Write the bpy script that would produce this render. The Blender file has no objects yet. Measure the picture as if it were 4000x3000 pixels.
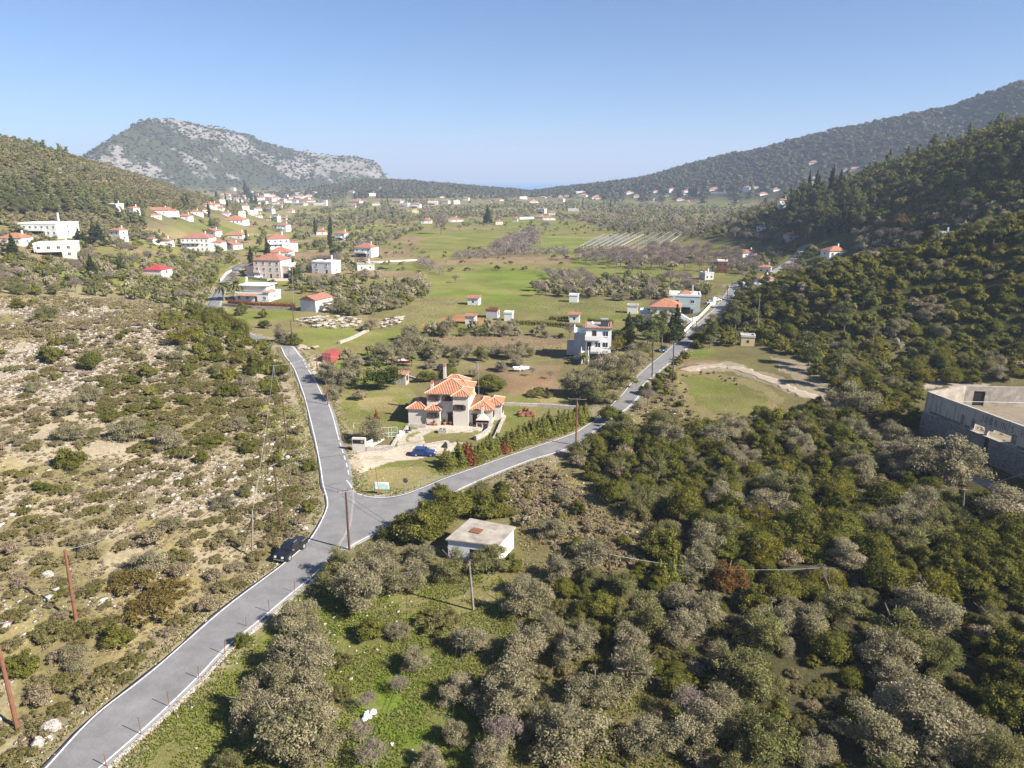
import bpy, bmesh, math, random
import numpy as np
from mathutils import Vector, Matrix

R_ = math.radians
scene = bpy.context.scene
COL = scene.collection

# ------------------------------------------------------------------ camera
CAM_H, PITCH, FPX = 48.0, R_(16.07), 2777.0
cam = bpy.data.cameras.new('camera'); cam_o = bpy.data.objects.new('camera', cam); COL.objects.link(cam_o)
cam.lens = 36.0 * FPX / 4000.0; cam.sensor_width = 36.0; cam.clip_start = 0.5; cam.clip_end = 200000.0
cam_o.location = (0, 0, CAM_H); cam_o.rotation_euler = (R_(90) - PITCH, 0, 0)
scene.camera = cam_o
# ------------------------------------------------------------------ sky and sun
SUN_EL = R_(36); SUN_DIR = np.array([0.902, -0.432]); SUN_AZ = math.atan2(SUN_DIR[0], SUN_DIR[1])
world = bpy.data.worlds.new('World'); scene.world = world; world.use_nodes = True
_n = world.node_tree.nodes; _l = world.node_tree.links
_sky = _n.new('ShaderNodeTexSky'); _sky.sky_type = 'NISHITA'; _sky.sun_disc = False
_sky.sun_elevation = SUN_EL; _sky.sun_rotation = SUN_AZ
_sky.altitude = 100; _sky.air_density = 0.8; _sky.dust_density = 0.1; _sky.ozone_density = 8.0
_bg = _n['Background']; _l.new(_sky.outputs[0], _bg.inputs[0]); _bg.inputs[1].default_value = 0.053
sun = bpy.data.lights.new('sun', 'SUN'); sun_o = bpy.data.objects.new('sun', sun); COL.objects.link(sun_o)
sun.energy = 4.6; sun.angle = R_(0.5); sun.color = (1.0, 0.94, 0.85)
_sd = Vector((math.cos(SUN_EL) * SUN_DIR[0], math.cos(SUN_EL) * SUN_DIR[1], math.sin(SUN_EL)))
sun_o.rotation_euler = _sd.to_track_quat('Z', 'Y').to_euler(); sun_o.location = (60, -60, 120)
scene.view_settings.view_transform = 'Standard'; scene.view_settings.look = 'None'
scene.view_settings.exposure = 1.42; scene.view_settings.gamma = 1.0
scene.cycles.max_bounces = 8; scene.cycles.diffuse_bounces = 3; scene.cycles.glossy_bounces = 2
scene.cycles.transmission_bounces = 4; scene.cycles.volume_bounces = 0; scene.cycles.transparent_max_bounces = 4

# ------------------------------------------------------------------ numeric helpers
def smooth(a, b, x):
    t = np.clip((np.asarray(x, float) - a) / (b - a), 0, 1)
    return t * t * (3 - 2 * t)

def _hash(ix, iy, seed):
    h = (ix.astype(np.int64) * 374761393 + iy.astype(np.int64) * 668265263 + seed * 1442695041) & 0x7fffffff
    h = ((h ^ (h >> 13)) * 1274126177) & 0x7fffffff
    return ((h ^ (h >> 16)) & 0xffffff) / float(0xffffff)

def vnoise(x, y, scale, seed=1):
    x = np.asarray(x, float) / scale; y = np.asarray(y, float) / scale
    ix = np.floor(x); iy = np.floor(y); fx = x - ix; fy = y - iy
    fx = fx * fx * (3 - 2 * fx); fy = fy * fy * (3 - 2 * fy)
    a = _hash(ix, iy, seed); b = _hash(ix + 1, iy, seed); c = _hash(ix, iy + 1, seed); d = _hash(ix + 1, iy + 1, seed)
    return (a * (1 - fx) + b * fx) * (1 - fy) + (c * (1 - fx) + d * fx) * fy

def fbm(x, y, scale, seed=1, oct=4):
    s = 0; w = 0; a = 1.0
    for k in range(oct):
        s = s + a * vnoise(x, y, scale / 2 ** k, seed + k * 7); w += a; a *= 0.55
    return s / w

def ray(sx, sy):
    u = (sx - 2000.0) / FPX; v = (1500.0 - sy) / FPX
    return np.array([u, math.cos(PITCH) + v * math.sin(PITCH), -math.sin(PITCH) + v * math.cos(PITCH)])

def on_plane(sx, sy, z):
    d = ray(sx, sy); t = (z - CAM_H) / d[2]
    return np.array([d[0] * t, d[1] * t, z])

def at_y(sx, sy, y):
    d = ray(sx, sy); t = y / d[1]
    return np.array([d[0] * t, y, CAM_H + d[2] * t])

def project(x, y, z):
    dz = z - CAM_H
    f = y * math.cos(PITCH) - dz * math.sin(PITCH); v = y * math.sin(PITCH) + dz * math.cos(PITCH)
    f = np.where(np.abs(f) < 1e-3, 1e-3, f)
    return 2000 + FPX * x / f, 1500 - FPX * v / f, f

# ------------------------------------------------------------------ terrain (world space height function)
def sil(pts):                      # (pixel x, pixel y, world y, half width) -> ridge nodes
    return [tuple(at_y(a, b, c)) + (w,) for a, b, c, w in pts]

HILLS = {
 'left': ['y'] + sil([(-500, 455, 520, 230), (-250, 510, 580, 230), (0, 548, 640, 220), (180, 597, 690, 210), (370, 652, 780, 190), (600, 735, 880, 160), (720, 772, 980, 140), (900, 812, 1100, 120)]),
 'mountain': ['x'] + sil([(330, 668, 2250, 300), (370, 636, 2250, 480), (470, 555, 2250, 600), (590, 473, 2250, 700), (650, 471, 2280, 750), (740, 480, 2350, 750), (860, 500, 2400, 700), (960, 520, 2450, 650), (1010, 550, 2500, 600), (1130, 590, 2550, 520), (1250, 603, 2600, 420), (1350, 607, 2600, 330), (1450, 625, 2600, 240), (1480, 650, 2600, 200), (1525, 697, 2600, 120)]),
 'mid': ['x'] + sil([(1150, 760, 1900, 400), (1300, 728, 1950, 450), (1450, 707, 2000, 480), (1600, 714, 2000, 480), (1800, 729, 1980, 430), (2000, 747, 1950, 380), (2070, 757, 1900, 200)]),
 'right_far': ['x'] + sil([(2060, 758, 1950, 200), (2180, 740, 1950, 330), (2300, 725, 1900, 400), (2450, 708, 1850, 480), (2600, 677, 1800, 550), (2800, 622, 1750, 600), (3000, 572, 1700, 620), (3300, 512, 1600, 640), (3600, 440, 1550, 640), (3900, 355, 1450, 640), (4100, 300, 1400, 640), (4700, 170, 1250, 620)]),
 'dark': ['y'] + sil([(2960, 872, 780, 90), (3080, 818, 700, 120), (3300, 748, 620, 160), (3600, 642, 540, 190), (4000, 505, 470, 200), (4300, 400, 420, 200), (4900, 160, 350, 200)]),
 'near_right': [(94, 272, 3, 40), (123, 240, 22, 62), (165, 232, 36, 70), (235, 215, 52, 75), (330, 170, 70, 90)],
}
_XF = np.array([[-40, -40], [20, -40], [49, -41.5], [78, -34], [84, -33], [95, -32.5], [112, -35], [150, -45.5], [195, -67], [230, -90], [258, -116], [366, -151], [450, -190], [700, -330], [1000, -420]])
_XR = np.array([[-40, 210], [0, 200], [100, 160], [167, 112], [215, 75], [307, 100], [467, 165], [660, 250], [1000, 430]])

def ridge_field(x, y, nodes):
    out = np.zeros_like(x)
    if isinstance(nodes[0], str):
        A = np.array(nodes[1:], float); A = A[np.argsort(A[:, 0 if nodes[0] == 'x' else 1])]
        s, o, k, j = (x, y, 0, 1) if nodes[0] == 'x' else (y, x, 1, 0)
        z = np.interp(s, A[:, k], A[:, 2]); c = np.interp(s, A[:, k], A[:, j]); w = np.interp(s, A[:, k], A[:, 3])
        e0 = np.clip((A[0, k] - s) / A[0, 3], 0, 1); e1 = np.clip((s - A[-1, k]) / A[-1, 3], 0, 1)
        u = np.clip(np.abs(o - c) / w, 0, 1)
        return z * (1 - u * u) ** 2 * (1 - 0.25 * u) * ((1 - e0 ** 2) * (1 - e1 ** 2)) ** 2
    for a, b in zip(nodes[:-1], nodes[1:]):
        ax, ay, az, aw = a; bx, by, bz, bw = b
        dx, dy = bx - ax, by - ay
        t = np.clip(((x - ax) * dx + (y - ay) * dy) / (dx * dx + dy * dy), 0, 1)
        d = np.hypot(x - ax - t * dx, y - ay - t * dy)
        u = np.clip(d / (aw + t * (bw - aw)), 0, 1)
        out = np.maximum(out, (az + t * (bz - az)) * (1 - u * u) ** 2 * (1 - 0.25 * u))
    return out

def H0(x, y):
    x = np.asarray(x, float); y = np.asarray(y, float)
    s = np.interp(y, _XF[:, 0], _XF[:, 1]) - x - 2.0
    s = np.maximum(s, 0)
    slope = 0.17 + 0.09 * smooth(180, 320, y)
    fl = 62 * (1 - np.exp(-slope * s / 62)) * (1 - smooth(520, 950, y))
    fl = fl + 5.5 * np.exp(-((x + 92) ** 2 + (y - 192) ** 2) / (2 * 21 ** 2))
    r = np.maximum(x - np.interp(y, _XR[:, 0], _XR[:, 1]), 0)
    fr = 16 * (1 - np.exp(-0.09 * r / 16)) * (1 - smooth(600, 1100, y))
    acc = fl ** 3 + fr ** 3
    for k, n in HILLS.items():
        acc = acc + ridge_field(x, y, n) ** 3
    h = np.cbrt(acc)
    nz = (fbm(x, y, 60, 3) - 0.5) * np.minimum(h, 60) * 0.09 + (fbm(x, y, 14, 9, 3) - 0.5) * np.minimum(0.25 + h * 0.035, 1.6)
    far = smooth(900, 1600, y)
    nz = nz + far * (fbm(x, y, 160, 21) - 0.5) * np.minimum(h, 150) * 0.16 + far * (fbm(x, y, 55, 27) - 0.5) * np.minimum(h, 150) * 0.12
    sea = smooth(2700, 3300, np.hypot(x, y)) * 190
    return h + nz - sea

ROADS = []       # (polyline world xy, half width) the ground is levelled along them
def H(x, y):
    x = np.asarray(x, float); y = np.asarray(y, float)
    h = H0(x, y)
    for pl, hw, zz in ROADS:
        lo = pl.min(0) - 12; hi = pl.max(0) + 12
        m = (x > lo[0]) & (x < hi[0]) & (y > lo[1]) & (y < hi[1])
        if not np.any(m):
            continue
        xs = np.atleast_1d(x)[np.atleast_1d(m)]; ys = np.atleast_1d(y)[np.atleast_1d(m)]
        best = np.full(xs.shape, 1e9); bz = np.zeros(xs.shape)
        for i in range(len(pl) - 1):
            a = pl[i]; d = pl[i + 1] - a
            t = np.clip(((xs - a[0]) * d[0] + (ys - a[1]) * d[1]) / (d @ d), 0, 1)
            dd = np.hypot(xs - a[0] - t * d[0], ys - a[1] - t * d[1])
            k = dd < best
            best = np.where(k, dd, best); bz = np.where(k, zz[i] + t * (zz[i + 1] - zz[i]), bz)
        w = 1 - smooth(hw + 0.4, hw + 7, best)
        if h.ndim == 0:
            h = h * (1 - w[0]) + bz[0] * w[0]
        else:
            h[m] = h[m] * (1 - w) + bz * w
    return h

_TS = np.geomspace(30, 9000, 2600)
def at(sx, sy, f=None):
    d = ray(sx, sy); P = d[None, :] * _TS[:, None]
    g = (CAM_H + P[:, 2]) - (f or H)(P[:, 0], P[:, 1])
    i = int(np.argmax(g <= 0)) if np.any(g <= 0) else int(np.argmin(np.abs(_TS - 2600)))
    if i > 0 and g[i] <= 0:
        k = g[i - 1] / (g[i - 1] - g[i]); t = _TS[i - 1] + k * (_TS[i] - _TS[i - 1])
    else:
        t = _TS[i]
    q = d * t
    return np.array([q[0], q[1], CAM_H + q[2]])

def hz(x, y):
    return float(H(np.array([x]), np.array([y]))[0])

def in_poly(x, y, poly):
    x = np.asarray(x, float); y = np.asarray(y, float); c = np.zeros(x.shape, bool)
    n = len(poly); j = n - 1
    for i in range(n):
        xi, yi = poly[i][:2]; xj, yj = poly[j][:2]
        if yi != yj:
            c ^= ((yi > y) != (yj > y)) & (x < (xj - xi) * (y - yi) / (yj - yi) + xi)
        j = i
    return c

def V(pts):                        # overview pixels -> photograph pixels
    return [(a * 1.8083, b * 1.8083) for a, b in pts]
def wpoly(pts, f=None):
    return np.array([at(a, b, f)[:2] for a, b in pts])

def resample(pl, step):
    pl = np.asarray(pl, float)
    n = len(pl); P = np.vstack([2 * pl[0] - pl[1], pl, 2 * pl[-1] - pl[-2]]); out = []
    for i in range(1, n):
        p0, p1, p2, p3 = P[i - 1], P[i], P[i + 1], P[i + 2]
        k = max(2, int(np.linalg.norm(p2 - p1) / step))
        for t in np.linspace(0, 1, k, endpoint=False):
            out.append(0.5 * (2 * p1 + (p2 - p0) * t + (2 * p0 - 5 * p1 + 4 * p2 - p3) * t * t + (3 * p1 - p0 - 3 * p2 + p3) * t ** 3))
    out.append(pl[-1]); return np.array(out)

def by_fraction(pl, n):
    pl = np.asarray(pl, float); s = np.r_[0, np.cumsum(np.linalg.norm(np.diff(pl, axis=0), axis=1))]
    q = np.linspace(0, s[-1], n)
    return np.stack([np.interp(q, s, pl[:, k]) for k in range(pl.shape[1])], 1)

# ------------------------------------------------------------------ object helpers
def tag(o, label=None, cat=None, group=None, kind=None):
    if label: o['label'] = label
    if cat: o['category'] = cat
    if group: o['group'] = group
    if kind: o['kind'] = kind
    return o

def empty(name, loc, rot=0.0, label=None, cat=None, group=None):
    o = bpy.data.objects.new(name, None); COL.objects.link(o); o.empty_display_size = 0.5
    o.location = loc; o.rotation_euler = (0, 0, rot)
    return tag(o, label, cat, group)

def link(name, me, parent=None):
    o = bpy.data.objects.new(name, me); COL.objects.link(o)
    if parent is not None: o.parent = parent
    return o

def quads_mesh(name, v, q, mats, col=None, mi=None, sm=False):
    me = bpy.data.meshes.new(name); v = np.asarray(v, np.float32); q = np.asarray(q, np.int32)
    me.vertices.add(len(v)); me.vertices.foreach_set('co', v.ravel())
    me.loops.add(q.size); me.loops.foreach_set('vertex_index', q.ravel())
    me.polygons.add(len(q)); me.polygons.foreach_set('loop_start', np.arange(len(q), dtype=np.int32) * q.shape[1])
    if mi is not None: me.polygons.foreach_set('material_index', np.asarray(mi, np.int32))
    if sm: me.polygons.foreach_set('use_smooth', np.ones(len(q), bool))
    me.update(calc_edges=True)
    if col is not None:
        a = me.color_attributes.new('col', 'FLOAT_COLOR', 'POINT')
        c = np.ones((len(v), 4), np.float32); c[:, :3] = col; a.data.foreach_set('color', c.ravel())
    for m in (mats if isinstance(mats, (list, tuple)) else [mats]): me.materials.append(m)
    return me

class MB:
    """collects simple solids, builds ONE mesh"""
    def __init__(s): s.v = []; s.f = []
    def poly(s, pts):
        k = len(s.v); s.v += [tuple(p) for p in pts]; s.f.append(tuple(range(k, k + len(pts)))); return s
    def hexa(s, p):                 # 8 points: bottom ring, top ring
        k = len(s.v); s.v += [tuple(a) for a in p]
        s.f += [tuple(k + i for i in f) for f in ((3, 2, 1, 0), (4, 5, 6, 7), (0, 1, 5, 4), (1, 2, 6, 5), (2, 3, 7, 6), (3, 0, 4, 7))]; return s
    def box(s, x0, x1, y0, y1, z0, z1):
        return s.hexa([(x0, y0, z0), (x1, y0, z0), (x1, y1, z0), (x0, y1, z0), (x0, y0, z1), (x1, y0, z1), (x1, y1, z1), (x0, y1, z1)])
    def prism(s, poly, z0, z1):
        n = len(poly); k = len(s.v)
        s.v += [(p[0], p[1], z0) for p in poly] + [(p[0], p[1], z1) for p in poly]
        s.f += [tuple(range(k + n - 1, k - 1, -1)), tuple(range(k + n, k + 2 * n))]
        s.f += [(k + i, k + (i + 1) % n, k + n + (i + 1) % n, k + n + i) for i in range(n)]; return s
    def wall(s, a, b, th, z0a, z0b, z1a, z1b):      # a thick wall between two xy points
        a = np.array(a[:2], float); b = np.array(b[:2], float); d = b - a; n = np.array([-d[1], d[0]]) / (np.linalg.norm(d) + 1e-9) * th / 2
        P = [a - n, b - n, b + n, a + n]
        return s.hexa([(P[0][0], P[0][1], z0a), (P[1][0], P[1][1], z0b), (P[2][0], P[2][1], z0b), (P[3][0], P[3][1], z0a),
                       (P[0][0], P[0][1], z1a), (P[1][0], P[1][1], z1b), (P[2][0], P[2][1], z1b), (P[3][0], P[3][1], z1a)])
    def tube(s, pts, rad, n=6, cap=True):
        pts = [Vector(p) for p in pts]; rad = rad if isinstance(rad, (list, tuple)) else [rad] * len(pts); k = len(s.v)
        for i, p in enumerate(pts):
            d = (pts[min(i + 1, len(pts) - 1)] - pts[max(i - 1, 0)]).normalized()
            a = d.orthogonal().normalized() if abs(d.z) < 0.95 else Vector((1, 0, 0)).cross(d).normalized(); b = d.cross(a)
            for j in range(n):
                t = 2 * math.pi * j / n; s.v.append(tuple(p + (a * math.cos(t) + b * math.sin(t)) * rad[i]))
        for i in range(len(pts) - 1):
            for j in range(n):
                s.f.append((k + i * n + j, k + i * n + (j + 1) % n, k + (i + 1) * n + (j + 1) % n, k + (i + 1) * n + j))
        if cap:
            s.f.append(tuple(k + j for j in reversed(range(n)))); s.f.append(tuple(k + (len(pts) - 1) * n + j for j in range(n)))
        return s
    def ball(s, c, r, nu=10, nv=6):
        k = len(s.v); r = r if isinstance(r, (tuple, list)) else (r, r, r)
        for i in range(nv + 1):
            p = math.pi * i / nv
            for j in range(nu):
                t = 2 * math.pi * j / nu
                s.v.append((c[0] + r[0] * math.sin(p) * math.cos(t), c[1] + r[1] * math.sin(p) * math.sin(t), c[2] + r[2] * math.cos(p)))
        for i in range(nv):
            for j in range(nu):
                s.f.append((k + i * nu + j, k + (i + 1) * nu + j, k + (i + 1) * nu + (j + 1) % nu, k + i * nu + (j + 1) % nu))
        return s
    def hip(s, x0, x1, y0, y1, z, h, th=0.12, eave=0.0, gable=None):
        """hip roof (or gable='x'/'y': ridge along that axis), with a fascia of thickness th"""
        x0 -= eave; x1 += eave; y0 -= eave; y1 += eave; w, d = x1 - x0, y1 - y0
        k = len(s.v)
        if gable == 'x': r0, r1 = (x0, (y0 + y1) / 2), (x1, (y0 + y1) / 2)
        elif gable == 'y': r0, r1 = ((x0 + x1) / 2, y0), ((x0 + x1) / 2, y1)
        elif w >= d: r0, r1 = (x0 + d / 2, (y0 + y1) / 2), (x1 - d / 2, (y0 + y1) / 2)
        else: r0, r1 = ((x0 + x1) / 2, y0 + w / 2), ((x0 + x1) / 2, y1 - w / 2)
        s.v += [(x0, y0, z - th), (x1, y0, z - th), (x1, y1, z - th), (x0, y1, z - th), (x0, y0, z), (x1, y0, z), (x1, y1, z), (x0, y1, z), (r0[0], r0[1], z + h), (r1[0], r1[1], z + h)]
        F = [(3, 2, 1, 0), (0, 1, 5, 4), (1, 2, 6, 5), (2, 3, 7, 6), (3, 0, 4, 7)]
        if (gable == 'y') or (gable is None and w < d): F += [(4, 5, 8), (5, 6, 9, 8), (6, 7, 9), (7, 4, 8, 9)]
        else: F += [(4, 5, 9, 8), (5, 6, 9), (6, 7, 8, 9), (7, 4, 8)]
        s.f += [tuple(k + i for i in f) for f in F]; s.ridge = [(r0[0], r0[1], z + h), (r1[0], r1[1], z + h)]
        s.corners = [(x0, y0, z), (x1, y0, z), (x1, y1, z), (x0, y1, z)]; return s
    def build(s, name, mat, parent=None, sm=False, bevel=0):
        me = bpy.data.meshes.new(name); me.from_pydata([tuple(map(float, p)) for p in s.v], [], s.f); me.update()
        bm = bmesh.new(); bm.from_mesh(me)
        bmesh.ops.recalc_face_normals(bm, faces=bm.faces)
        if bevel: bmesh.ops.bevel(bm, geom=list(bm.edges), offset=bevel, segments=2, affect='EDGES', clamp_overlap=True)
        bm.to_mesh(me); bm.free()
        if sm:
            for p in me.polygons: p.use_smooth = True
        me.materials.append(mat)
        return link(name, me, parent)

# ------------------------------------------------------------------ materials
MATS = {}
def new_mat(name):
    m = bpy.data.materials.new(name); m.use_nodes = True; m.node_tree.nodes.clear(); MATS[name] = m
    nt = m.node_tree
    return m, nt, nt.nodes, nt.links

def nd(nt, typ, **kw):
    n = nt.nodes.new(typ)
    for k, v in kw.items():
        if k.startswith('i_'):
            key = k[2:]; key = int(key) if key.isdigit() else key.replace('_', ' ')
            n.inputs[key].default_value = v
        else: setattr(n, k, v)
    return n

def mat(name, color, rough=0.8, var=0.15, scale=2.0, bump=0.0, metal=0.0, spec=0.3, stretch=None, dirt=None, dirt_amt=0.4, dirt_scale=0.5):
    """plain painted/plastered surface with real wear: blotches, streaks, bump"""
    if name in MATS: return MATS[name]
    m, nt, N, L = new_mat(name)
    out = nd(nt, 'ShaderNodeOutputMaterial'); b = nd(nt, 'ShaderNodeBsdfPrincipled')
    b.inputs['Roughness'].default_value = rough; b.inputs['Metallic'].default_value = metal; b.inputs['Specular IOR Level'].default_value = spec
    L.new(b.outputs[0], out.inputs[0])
    tc = nd(nt, 'ShaderNodeTexCoord'); src = tc.outputs['Object']
    if stretch:
        mp = nd(nt, 'ShaderNodeMapping'); mp.inputs['Scale'].default_value = stretch; L.new(src, mp.inputs[0]); src = mp.outputs[0]
    n1 = nd(nt, 'ShaderNodeTexNoise'); n1.inputs['Scale'].default_value = scale; n1.inputs['Detail'].default_value = 5; L.new(src, n1.inputs['Vector'])
    mr = nd(nt, 'ShaderNodeMapRange'); mr.inputs[1].default_value = 0.3; mr.inputs[2].default_value = 0.7
    mr.inputs[3].default_value = 1 - var; mr.inputs[4].default_value = 1 + var; L.new(n1.outputs[0], mr.inputs[0])
    mx = nd(nt, 'ShaderNodeVectorMath', operation='SCALE'); mx.inputs[0].default_value = color; L.new(mr.outputs[0], mx.inputs['Scale'])
    c = mx.outputs[0]
    if dirt:
        n2 = nd(nt, 'ShaderNodeTexNoise'); n2.inputs['Scale'].default_value = dirt_scale; n2.inputs['Detail'].default_value = 8; n2.inputs['Roughness'].default_value = 0.7; L.new(src, n2.inputs['Vector'])
        r2 = nd(nt, 'ShaderNodeMapRange'); r2.inputs[1].default_value = 0.45; r2.inputs[2].default_value = 0.68; r2.inputs[4].default_value = dirt_amt; L.new(n2.outputs[0], r2.inputs[0])
        mm = nd(nt, 'ShaderNodeMix', data_type='RGBA'); L.new(r2.outputs[0], mm.inputs[0]); L.new(c, mm.inputs[6]); mm.inputs[7].default_value = (*dirt, 1); c = mm.outputs[2]
    L.new(c, b.inputs['Base Color'])
    if bump:
        bp = nd(nt, 'ShaderNodeBump'); bp.inputs['Strength'].default_value = bump; bp.inputs['Distance'].default_value = 0.05; L.new(n1.outputs[0], bp.inputs['Height']); L.new(bp.outputs[0], b.inputs['Normal'])
    return m

def foliage(name, color, color2, trans=0.25):
    """leaves: two leaf colours mixed per leaf (attribute) and per plant"""
    m, nt, N, L = new_mat(name)
    out = nd(nt, 'ShaderNodeOutputMaterial'); at_ = nd(nt, 'ShaderNodeAttribute', attribute_name='col')
    oi = nd(nt, 'ShaderNodeObjectInfo'); sep = nd(nt, 'ShaderNodeSeparateColor'); L.new(at_.outputs['Color'], sep.inputs[0])
    add = nd(nt, 'ShaderNodeMath', operation='MULTIPLY_ADD'); L.new(oi.outputs['Random'], add.inputs[0]); add.inputs[1].default_value = 0.5; L.new(sep.outputs[1], add.inputs[2])
    mm = nd(nt, 'ShaderNodeMix', data_type='RGBA'); L.new(add.outputs[0], mm.inputs[0]); mm.inputs[6].default_value = (*color, 1); mm.inputs[7].default_value = (*color2, 1)
    sc = nd(nt, 'ShaderNodeVectorMath', operation='SCALE'); L.new(mm.outputs[2], sc.inputs[0]); L.new(sep.outputs[0], sc.inputs['Scale'])
    d = nd(nt, 'ShaderNodeBsdfDiffuse'); L.new(sc.outputs[0], d.inputs[0])
    t = nd(nt, 'ShaderNodeBsdfTranslucent'); L.new(sc.outputs[0], t.inputs[0])
    ms = nd(nt, 'ShaderNodeMixShader'); ms.inputs[0].default_value = trans; L.new(d.outputs[0], ms.inputs[1]); L.new(t.outputs[0], ms.inputs[2])
    L.new(ms.outputs[0], out.inputs[0])
    return m
# ------------------------------------------------------------------ roads (edges read off the photograph, laid on the terrain)
LR_L = [(90, 3090), (184, 3000), (367, 2800), (596, 2620), (880, 2377), (1109, 2203), (1213, 2107), (1272, 2002), (1279, 1954), (1262, 1890), (1251, 1815), (1226, 1692), (1194, 1566), (1181, 1525), (1149, 1439), (1111, 1385), (1099, 1362)]
LR_R = [(300, 3090), (388, 3000), (568, 2841), (769, 2650), (880, 2533), (1005, 2432), (1137, 2321), (1248, 2224), (1330, 2110), (1366, 2000), (1368, 1900), (1357, 1828), (1337, 1760), (1323, 1715), (1298, 1620), (1280, 1575), (1258, 1543), (1240, 1507), (1217, 1466), (1199, 1439), (1181, 1403), (1145, 1367), (1108, 1347)]
RR_T = [(1345, 1868), (1368, 1895), (1380, 1917), (1400, 1931), (1440, 1942), (1489, 1945), (1539, 1942), (1589, 1931), (1648, 1909), (1718, 1879), (1780, 1856), (2000, 1776), (2086, 1747), (2235, 1697), (2289, 1665), (2353, 1625), (2393, 1579), (2434, 1539), (2470, 1494), (2533, 1430), (2601, 1376), (2651, 1331), (2701, 1290), (2760, 1236), (2796, 1200), (2838, 1150), (2852, 1115)]
RR_B = [(1225, 2205), (1275, 2200), (1364, 2138), (1440, 2096), (1534, 2044), (1620, 2000), (1710, 1956), (1800, 1910), (1900, 1865), (2000, 1824), (2086, 1792), (2172, 1767), (2244, 1738), (2325, 1682), (2385, 1640), (2440, 1602), (2470, 1574), (2493, 1548), (2511, 1507), (2560, 1462), (2633, 1403), (2678, 1367), (2705, 1330), (2750, 1290), (2809, 1236), (2838, 1200), (2872, 1150), (2880, 1115)]
def edge(pts, step=1.5): return resample(wpoly(pts, H0), step)
E_LL, E_LR, E_RT, E_RB = edge(LR_L), edge(LR_R), edge(RR_T), edge(RR_B)
C_L = (by_fraction(E_LL, 24) + by_fraction(E_LR, 24)) / 2; C_R = (by_fraction(E_RT, 24) + by_fraction(E_RB, 24)) / 2
FARL = wpoly([(845, 1252), (828, 1222), (842, 1175), (872, 1120), (900, 1080), (930, 1045), (975, 1025)], H0)
C_F = np.vstack([C_L[-1:], [[-84, 214]], FARL]); C_F = resample(C_F, 12)
TRACK = resample(wpoly(V([(1478, 800), (1520, 790), (1580, 793), (1650, 815), (1720, 845), (1790, 868), (1850, 892)]), H0), 5)
TRACK2 = resample(np.vstack([TRACK[-1:], [[70, 136], [74, 120], [77.5, 105], [81, 88], [86, 70]]]), 5)
LANE = resample(wpoly([(3160, 950), (3130, 970), (3110, 1000), (3060, 1040), (2990, 1075), (2900, 1100), (2868, 1118)], H0), 8)
def zprof(pl):
    z = H0(pl[:, 0], pl[:, 1]); k = np.ones(5) / 5
    return np.convolve(np.r_[[z[0]] * 2, z, [z[-1]] * 2], k, 'valid')
ROADS += [(C_L, 4.6, zprof(C_L)), (C_R, 4.0, zprof(C_R)), (C_F, 3.0, zprof(C_F)), (TRACK, 2.0, zprof(TRACK)), (TRACK2, 2.0, zprof(TRACK2)), (LANE, 2.5, zprof(LANE))]
_jp = (C_L[np.argmin(np.abs(C_L[:, 1] - C_R[0, 1]))] + C_R[1]) / 2; _jz = float(np.mean(H0(np.array([_jp[0]]), np.array([_jp[1]]))))
for _pl, _hw, _zz in ROADS[:2]:
    _w = np.exp(-(np.hypot(_pl[:, 0] - _jp[0], _pl[:, 1] - _jp[1]) / 16) ** 4); _zz[:] = _zz * (1 - _w) + _jz * _w
POLY_L = np.vstack([E_LL, E_LR[::-1]]); POLY_R = np.vstack([E_RT, E_RB[::-1]])

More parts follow.
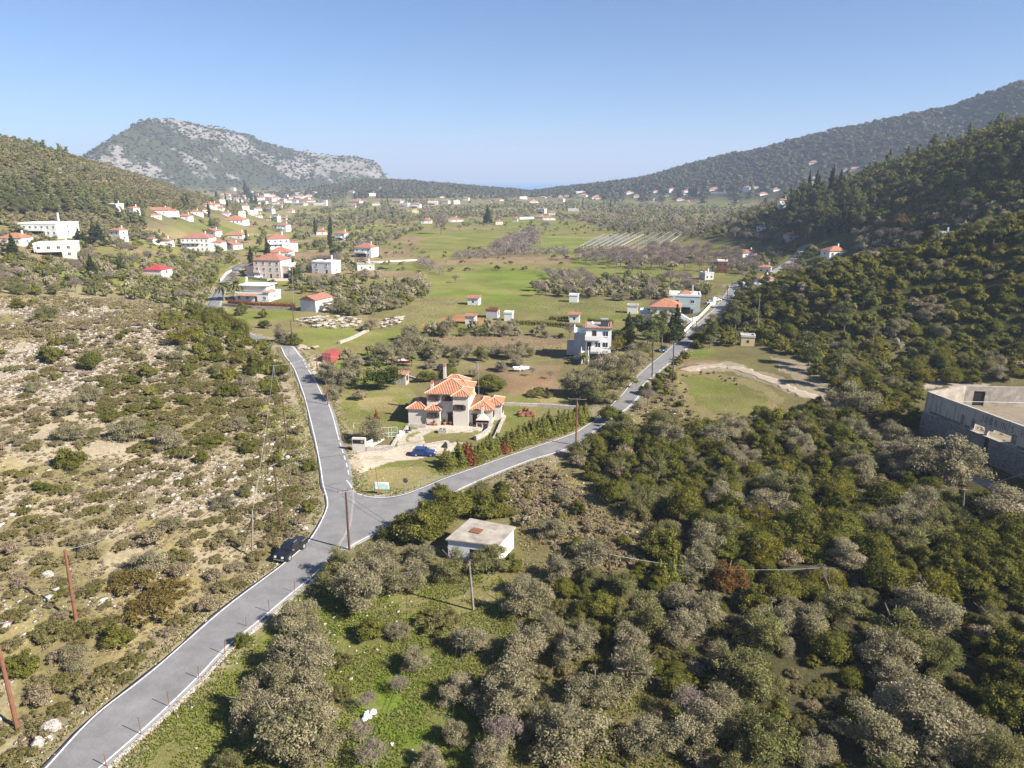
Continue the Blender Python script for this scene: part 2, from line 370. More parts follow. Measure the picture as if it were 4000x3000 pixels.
def asphalt(name, color, scale=1.0):
    m, nt, N, L = new_mat(name)
    out = nd(nt, 'ShaderNodeOutputMaterial'); b = nd(nt, 'ShaderNodeBsdfPrincipled'); L.new(b.outputs[0], out.inputs[0])
    b.inputs['Roughness'].default_value = 0.85; b.inputs['Specular IOR Level'].default_value = 0.25
    tc = nd(nt, 'ShaderNodeTexCoord')
    n1 = nd(nt, 'ShaderNodeTexNoise', i_Scale=0.35, i_Detail=6.0, i_Roughness=0.65); L.new(tc.outputs['Object'], n1.inputs['Vector'])
    n2 = nd(nt, 'ShaderNodeTexNoise', i_Scale=9.0, i_Detail=3.0); L.new(tc.outputs['Object'], n2.inputs['Vector'])
    v = nd(nt, 'ShaderNodeTexVoronoi', feature='DISTANCE_TO_EDGE', i_Scale=0.22); 
    wv = nd(nt, 'ShaderNodeVectorMath', operation='ADD'); ns = nd(nt, 'ShaderNodeTexNoise', i_Scale=0.5, i_Detail=4.0); L.new(tc.outputs['Object'], ns.inputs['Vector'])
    sc = nd(nt, 'ShaderNodeVectorMath', operation='SCALE'); sc.inputs['Scale'].default_value = 2.2; L.new(ns.outputs['Color'], sc.inputs[0]); L.new(tc.outputs['Object'], wv.inputs[0]); L.new(sc.outputs[0], wv.inputs[1]); L.new(wv.outputs[0], v.inputs['Vector'])
    cr = nd(nt, 'ShaderNodeMapRange', i_1=0.0, i_2=0.008, i_3=0.86, i_4=1.0); L.new(v.outputs['Distance'], cr.inputs[0])
    r1 = nd(nt, 'ShaderNodeMapRange', i_1=0.3, i_2=0.7, i_3=0.8, i_4=1.18); L.new(n1.outputs[0], r1.inputs[0])
    r2 = nd(nt, 'ShaderNodeMapRange', i_1=0.3, i_2=0.7, i_3=0.9, i_4=1.1); L.new(n2.outputs[0], r2.inputs[0])
    m1 = nd(nt, 'ShaderNodeMath', operation='MULTIPLY'); L.new(r1.outputs[0], m1.inputs[0]); L.new(r2.outputs[0], m1.inputs[1])
    m2 = nd(nt, 'ShaderNodeMath', operation='MULTIPLY'); L.new(m1.outputs[0], m2.inputs[0]); L.new(cr.outputs[0], m2.inputs[1])
    s = nd(nt, 'ShaderNodeVectorMath', operation='SCALE'); s.inputs[0].default_value = color; L.new(m2.outputs[0], s.inputs['Scale']); L.new(s.outputs[0], b.inputs['Base Color'])
    return m
M_ASPH = asphalt('asphalt', (0.200, 0.193, 0.190)); M_ASPH2 = asphalt('old_asphalt', (0.24, 0.23, 0.215))
M_PAINT = mat('road_paint', (0.74, 0.73, 0.70), 0.6, 0.12, 3.0, dirt=(0.25, 0.24, 0.23), dirt_amt=0.6, dirt_scale=2.5)
M_TRACK = mat('track_gravel', (0.36, 0.29, 0.215), 0.95, 0.22, 1.2, bump=0.4, dirt=(0.2, 0.16, 0.1), dirt_amt=0.5, dirt_scale=0.4)

def sheet(name, A, B, m, zoff, n, label_kind='structure', nc=5, skirt=0.35):
    """a road sheet between two edge lines, following the levelled ground, with side skirts"""
    A = by_fraction(A, n); B = by_fraction(B, n); rows = []
    for i in range(n):
        P = A[i][None] + (B[i] - A[i])[None] * np.linspace(0, 1, nc)[:, None]
        z = H(P[:, 0], P[:, 1]) + zoff
        rows.append(np.vstack([[P[0, 0], P[0, 1], z[0] - skirt], np.c_[P, z], [P[-1, 0], P[-1, 1], z[-1] - skirt]]))
    rows = np.array(rows); w = nc + 2; v = rows.reshape(-1, 3)
    q = [(i * w + j, (i + 1) * w + j, (i + 1) * w + j + 1, i * w + j + 1) for i in range(n - 1) for j in range(w - 1)]
    q = np.array(q)
    a, b, c = v[q[0, 0]], v[q[0, 1]], v[q[0, 2]]
    mid = q[len(q) // 2 // (w - 1) * (w - 1) + 2]; nn = np.cross(v[mid[1]] - v[mid[0]], v[mid[2]] - v[mid[0]])
    if nn[2] < 0: q = q[:, ::-1]
    o = link(name, quads_mesh(name, v, q, m)); return tag(o, kind=label_kind)

def offset_line(pl, d):
    t = np.gradient(pl, axis=0); t /= np.linalg.norm(t, axis=1)[:, None] + 1e-9
    return pl + np.c_[-t[:, 1], t[:, 0]] * d
def ribbon(name, pl, w, m, zoff, n, skirt=0.3):
    return sheet(name, offset_line(pl, w / 2), offset_line(pl, -w / 2), m, zoff, n, nc=5, skirt=skirt)

_er = np.random.default_rng(12)
def ragged(pl, d): return offset_line(pl, 0) + (offset_line(pl, 1.0) - pl) * (d + np.convolve(_er.normal(0, .16, len(pl) + 2), np.ones(3) / 3, 'valid'))[:, None]
sheet('road', ragged(E_LL, 0.4), ragged(E_LR, -0.5), M_ASPH, 0.06, 260, nc=11)
sheet('road', ragged(E_RT, 0.25), ragged(E_RB, -0.4), M_ASPH, 0.056, 260, nc=11)
ribbon('road', C_F[1:], 5.6, M_ASPH, 0.052, 120)
ribbon('road', LANE, 4.2, M_ASPH2, 0.05, 60)
def rough_track(pl, w, zoff, n, seed):
    P = by_fraction(pl, n); r = np.random.default_rng(seed); wob = lambda: np.convolve(r.normal(0, 1.1, n + 6), np.ones(3) / 3, 'same')[3:-3]
    t = np.gradient(P, axis=0); t /= np.linalg.norm(t, axis=1)[:, None]; nn = np.c_[-t[:, 1], t[:, 0]]
    return sheet('dirt_track', P + nn * (w / 2 + wob())[:, None], P - nn * (w / 2 + wob())[:, None], M_TRACK, zoff, n, nc=5, skirt=.12)
rough_track(TRACK, 4.0, 0.03, 90, 1); rough_track(TRACK2, 3.4, 0.026, 60, 2)
def line_along(name, pl, a, b, w=0.17, zoff=0.068, side=0.0, dash=None):
    s = np.r_[0, np.cumsum(np.linalg.norm(np.diff(pl, axis=0), axis=1))]; Lh = s[-1]; a *= Lh; b *= Lh
    spans = [(a, b)] if not dash else [(k, min(k + dash[0], b)) for k in np.arange(a, b, dash[0] + dash[1])]
    mb = MB()
    for p, q in spans:
        n = max(2, int((q - p) / 0.8)); qq = np.linspace(p, q, n)
        P = np.stack([np.interp(qq, s, pl[:, 0]), np.interp(qq, s, pl[:, 1])], 1); P = offset_line(P, side)
        A = offset_line(P, w / 2); B = offset_line(P, -w / 2); z = H(P[:, 0], P[:, 1]) + zoff
        for i in range(n - 1):
            mb.poly([(A[i][0], A[i][1], z[i]), (B[i][0], B[i][1], z[i]), (B[i + 1][0], B[i + 1][1], z[i + 1]), (A[i + 1][0], A[i + 1][1], z[i + 1])])
    return tag(mb.build(name, M_PAINT), kind='structure')
line_along('road_marking', E_LL, 0.0, 1.0)
# right edge of the left road: solid, open at the junction mouth, dashed past the driveway and by the container
def frac_near(pl, p):
    s = np.r_[0, np.cumsum(np.linalg.norm(np.diff(pl, axis=0), axis=1))]; return s[np.argmin(np.hypot(pl[:, 0] - p[0], pl[:, 1] - p[1]))] / s[-1]
fr = lambda pl, a, b: frac_near(pl, at(a, b)[:2])
f1, f2, f3, f4, f5, f6 = fr(E_LR, 1248, 2224), fr(E_LR, 1364, 1860), fr(E_LR, 1323, 1715), fr(E_LR, 1210, 1452), fr(E_LR, 1172, 1392), 1.0
line_along('road_marking', E_LR, 0.0, f1)
line_along('road_marking', E_LR, f2, f3, dash=(1.9, 1.6)); line_along('road_marking', E_LR, f3, f4); line_along('road_marking', E_LR, f4, f5, dash=(1.6, 1.4)); line_along('road_marking', E_LR, f5, f6)
line_along('road_marking', E_RT, 0.004, 1.0, side=0.02)
g1, g2, g3 = fr(E_RB, 1275, 2200), fr(E_RB, 2560, 1462), fr(E_RB, 2650, 1388)
line_along('road_marking', E_RB, g1, g2); line_along('road_marking', E_RB, g2, g3, dash=(1.8, 1.6)); line_along('road_marking', E_RB, g3, 1.0)
line_along('road_marking', C_F[1:], 0.03, 0.8, side=2.5); line_along('road_marking', C_F[1:], 0.03, 0.8, side=-2.5)

# ------------------------------------------------------------------ ground sheet, out to the sea
th = np.concatenate([np.arange(-40.5, 40.5, 0.09), np.arange(40.5, 319.5, 3.0)]); th = np.radians(th)
rr = [4.0, 12.0, 22.0, 32.0]
while rr[-1] < 4200:
    r = rr[-1]; rr.append(r + min(max(0.45, r * r / CAM_H * 0.0016), r * 0.0105))
rr = np.array(rr)
TH, RR = np.meshgrid(th, rr, indexing='ij'); X = np.sin(TH) * RR; Y = np.cos(TH) * RR; Z = H(X, Y)
wl = in_poly(X, Y, POLY_L) | in_poly(X, Y, POLY_R); Z = np.where(wl, Z - 0.12, Z)

K = dict(grass=(0.130, 0.148, 0.032), lush=(0.120, 0.168, 0.024), field=(0.165, 0.155, 0.052), drygrass=(0.225, 0.185, 0.085), brown=(0.200, 0.145, 0.085), soil=(0.23, 0.15, 0.085),
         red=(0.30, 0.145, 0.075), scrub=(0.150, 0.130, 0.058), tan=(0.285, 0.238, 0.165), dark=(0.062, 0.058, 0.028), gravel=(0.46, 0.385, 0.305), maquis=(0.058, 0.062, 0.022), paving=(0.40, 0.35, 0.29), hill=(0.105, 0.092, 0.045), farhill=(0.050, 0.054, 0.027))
G = np.empty(X.shape + (3,)); G[:] = K['scrub']
ROCK = np.zeros(X.shape); FLOW = np.zeros(X.shape)
# patchwork of small fields over the valley floor
px_ = X * 0.011 + 0.6 * fbm(X, Y, 120, 5) + Y * 0.002; py_ = Y * 0.034 + 1.1 * fbm(X, Y, 90, 15)
cell = _hash(np.floor(px_ + 0.5 * np.floor(py_)), np.floor(py_), 4)
pal = np.array([K['grass'], K['field'], K['field'], K['brown'], K['drygrass'], K['grass'], K['field'], K['brown'], K['scrub'], K['grass']])
pc = pal[np.minimum((cell * 10).astype(int), 9)]
w = (smooth(230, 330, Y) * (1 - smooth(1500, 1900, Y)) * 0.85)[..., None]; G = G * (1 - w) + pc * w
def mixc(mask, c, rock=None):
    global G, ROCK
    m = np.clip(mask, 0, 1)[..., None]; G = G * (1 - m) + np.array(c) * m
    if rock is not None: ROCK = ROCK * (1 - m[..., 0]) + rock * m[..., 0]
rag = fbm(X, Y, 5, 31) - 0.5; rag2 = fbm(X, Y, 30, 41) - 0.5
# hillsides
hl = sum(ridge_field(X, Y, HILLS[k]) for k in ('left', 'mid', 'right_far'))
mixc(smooth(4, 22, hl), K['hill'], 0.0); ROCK = np.maximum(ROCK, 0.34 * smooth(25, 60, ridge_field(X, Y, HILLS['left'])))
mixc(smooth(4, 22, ridge_field(X, Y, HILLS['mid']) + ridge_field(X, Y, HILLS['right_far'])), K['farhill'], 0.05)
mt = ridge_field(X, Y, HILLS['mountain']); mixc(smooth(5, 30, mt), K['farhill'], 0.0)
rk = smooth(0.42, 0.64, fbm(X, Y, 190, 77) + 0.06 * smooth(60, 170, mt) + 0.20 * smooth(-880, -620, X) * smooth(25, 60, mt))
ROCK = np.maximum(ROCK, smooth(20, 70, mt) * (0.20 + 0.55 * rk))
mixc(smooth(2, 10, ridge_field(X, Y, HILLS['dark'])) , K['maquis']); mixc(smooth(1, 5, ridge_field(X, Y, HILLS['near_right'])), K['maquis'], 0.1)
# left rocky slope in the foreground
sl = np.interp(Y, _XF[:, 0], _XF[:, 1]) - X
ml = smooth(0.2, 2.5, sl + rag * 5) * (1 - smooth(215, 290, Y + rag2 * 30))
mixc(ml, K['tan'], 0.0)
mixc(ml * smooth(0.46, 0.60, fbm(X, Y, 22, 55)), K['drygrass']); mixc(ml * smooth(0.50, 0.62, fbm(X, Y, 9, 65)) * 0.8, K['scrub'])
ROCK = np.maximum(ROCK, ml * (0.22 + 0.48 * smooth(0.42, 0.64, fbm(X, Y, 17, 85)) * smooth(0, 30, sl) * (0.62 + 0.38 * smooth(75, 120, Y)) + 0.15 * smooth(14, 0, sl)))
# right foreground under the trees
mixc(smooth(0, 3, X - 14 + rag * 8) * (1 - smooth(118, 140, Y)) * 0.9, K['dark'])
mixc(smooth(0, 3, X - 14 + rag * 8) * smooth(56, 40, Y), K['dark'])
FIELDS = [
 ('grass', [(900, 470), (1240, 478), (1250, 490), (905, 488)], 0), ('field', [(1180, 452), (1480, 460), (1480, 470), (1180, 466)], 0), ('grass', [(880, 548), (1060, 540), (1240, 545), (1240, 600), (1150, 640), (900, 650), (930, 600)], 0), ('field', [(1150, 600), (1540, 590), (1540, 625), (1150, 620)], 0), ('grass', [(760, 720), (960, 690), (1000, 715), (900, 745), (760, 760)], 0), ('field', [(1000, 690), (1400, 690), (1390, 715), (1000, 718)], 0),
 ('grass', [(300, 1600), (520, 1400), (640, 1290), (700, 1245), (800, 1250), (900, 1240), (1080, 1240), (1120, 1300), (1020, 1400), (1010, 1500), (1080, 1700), (200, 1700)], 0.0),
 ('lush', [(700, 1659), (720, 1560), (850, 1420), (940, 1400), (960, 1500), (1060, 1600), (1060, 1700), (700, 1700)], 0.0),
 ('grass', [(1010, 1400), (1200, 1380), (1230, 1420), (1100, 1440)], 0.0),
 ('drygrass', [(1090, 1020), (1180, 1000), (1290, 1060), (1420, 1180), (1300, 1200), (1180, 1150), (1100, 1120)], 0.12),
 ('grass', [(1105, 1090), (1150, 1100), (1130, 1140), (1105, 1150)], 0.0),
 ('grass', [(905, 505), (1000, 498), (1100, 505), (1075, 530), (1000, 540), (910, 535)], 0), ('lush', [(1140, 520), (1170, 513), (1290, 515), (1255, 540), (1215, 550), (1130, 540)], 0),
 ('grass', [(1470, 525), (1640, 520), (1635, 550), (1500, 555)], 0), ('lush', [(915, 640), (960, 600), (1060, 580), (1180, 590), (1230, 600), (1150, 635), (1120, 650), (1010, 655)], 0),
 ('grass', [(1240, 570), (1480, 575), (1470, 600), (1330, 615), (1230, 600)], 0), ('brown', [(1060, 548), (1240, 553), (1230, 572), (1080, 570), (980, 575), (880, 570)], 0),
 ('grass', [(1010, 655), (1130, 655), (1220, 650), (1385, 650), (1380, 690), (1190, 690), (1120, 670), (1000, 675)], 0), ('field', [(830, 680), (900, 640), (1000, 645), (960, 690), (940, 700), (880, 720)], 0),
 ('grass', [(640, 708), (760, 705), (830, 720), (780, 745), (700, 755), (650, 745)], 0), ('drygrass', [(640, 688), (760, 680), (830, 690), (820, 708), (650, 706)], 0.15),
 ('grass', [(490, 668), (640, 672), (640, 690), (500, 694)], 0), ('brown', [(930, 725), (1100, 718), (1235, 733), (1220, 775), (1120, 762), (1000, 752), (930, 747)], 0),
 ('grass', [(960, 697), (1170, 705), (1180, 720), (1000, 714), (950, 704)], 0), ('red', [(965, 682), (1050, 684), (1045, 697), (950, 697)], 0), ('grass', [(700, 740), (930, 720), (900, 800), (760, 840), (705, 780)], 0),
 ('brown', [(1010, 790), (1210, 785), (1200, 850), (1090, 850), (1060, 810)], 0), ('soil', [(1100, 805), (1200, 815), (1180, 850), (1100, 848)], 0),
 ('grass', [(712, 880), (740, 850), (790, 835), (900, 838), (905, 900), (880, 945), (765, 952), (730, 920)], 0), ('drygrass', [(770, 860), (850, 855), (860, 885), (790, 900)], 0),
 ('grass', [(1080, 850), (1250, 850), (1245, 885), (1150, 905), (1085, 960), (1060, 950)], 0), ('drygrass', [(1150, 855), (1215, 862), (1180, 875)], 0),
 ('grass', [(763, 1064), (757, 1035), (850, 1005), (985, 985), (1030, 1010), (1000, 1032), (940, 1045), (880, 1062), (800, 1072)], 0), ('drygrass', [(800, 1020), (900, 1010), (930, 1030), (860, 1048), (800, 1045)], 0.05),
 ('gravel', [(744, 985), (757, 973), (845, 973), (890, 968), (1000, 962), (985, 978), (900, 992), (840, 1006), (762, 1036)], 0.1),
 ('drygrass', [(1455, 805), (1500, 795), (1650, 828), (1700, 872), (1690, 910), (1570, 930), (1490, 895), (1460, 850)], 0.22), ('grass', [(1475, 812), (1510, 806), (1630, 838), (1670, 870), (1650, 895), (1570, 905), (1505, 880), (1480, 845)], 0.12), ('drygrass', [(1400, 880), (1460, 850), (1500, 890), (1560, 925), (1400, 960), (1330, 950)], 0.2),
 ('soil', [(1465, 805), (1480, 775), (1530, 775), (1560, 790), (1500, 800)], 0.1), ('lush', [(1480, 770), (1500, 755), (1560, 755), (1545, 770)], 0), ('tan', [(1500, 786), (1580, 784), (1660, 806), (1730, 838), (1800, 862), (1790, 875), (1715, 852), (1650, 826), (1570, 803), (1500, 800)], 0.3),
 ('tan', [(1660, 770), (1720, 775), (1760, 800), (1800, 835), (1790, 862), (1720, 838)], 0.45), ('gravel', [(1990, 835), (2050, 822), (2130, 826), (2110, 838), (2010, 845)], 0.2),
 ('gravel', [(655, 805), (668, 775), (720, 772), (715, 800), (672, 830)], 0.1), ('grass', [(85, 600), (150, 575), (190, 590), (180, 610), (110, 615)], 0), ('lush', [(120, 590), (180, 585), (180, 605), (120, 608)], 0),
 ('drygrass', [(1170, 745), (1260, 735), (1320, 770), (1260, 790)], 0), ('drygrass', [(1330, 760), (1390, 720), (1395, 740), (1350, 770)], 0),
 ('grass', [(520, 870), (660, 870), (690, 960), (695, 1010), (640, 1000), (560, 900)], 0.2),
]
_zv = lambda x, y: ((1560 + .1989 * x) / 1.8083, (1440 + .1989 * y) / 1.8083)   # YARD
FIELDS += [('paving', [_zv(*q) for q in ((330, 1150), (530, 1090), (1760, 1080), (1780, 1120), (1620, 1240), (1000, 1240), (570, 1240), (380, 1560), (-150, 1640), (-40, 1480), (150, 1230))], 0), ('grass', [_zv(*q) for q in ((345, 1235), (430, 1230), (290, 1465), (205, 1465))], 0),
           ('field', [_zv(*q) for q in ((590, 1232), (1600, 1245), (1420, 1420), (1050, 1500), (395, 1535))], 0)]
for key, poly, rock in FIELDS:
    P = wpoly(V(poly)); c = P.mean(0); dist = np.hypot(*c)
    wob = min(3.2, 0.018 * dist)
    mask = in_poly(X + rag * 2 * wob, Y + (fbm(X, Y, 6, 71) - 0.5) * 3 * wob, P)
    mixc(mask * (0.9), K[key], rock)
    if key in ('grass', 'lush', 'field'):
        for sc_m, other, am in ((9 if dist < 260 else 22, 'drygrass', .42 if dist < 200 else .30), (3.5 if dist < 260 else 12, 'brown', .32 if dist < 200 else .2), (5.0 if dist < 260 else 30, 'scrub', .35 if dist < 200 else .22)): mixc(mask * am * smooth(.48, .64, fbm(X, Y, sc_m, int(dist) % 90 + len(other))), K[other])
    if key in ('grass', 'lush', 'drygrass') and dist < 170: FLOW = np.maximum(FLOW, mask)
# verge of bare ground along both roads
for pl in (C_L, C_R, C_F):
    d = np.full(X.shape, 1e9)
    for i in range(len(pl) - 1):
        a = pl[i]; e = pl[i + 1] - a; t = np.clip(((X - a[0]) * e[0] + (Y - a[1]) * e[1]) / (e @ e), 0, 1); d = np.minimum(d, np.hypot(X - a[0] - t * e[0], Y - a[1] - t * e[1]))
    mixc(smooth(5.6, 4.0, d + rag * 4.5 + rag2 * 2) * 0.55, K['tan'], 0.3)
N1, N2 = X.shape
idx = np.arange(N1 * N2).reshape(N1, N2); nx = np.roll(idx, -1, axis=0)
q = np.stack([idx[:, :-1], idx[:, 1:], nx[:, 1:], nx[:, :-1]], -1).reshape(-1, 4)[:, ::-1]
m, nt, N, L = new_mat('ground_cover')
out = nd(nt, 'ShaderNodeOutputMaterial'); b = nd(nt, 'ShaderNodeBsdfDiffuse', i_Roughness=0.6); L.new(b.outputs[0], out.inputs[0])
gc = nd(nt, 'ShaderNodeAttribute', attribute_name='col'); gr = nd(nt, 'ShaderNodeAttribute', attribute_name='mix'); sp = nd(nt, 'ShaderNodeSeparateColor'); L.new(gr.outputs['Color'], sp.inputs[0])
tc = nd(nt, 'ShaderNodeTexCoord'); P_ = tc.outputs['Object']
def tex(scale, det=4.0, rough=0.6):
    n = nd(nt, 'ShaderNodeTexNoise', i_Scale=scale, i_Detail=det, i_Roughness=rough); L.new(P_, n.inputs['Vector']); return n.outputs[0]
def rng_(s, a, b_, c, d):
    r = nd(nt, 'ShaderNodeMapRange', i_1=a, i_2=b_, i_3=c, i_4=d); L.new(s, r.inputs[0]); return r.outputs[0]
def math_(op, a, b_):
    n = nd(nt, 'ShaderNodeMath', operation=op)
    for i, k in enumerate((a, b_)):
        if isinstance(k, (int, float)): n.inputs[i].default_value = k
        else: L.new(k, n.inputs[i])
    return n.outputs[0]
def mixn(f, a, b_):
    n = nd(nt, 'ShaderNodeMix', data_type='RGBA')
    for i, k in ((0, f), (6, a), (7, b_)):
        if isinstance(k, (int, float)): n.inputs[i].default_value = k
        elif isinstance(k, tuple): n.inputs[i].default_value = (*k, 1)
        else: L.new(k, n.inputs[i])
    return n.outputs[2]
fine = tex(2.2, 6.0, 0.75); med = tex(0.35, 5.0, 0.65); big = tex(0.05, 4.0)
sc_ = nd(nt, 'ShaderNodeVectorMath', operation='SCALE'); L.new(gc.outputs['Color'], sc_.inputs[0]); L.new(math_('MULTIPLY', rng_(fine, 0.3, 0.7, 0.6, 1.4), rng_(big, 0.35, 0.65, 0.82, 1.18)), sc_.inputs['Scale'])
c = mixn(rng_(med, 0.52, 0.68, 0.0, 0.45), sc_.outputs[0], (0.21, 0.165, 0.085))
c = mixn(math_('MULTIPLY', rng_(tex(1.1, 5.0, 0.7), 0.56, 0.66, 0.0, 0.7), rng_(med, 0.35, 0.6, 0.3, 1.0)), c, mixn(0.6, sc_.outputs[0], (0.045, 0.05, 0.016)))
vo = nd(nt, 'ShaderNodeTexVoronoi', i_Scale=0.9, i_Randomness=1.0); 
wz = nd(nt, 'ShaderNodeVectorMath', operation='ADD'); ws = nd(nt, 'ShaderNodeVectorMath', operation='SCALE'); ws.inputs['Scale'].default_value = 1.2; wn = nd(nt, 'ShaderNodeTexNoise', i_Scale=1.6, i_Detail=3.0); L.new(P_, wn.inputs['Vector']); L.new(wn.outputs['Color'], ws.inputs[0]); L.new(P_, wz.inputs[0]); L.new(ws.outputs[0], wz.inputs[1]); L.new(wz.outputs[0], vo.inputs['Vector'])
rocky = math_('ADD', math_('SUBTRACT', sp.outputs[0], 0.62), math_('MULTIPLY', math_('SUBTRACT', tex(0.9, 7.0, 0.8), 0.5), 1.9))
rk_m = rng_(rocky, -0.03, 0.10, 0.0, 1.0)
stone = mixn(rng_(fine, 0.35, 0.65, 0.0, 1.0), (0.27, 0.22, 0.165), (0.40, 0.345, 0.28))
c = mixn(rk_m, c, stone)
far_r = math_('ADD', math_('SUBTRACT', sp.outputs[1], 0.55), math_('MULTIPLY', math_('SUBTRACT', tex(0.022, 8.0, 0.78), 0.5), 3.2))
c = mixn(rng_(far_r, -0.02, 0.12, 0.0, 1.0), c, mixn(rng_(tex(0.05, 6.0, 0.7), 0.35, 0.65, 0.0, 1.0), (0.15, 0.135, 0.118), (0.29, 0.265, 0.24)))
fl_ = nd(nt, 'ShaderNodeTexVoronoi', i_Scale=1.3); L.new(P_, fl_.inputs['Vector'])
c = mixn(math_('MULTIPLY', math_('LESS_THAN', fl_.outputs['Distance'], 0.10), math_('MULTIPLY', sp.outputs[2], rng_(med, 0.45, 0.55, 0.0, 1.0))), c, (0.62, 0.62, 0.55))
L.new(c, b.inputs[0])
bp = nd(nt, 'ShaderNodeBump', i_Strength=0.7, i_Distance=0.35); L.new(math_('ADD', fine, math_('MULTIPLY', rk_m, 0.35)), bp.inputs['Height']); L.new(bp.outputs[0], b.inputs['Normal'])
far_rock = smooth(900, 1500, Y)
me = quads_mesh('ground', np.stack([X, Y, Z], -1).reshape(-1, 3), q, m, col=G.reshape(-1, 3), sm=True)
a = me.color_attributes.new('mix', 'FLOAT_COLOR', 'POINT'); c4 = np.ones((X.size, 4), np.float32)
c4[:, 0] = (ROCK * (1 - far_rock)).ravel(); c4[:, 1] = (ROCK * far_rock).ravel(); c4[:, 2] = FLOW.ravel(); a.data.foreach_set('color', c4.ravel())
tag(link('ground', me), kind='structure')
# sea
ms, nt, N, L = new_mat('sea_water'); out = nd(nt, 'ShaderNodeOutputMaterial'); b = nd(nt, 'ShaderNodeBsdfPrincipled', i_Roughness=0.7); L.new(b.outputs[0], out.inputs[0]); b.inputs['Specular IOR Level'].default_value = 0.05
b.inputs['Base Color'].default_value = (0.02, 0.19, 0.45, 1); nz = nd(nt, 'ShaderNodeTexNoise', i_Scale=0.02, i_Detail=6.0); tcs = nd(nt, 'ShaderNodeTexCoord'); L.new(tcs.outputs['Object'], nz.inputs['Vector'])
bs = nd(nt, 'ShaderNodeBump', i_Strength=0.3, i_Distance=8.0); L.new(nz.outputs[0], bs.inputs['Height']); L.new(bs.outputs[0], b.inputs['Normal'])
tag(MB().poly([(-45000, 2300, -32), (45000, 2300, -32), (45000, 70000, -32), (-45000, 70000, -32)]).build('sea', ms), kind='structure')
# ------------------------------------------------------------------ shared materials for built things
def tile_mat(name, c1, c2, period=0.34):
    m, nt, N, L = new_mat(name)
    out = nd(nt, 'ShaderNodeOutputMaterial'); b = nd(nt, 'ShaderNodeBsdfPrincipled', i_Roughness=0.75); b.inputs['Specular IOR Level'].default_value = 0.2; L.new(b.outputs[0], out.inputs[0])
    tc = nd(nt, 'ShaderNodeTexCoord'); sn = nd(nt, 'ShaderNodeSeparateXYZ'); so = nd(nt, 'ShaderNodeSeparateXYZ'); L.new(tc.outputs['Normal'], sn.inputs[0]); L.new(tc.outputs['Object'], so.inputs[0])
    ax = nd(nt, 'ShaderNodeMath', operation='ABSOLUTE'); ay = nd(nt, 'ShaderNodeMath', operation='ABSOLUTE'); L.new(sn.outputs[0], ax.inputs[0]); L.new(sn.outputs[1], ay.inputs[0])
    gt = nd(nt, 'ShaderNodeMath', operation='GREATER_THAN'); L.new(ax.outputs[0], gt.inputs[0]); L.new(ay.outputs[0], gt.inputs[1])
    mx = nd(nt, 'ShaderNodeMix', data_type='FLOAT'); L.new(gt.outputs[0], mx.inputs[0]); L.new(so.outputs[0], mx.inputs[2]); L.new(so.outputs[1], mx.inputs[3])
    ml = nd(nt, 'ShaderNodeMath', operation='MULTIPLY'); L.new(mx.outputs[0], ml.inputs[0]); ml.inputs[1].default_value = 2 * math.pi / period
    si = nd(nt, 'ShaderNodeMath', operation='SINE'); L.new(ml.outputs[0], si.inputs[0])
    mr = nd(nt, 'ShaderNodeMapRange', i_1=-0.7, i_2=0.5); L.new(si.outputs[0], mr.inputs[0])
    n = nd(nt, 'ShaderNodeTexNoise', i_Scale=1.4, i_Detail=6.0, i_Roughness=0.7); L.new(tc.outputs['Object'], n.inputs['Vector'])
    r2 = nd(nt, 'ShaderNodeMapRange', i_1=0.3, i_2=0.7, i_3=0.72, i_4=1.25); L.new(n.outputs[0], r2.inputs[0])
    mc = nd(nt, 'ShaderNodeMix', data_type='RGBA'); L.new(mr.outputs[0], mc.inputs[0]); mc.inputs[6].default_value = (*c2, 1); mc.inputs[7].default_value = (*c1, 1)
    sc = nd(nt, 'ShaderNodeVectorMath', operation='SCALE'); L.new(mc.outputs[2], sc.inputs[0]); L.new(r2.outputs[0], sc.inputs['Scale']); L.new(sc.outputs[0], b.inputs['Base Color'])
    bp = nd(nt, 'ShaderNodeBump', i_Strength=0.8, i_Distance=0.08); L.new(si.outputs[0], bp.inputs['Height']); L.new(bp.outputs[0], b.inputs['Normal'])
    return m
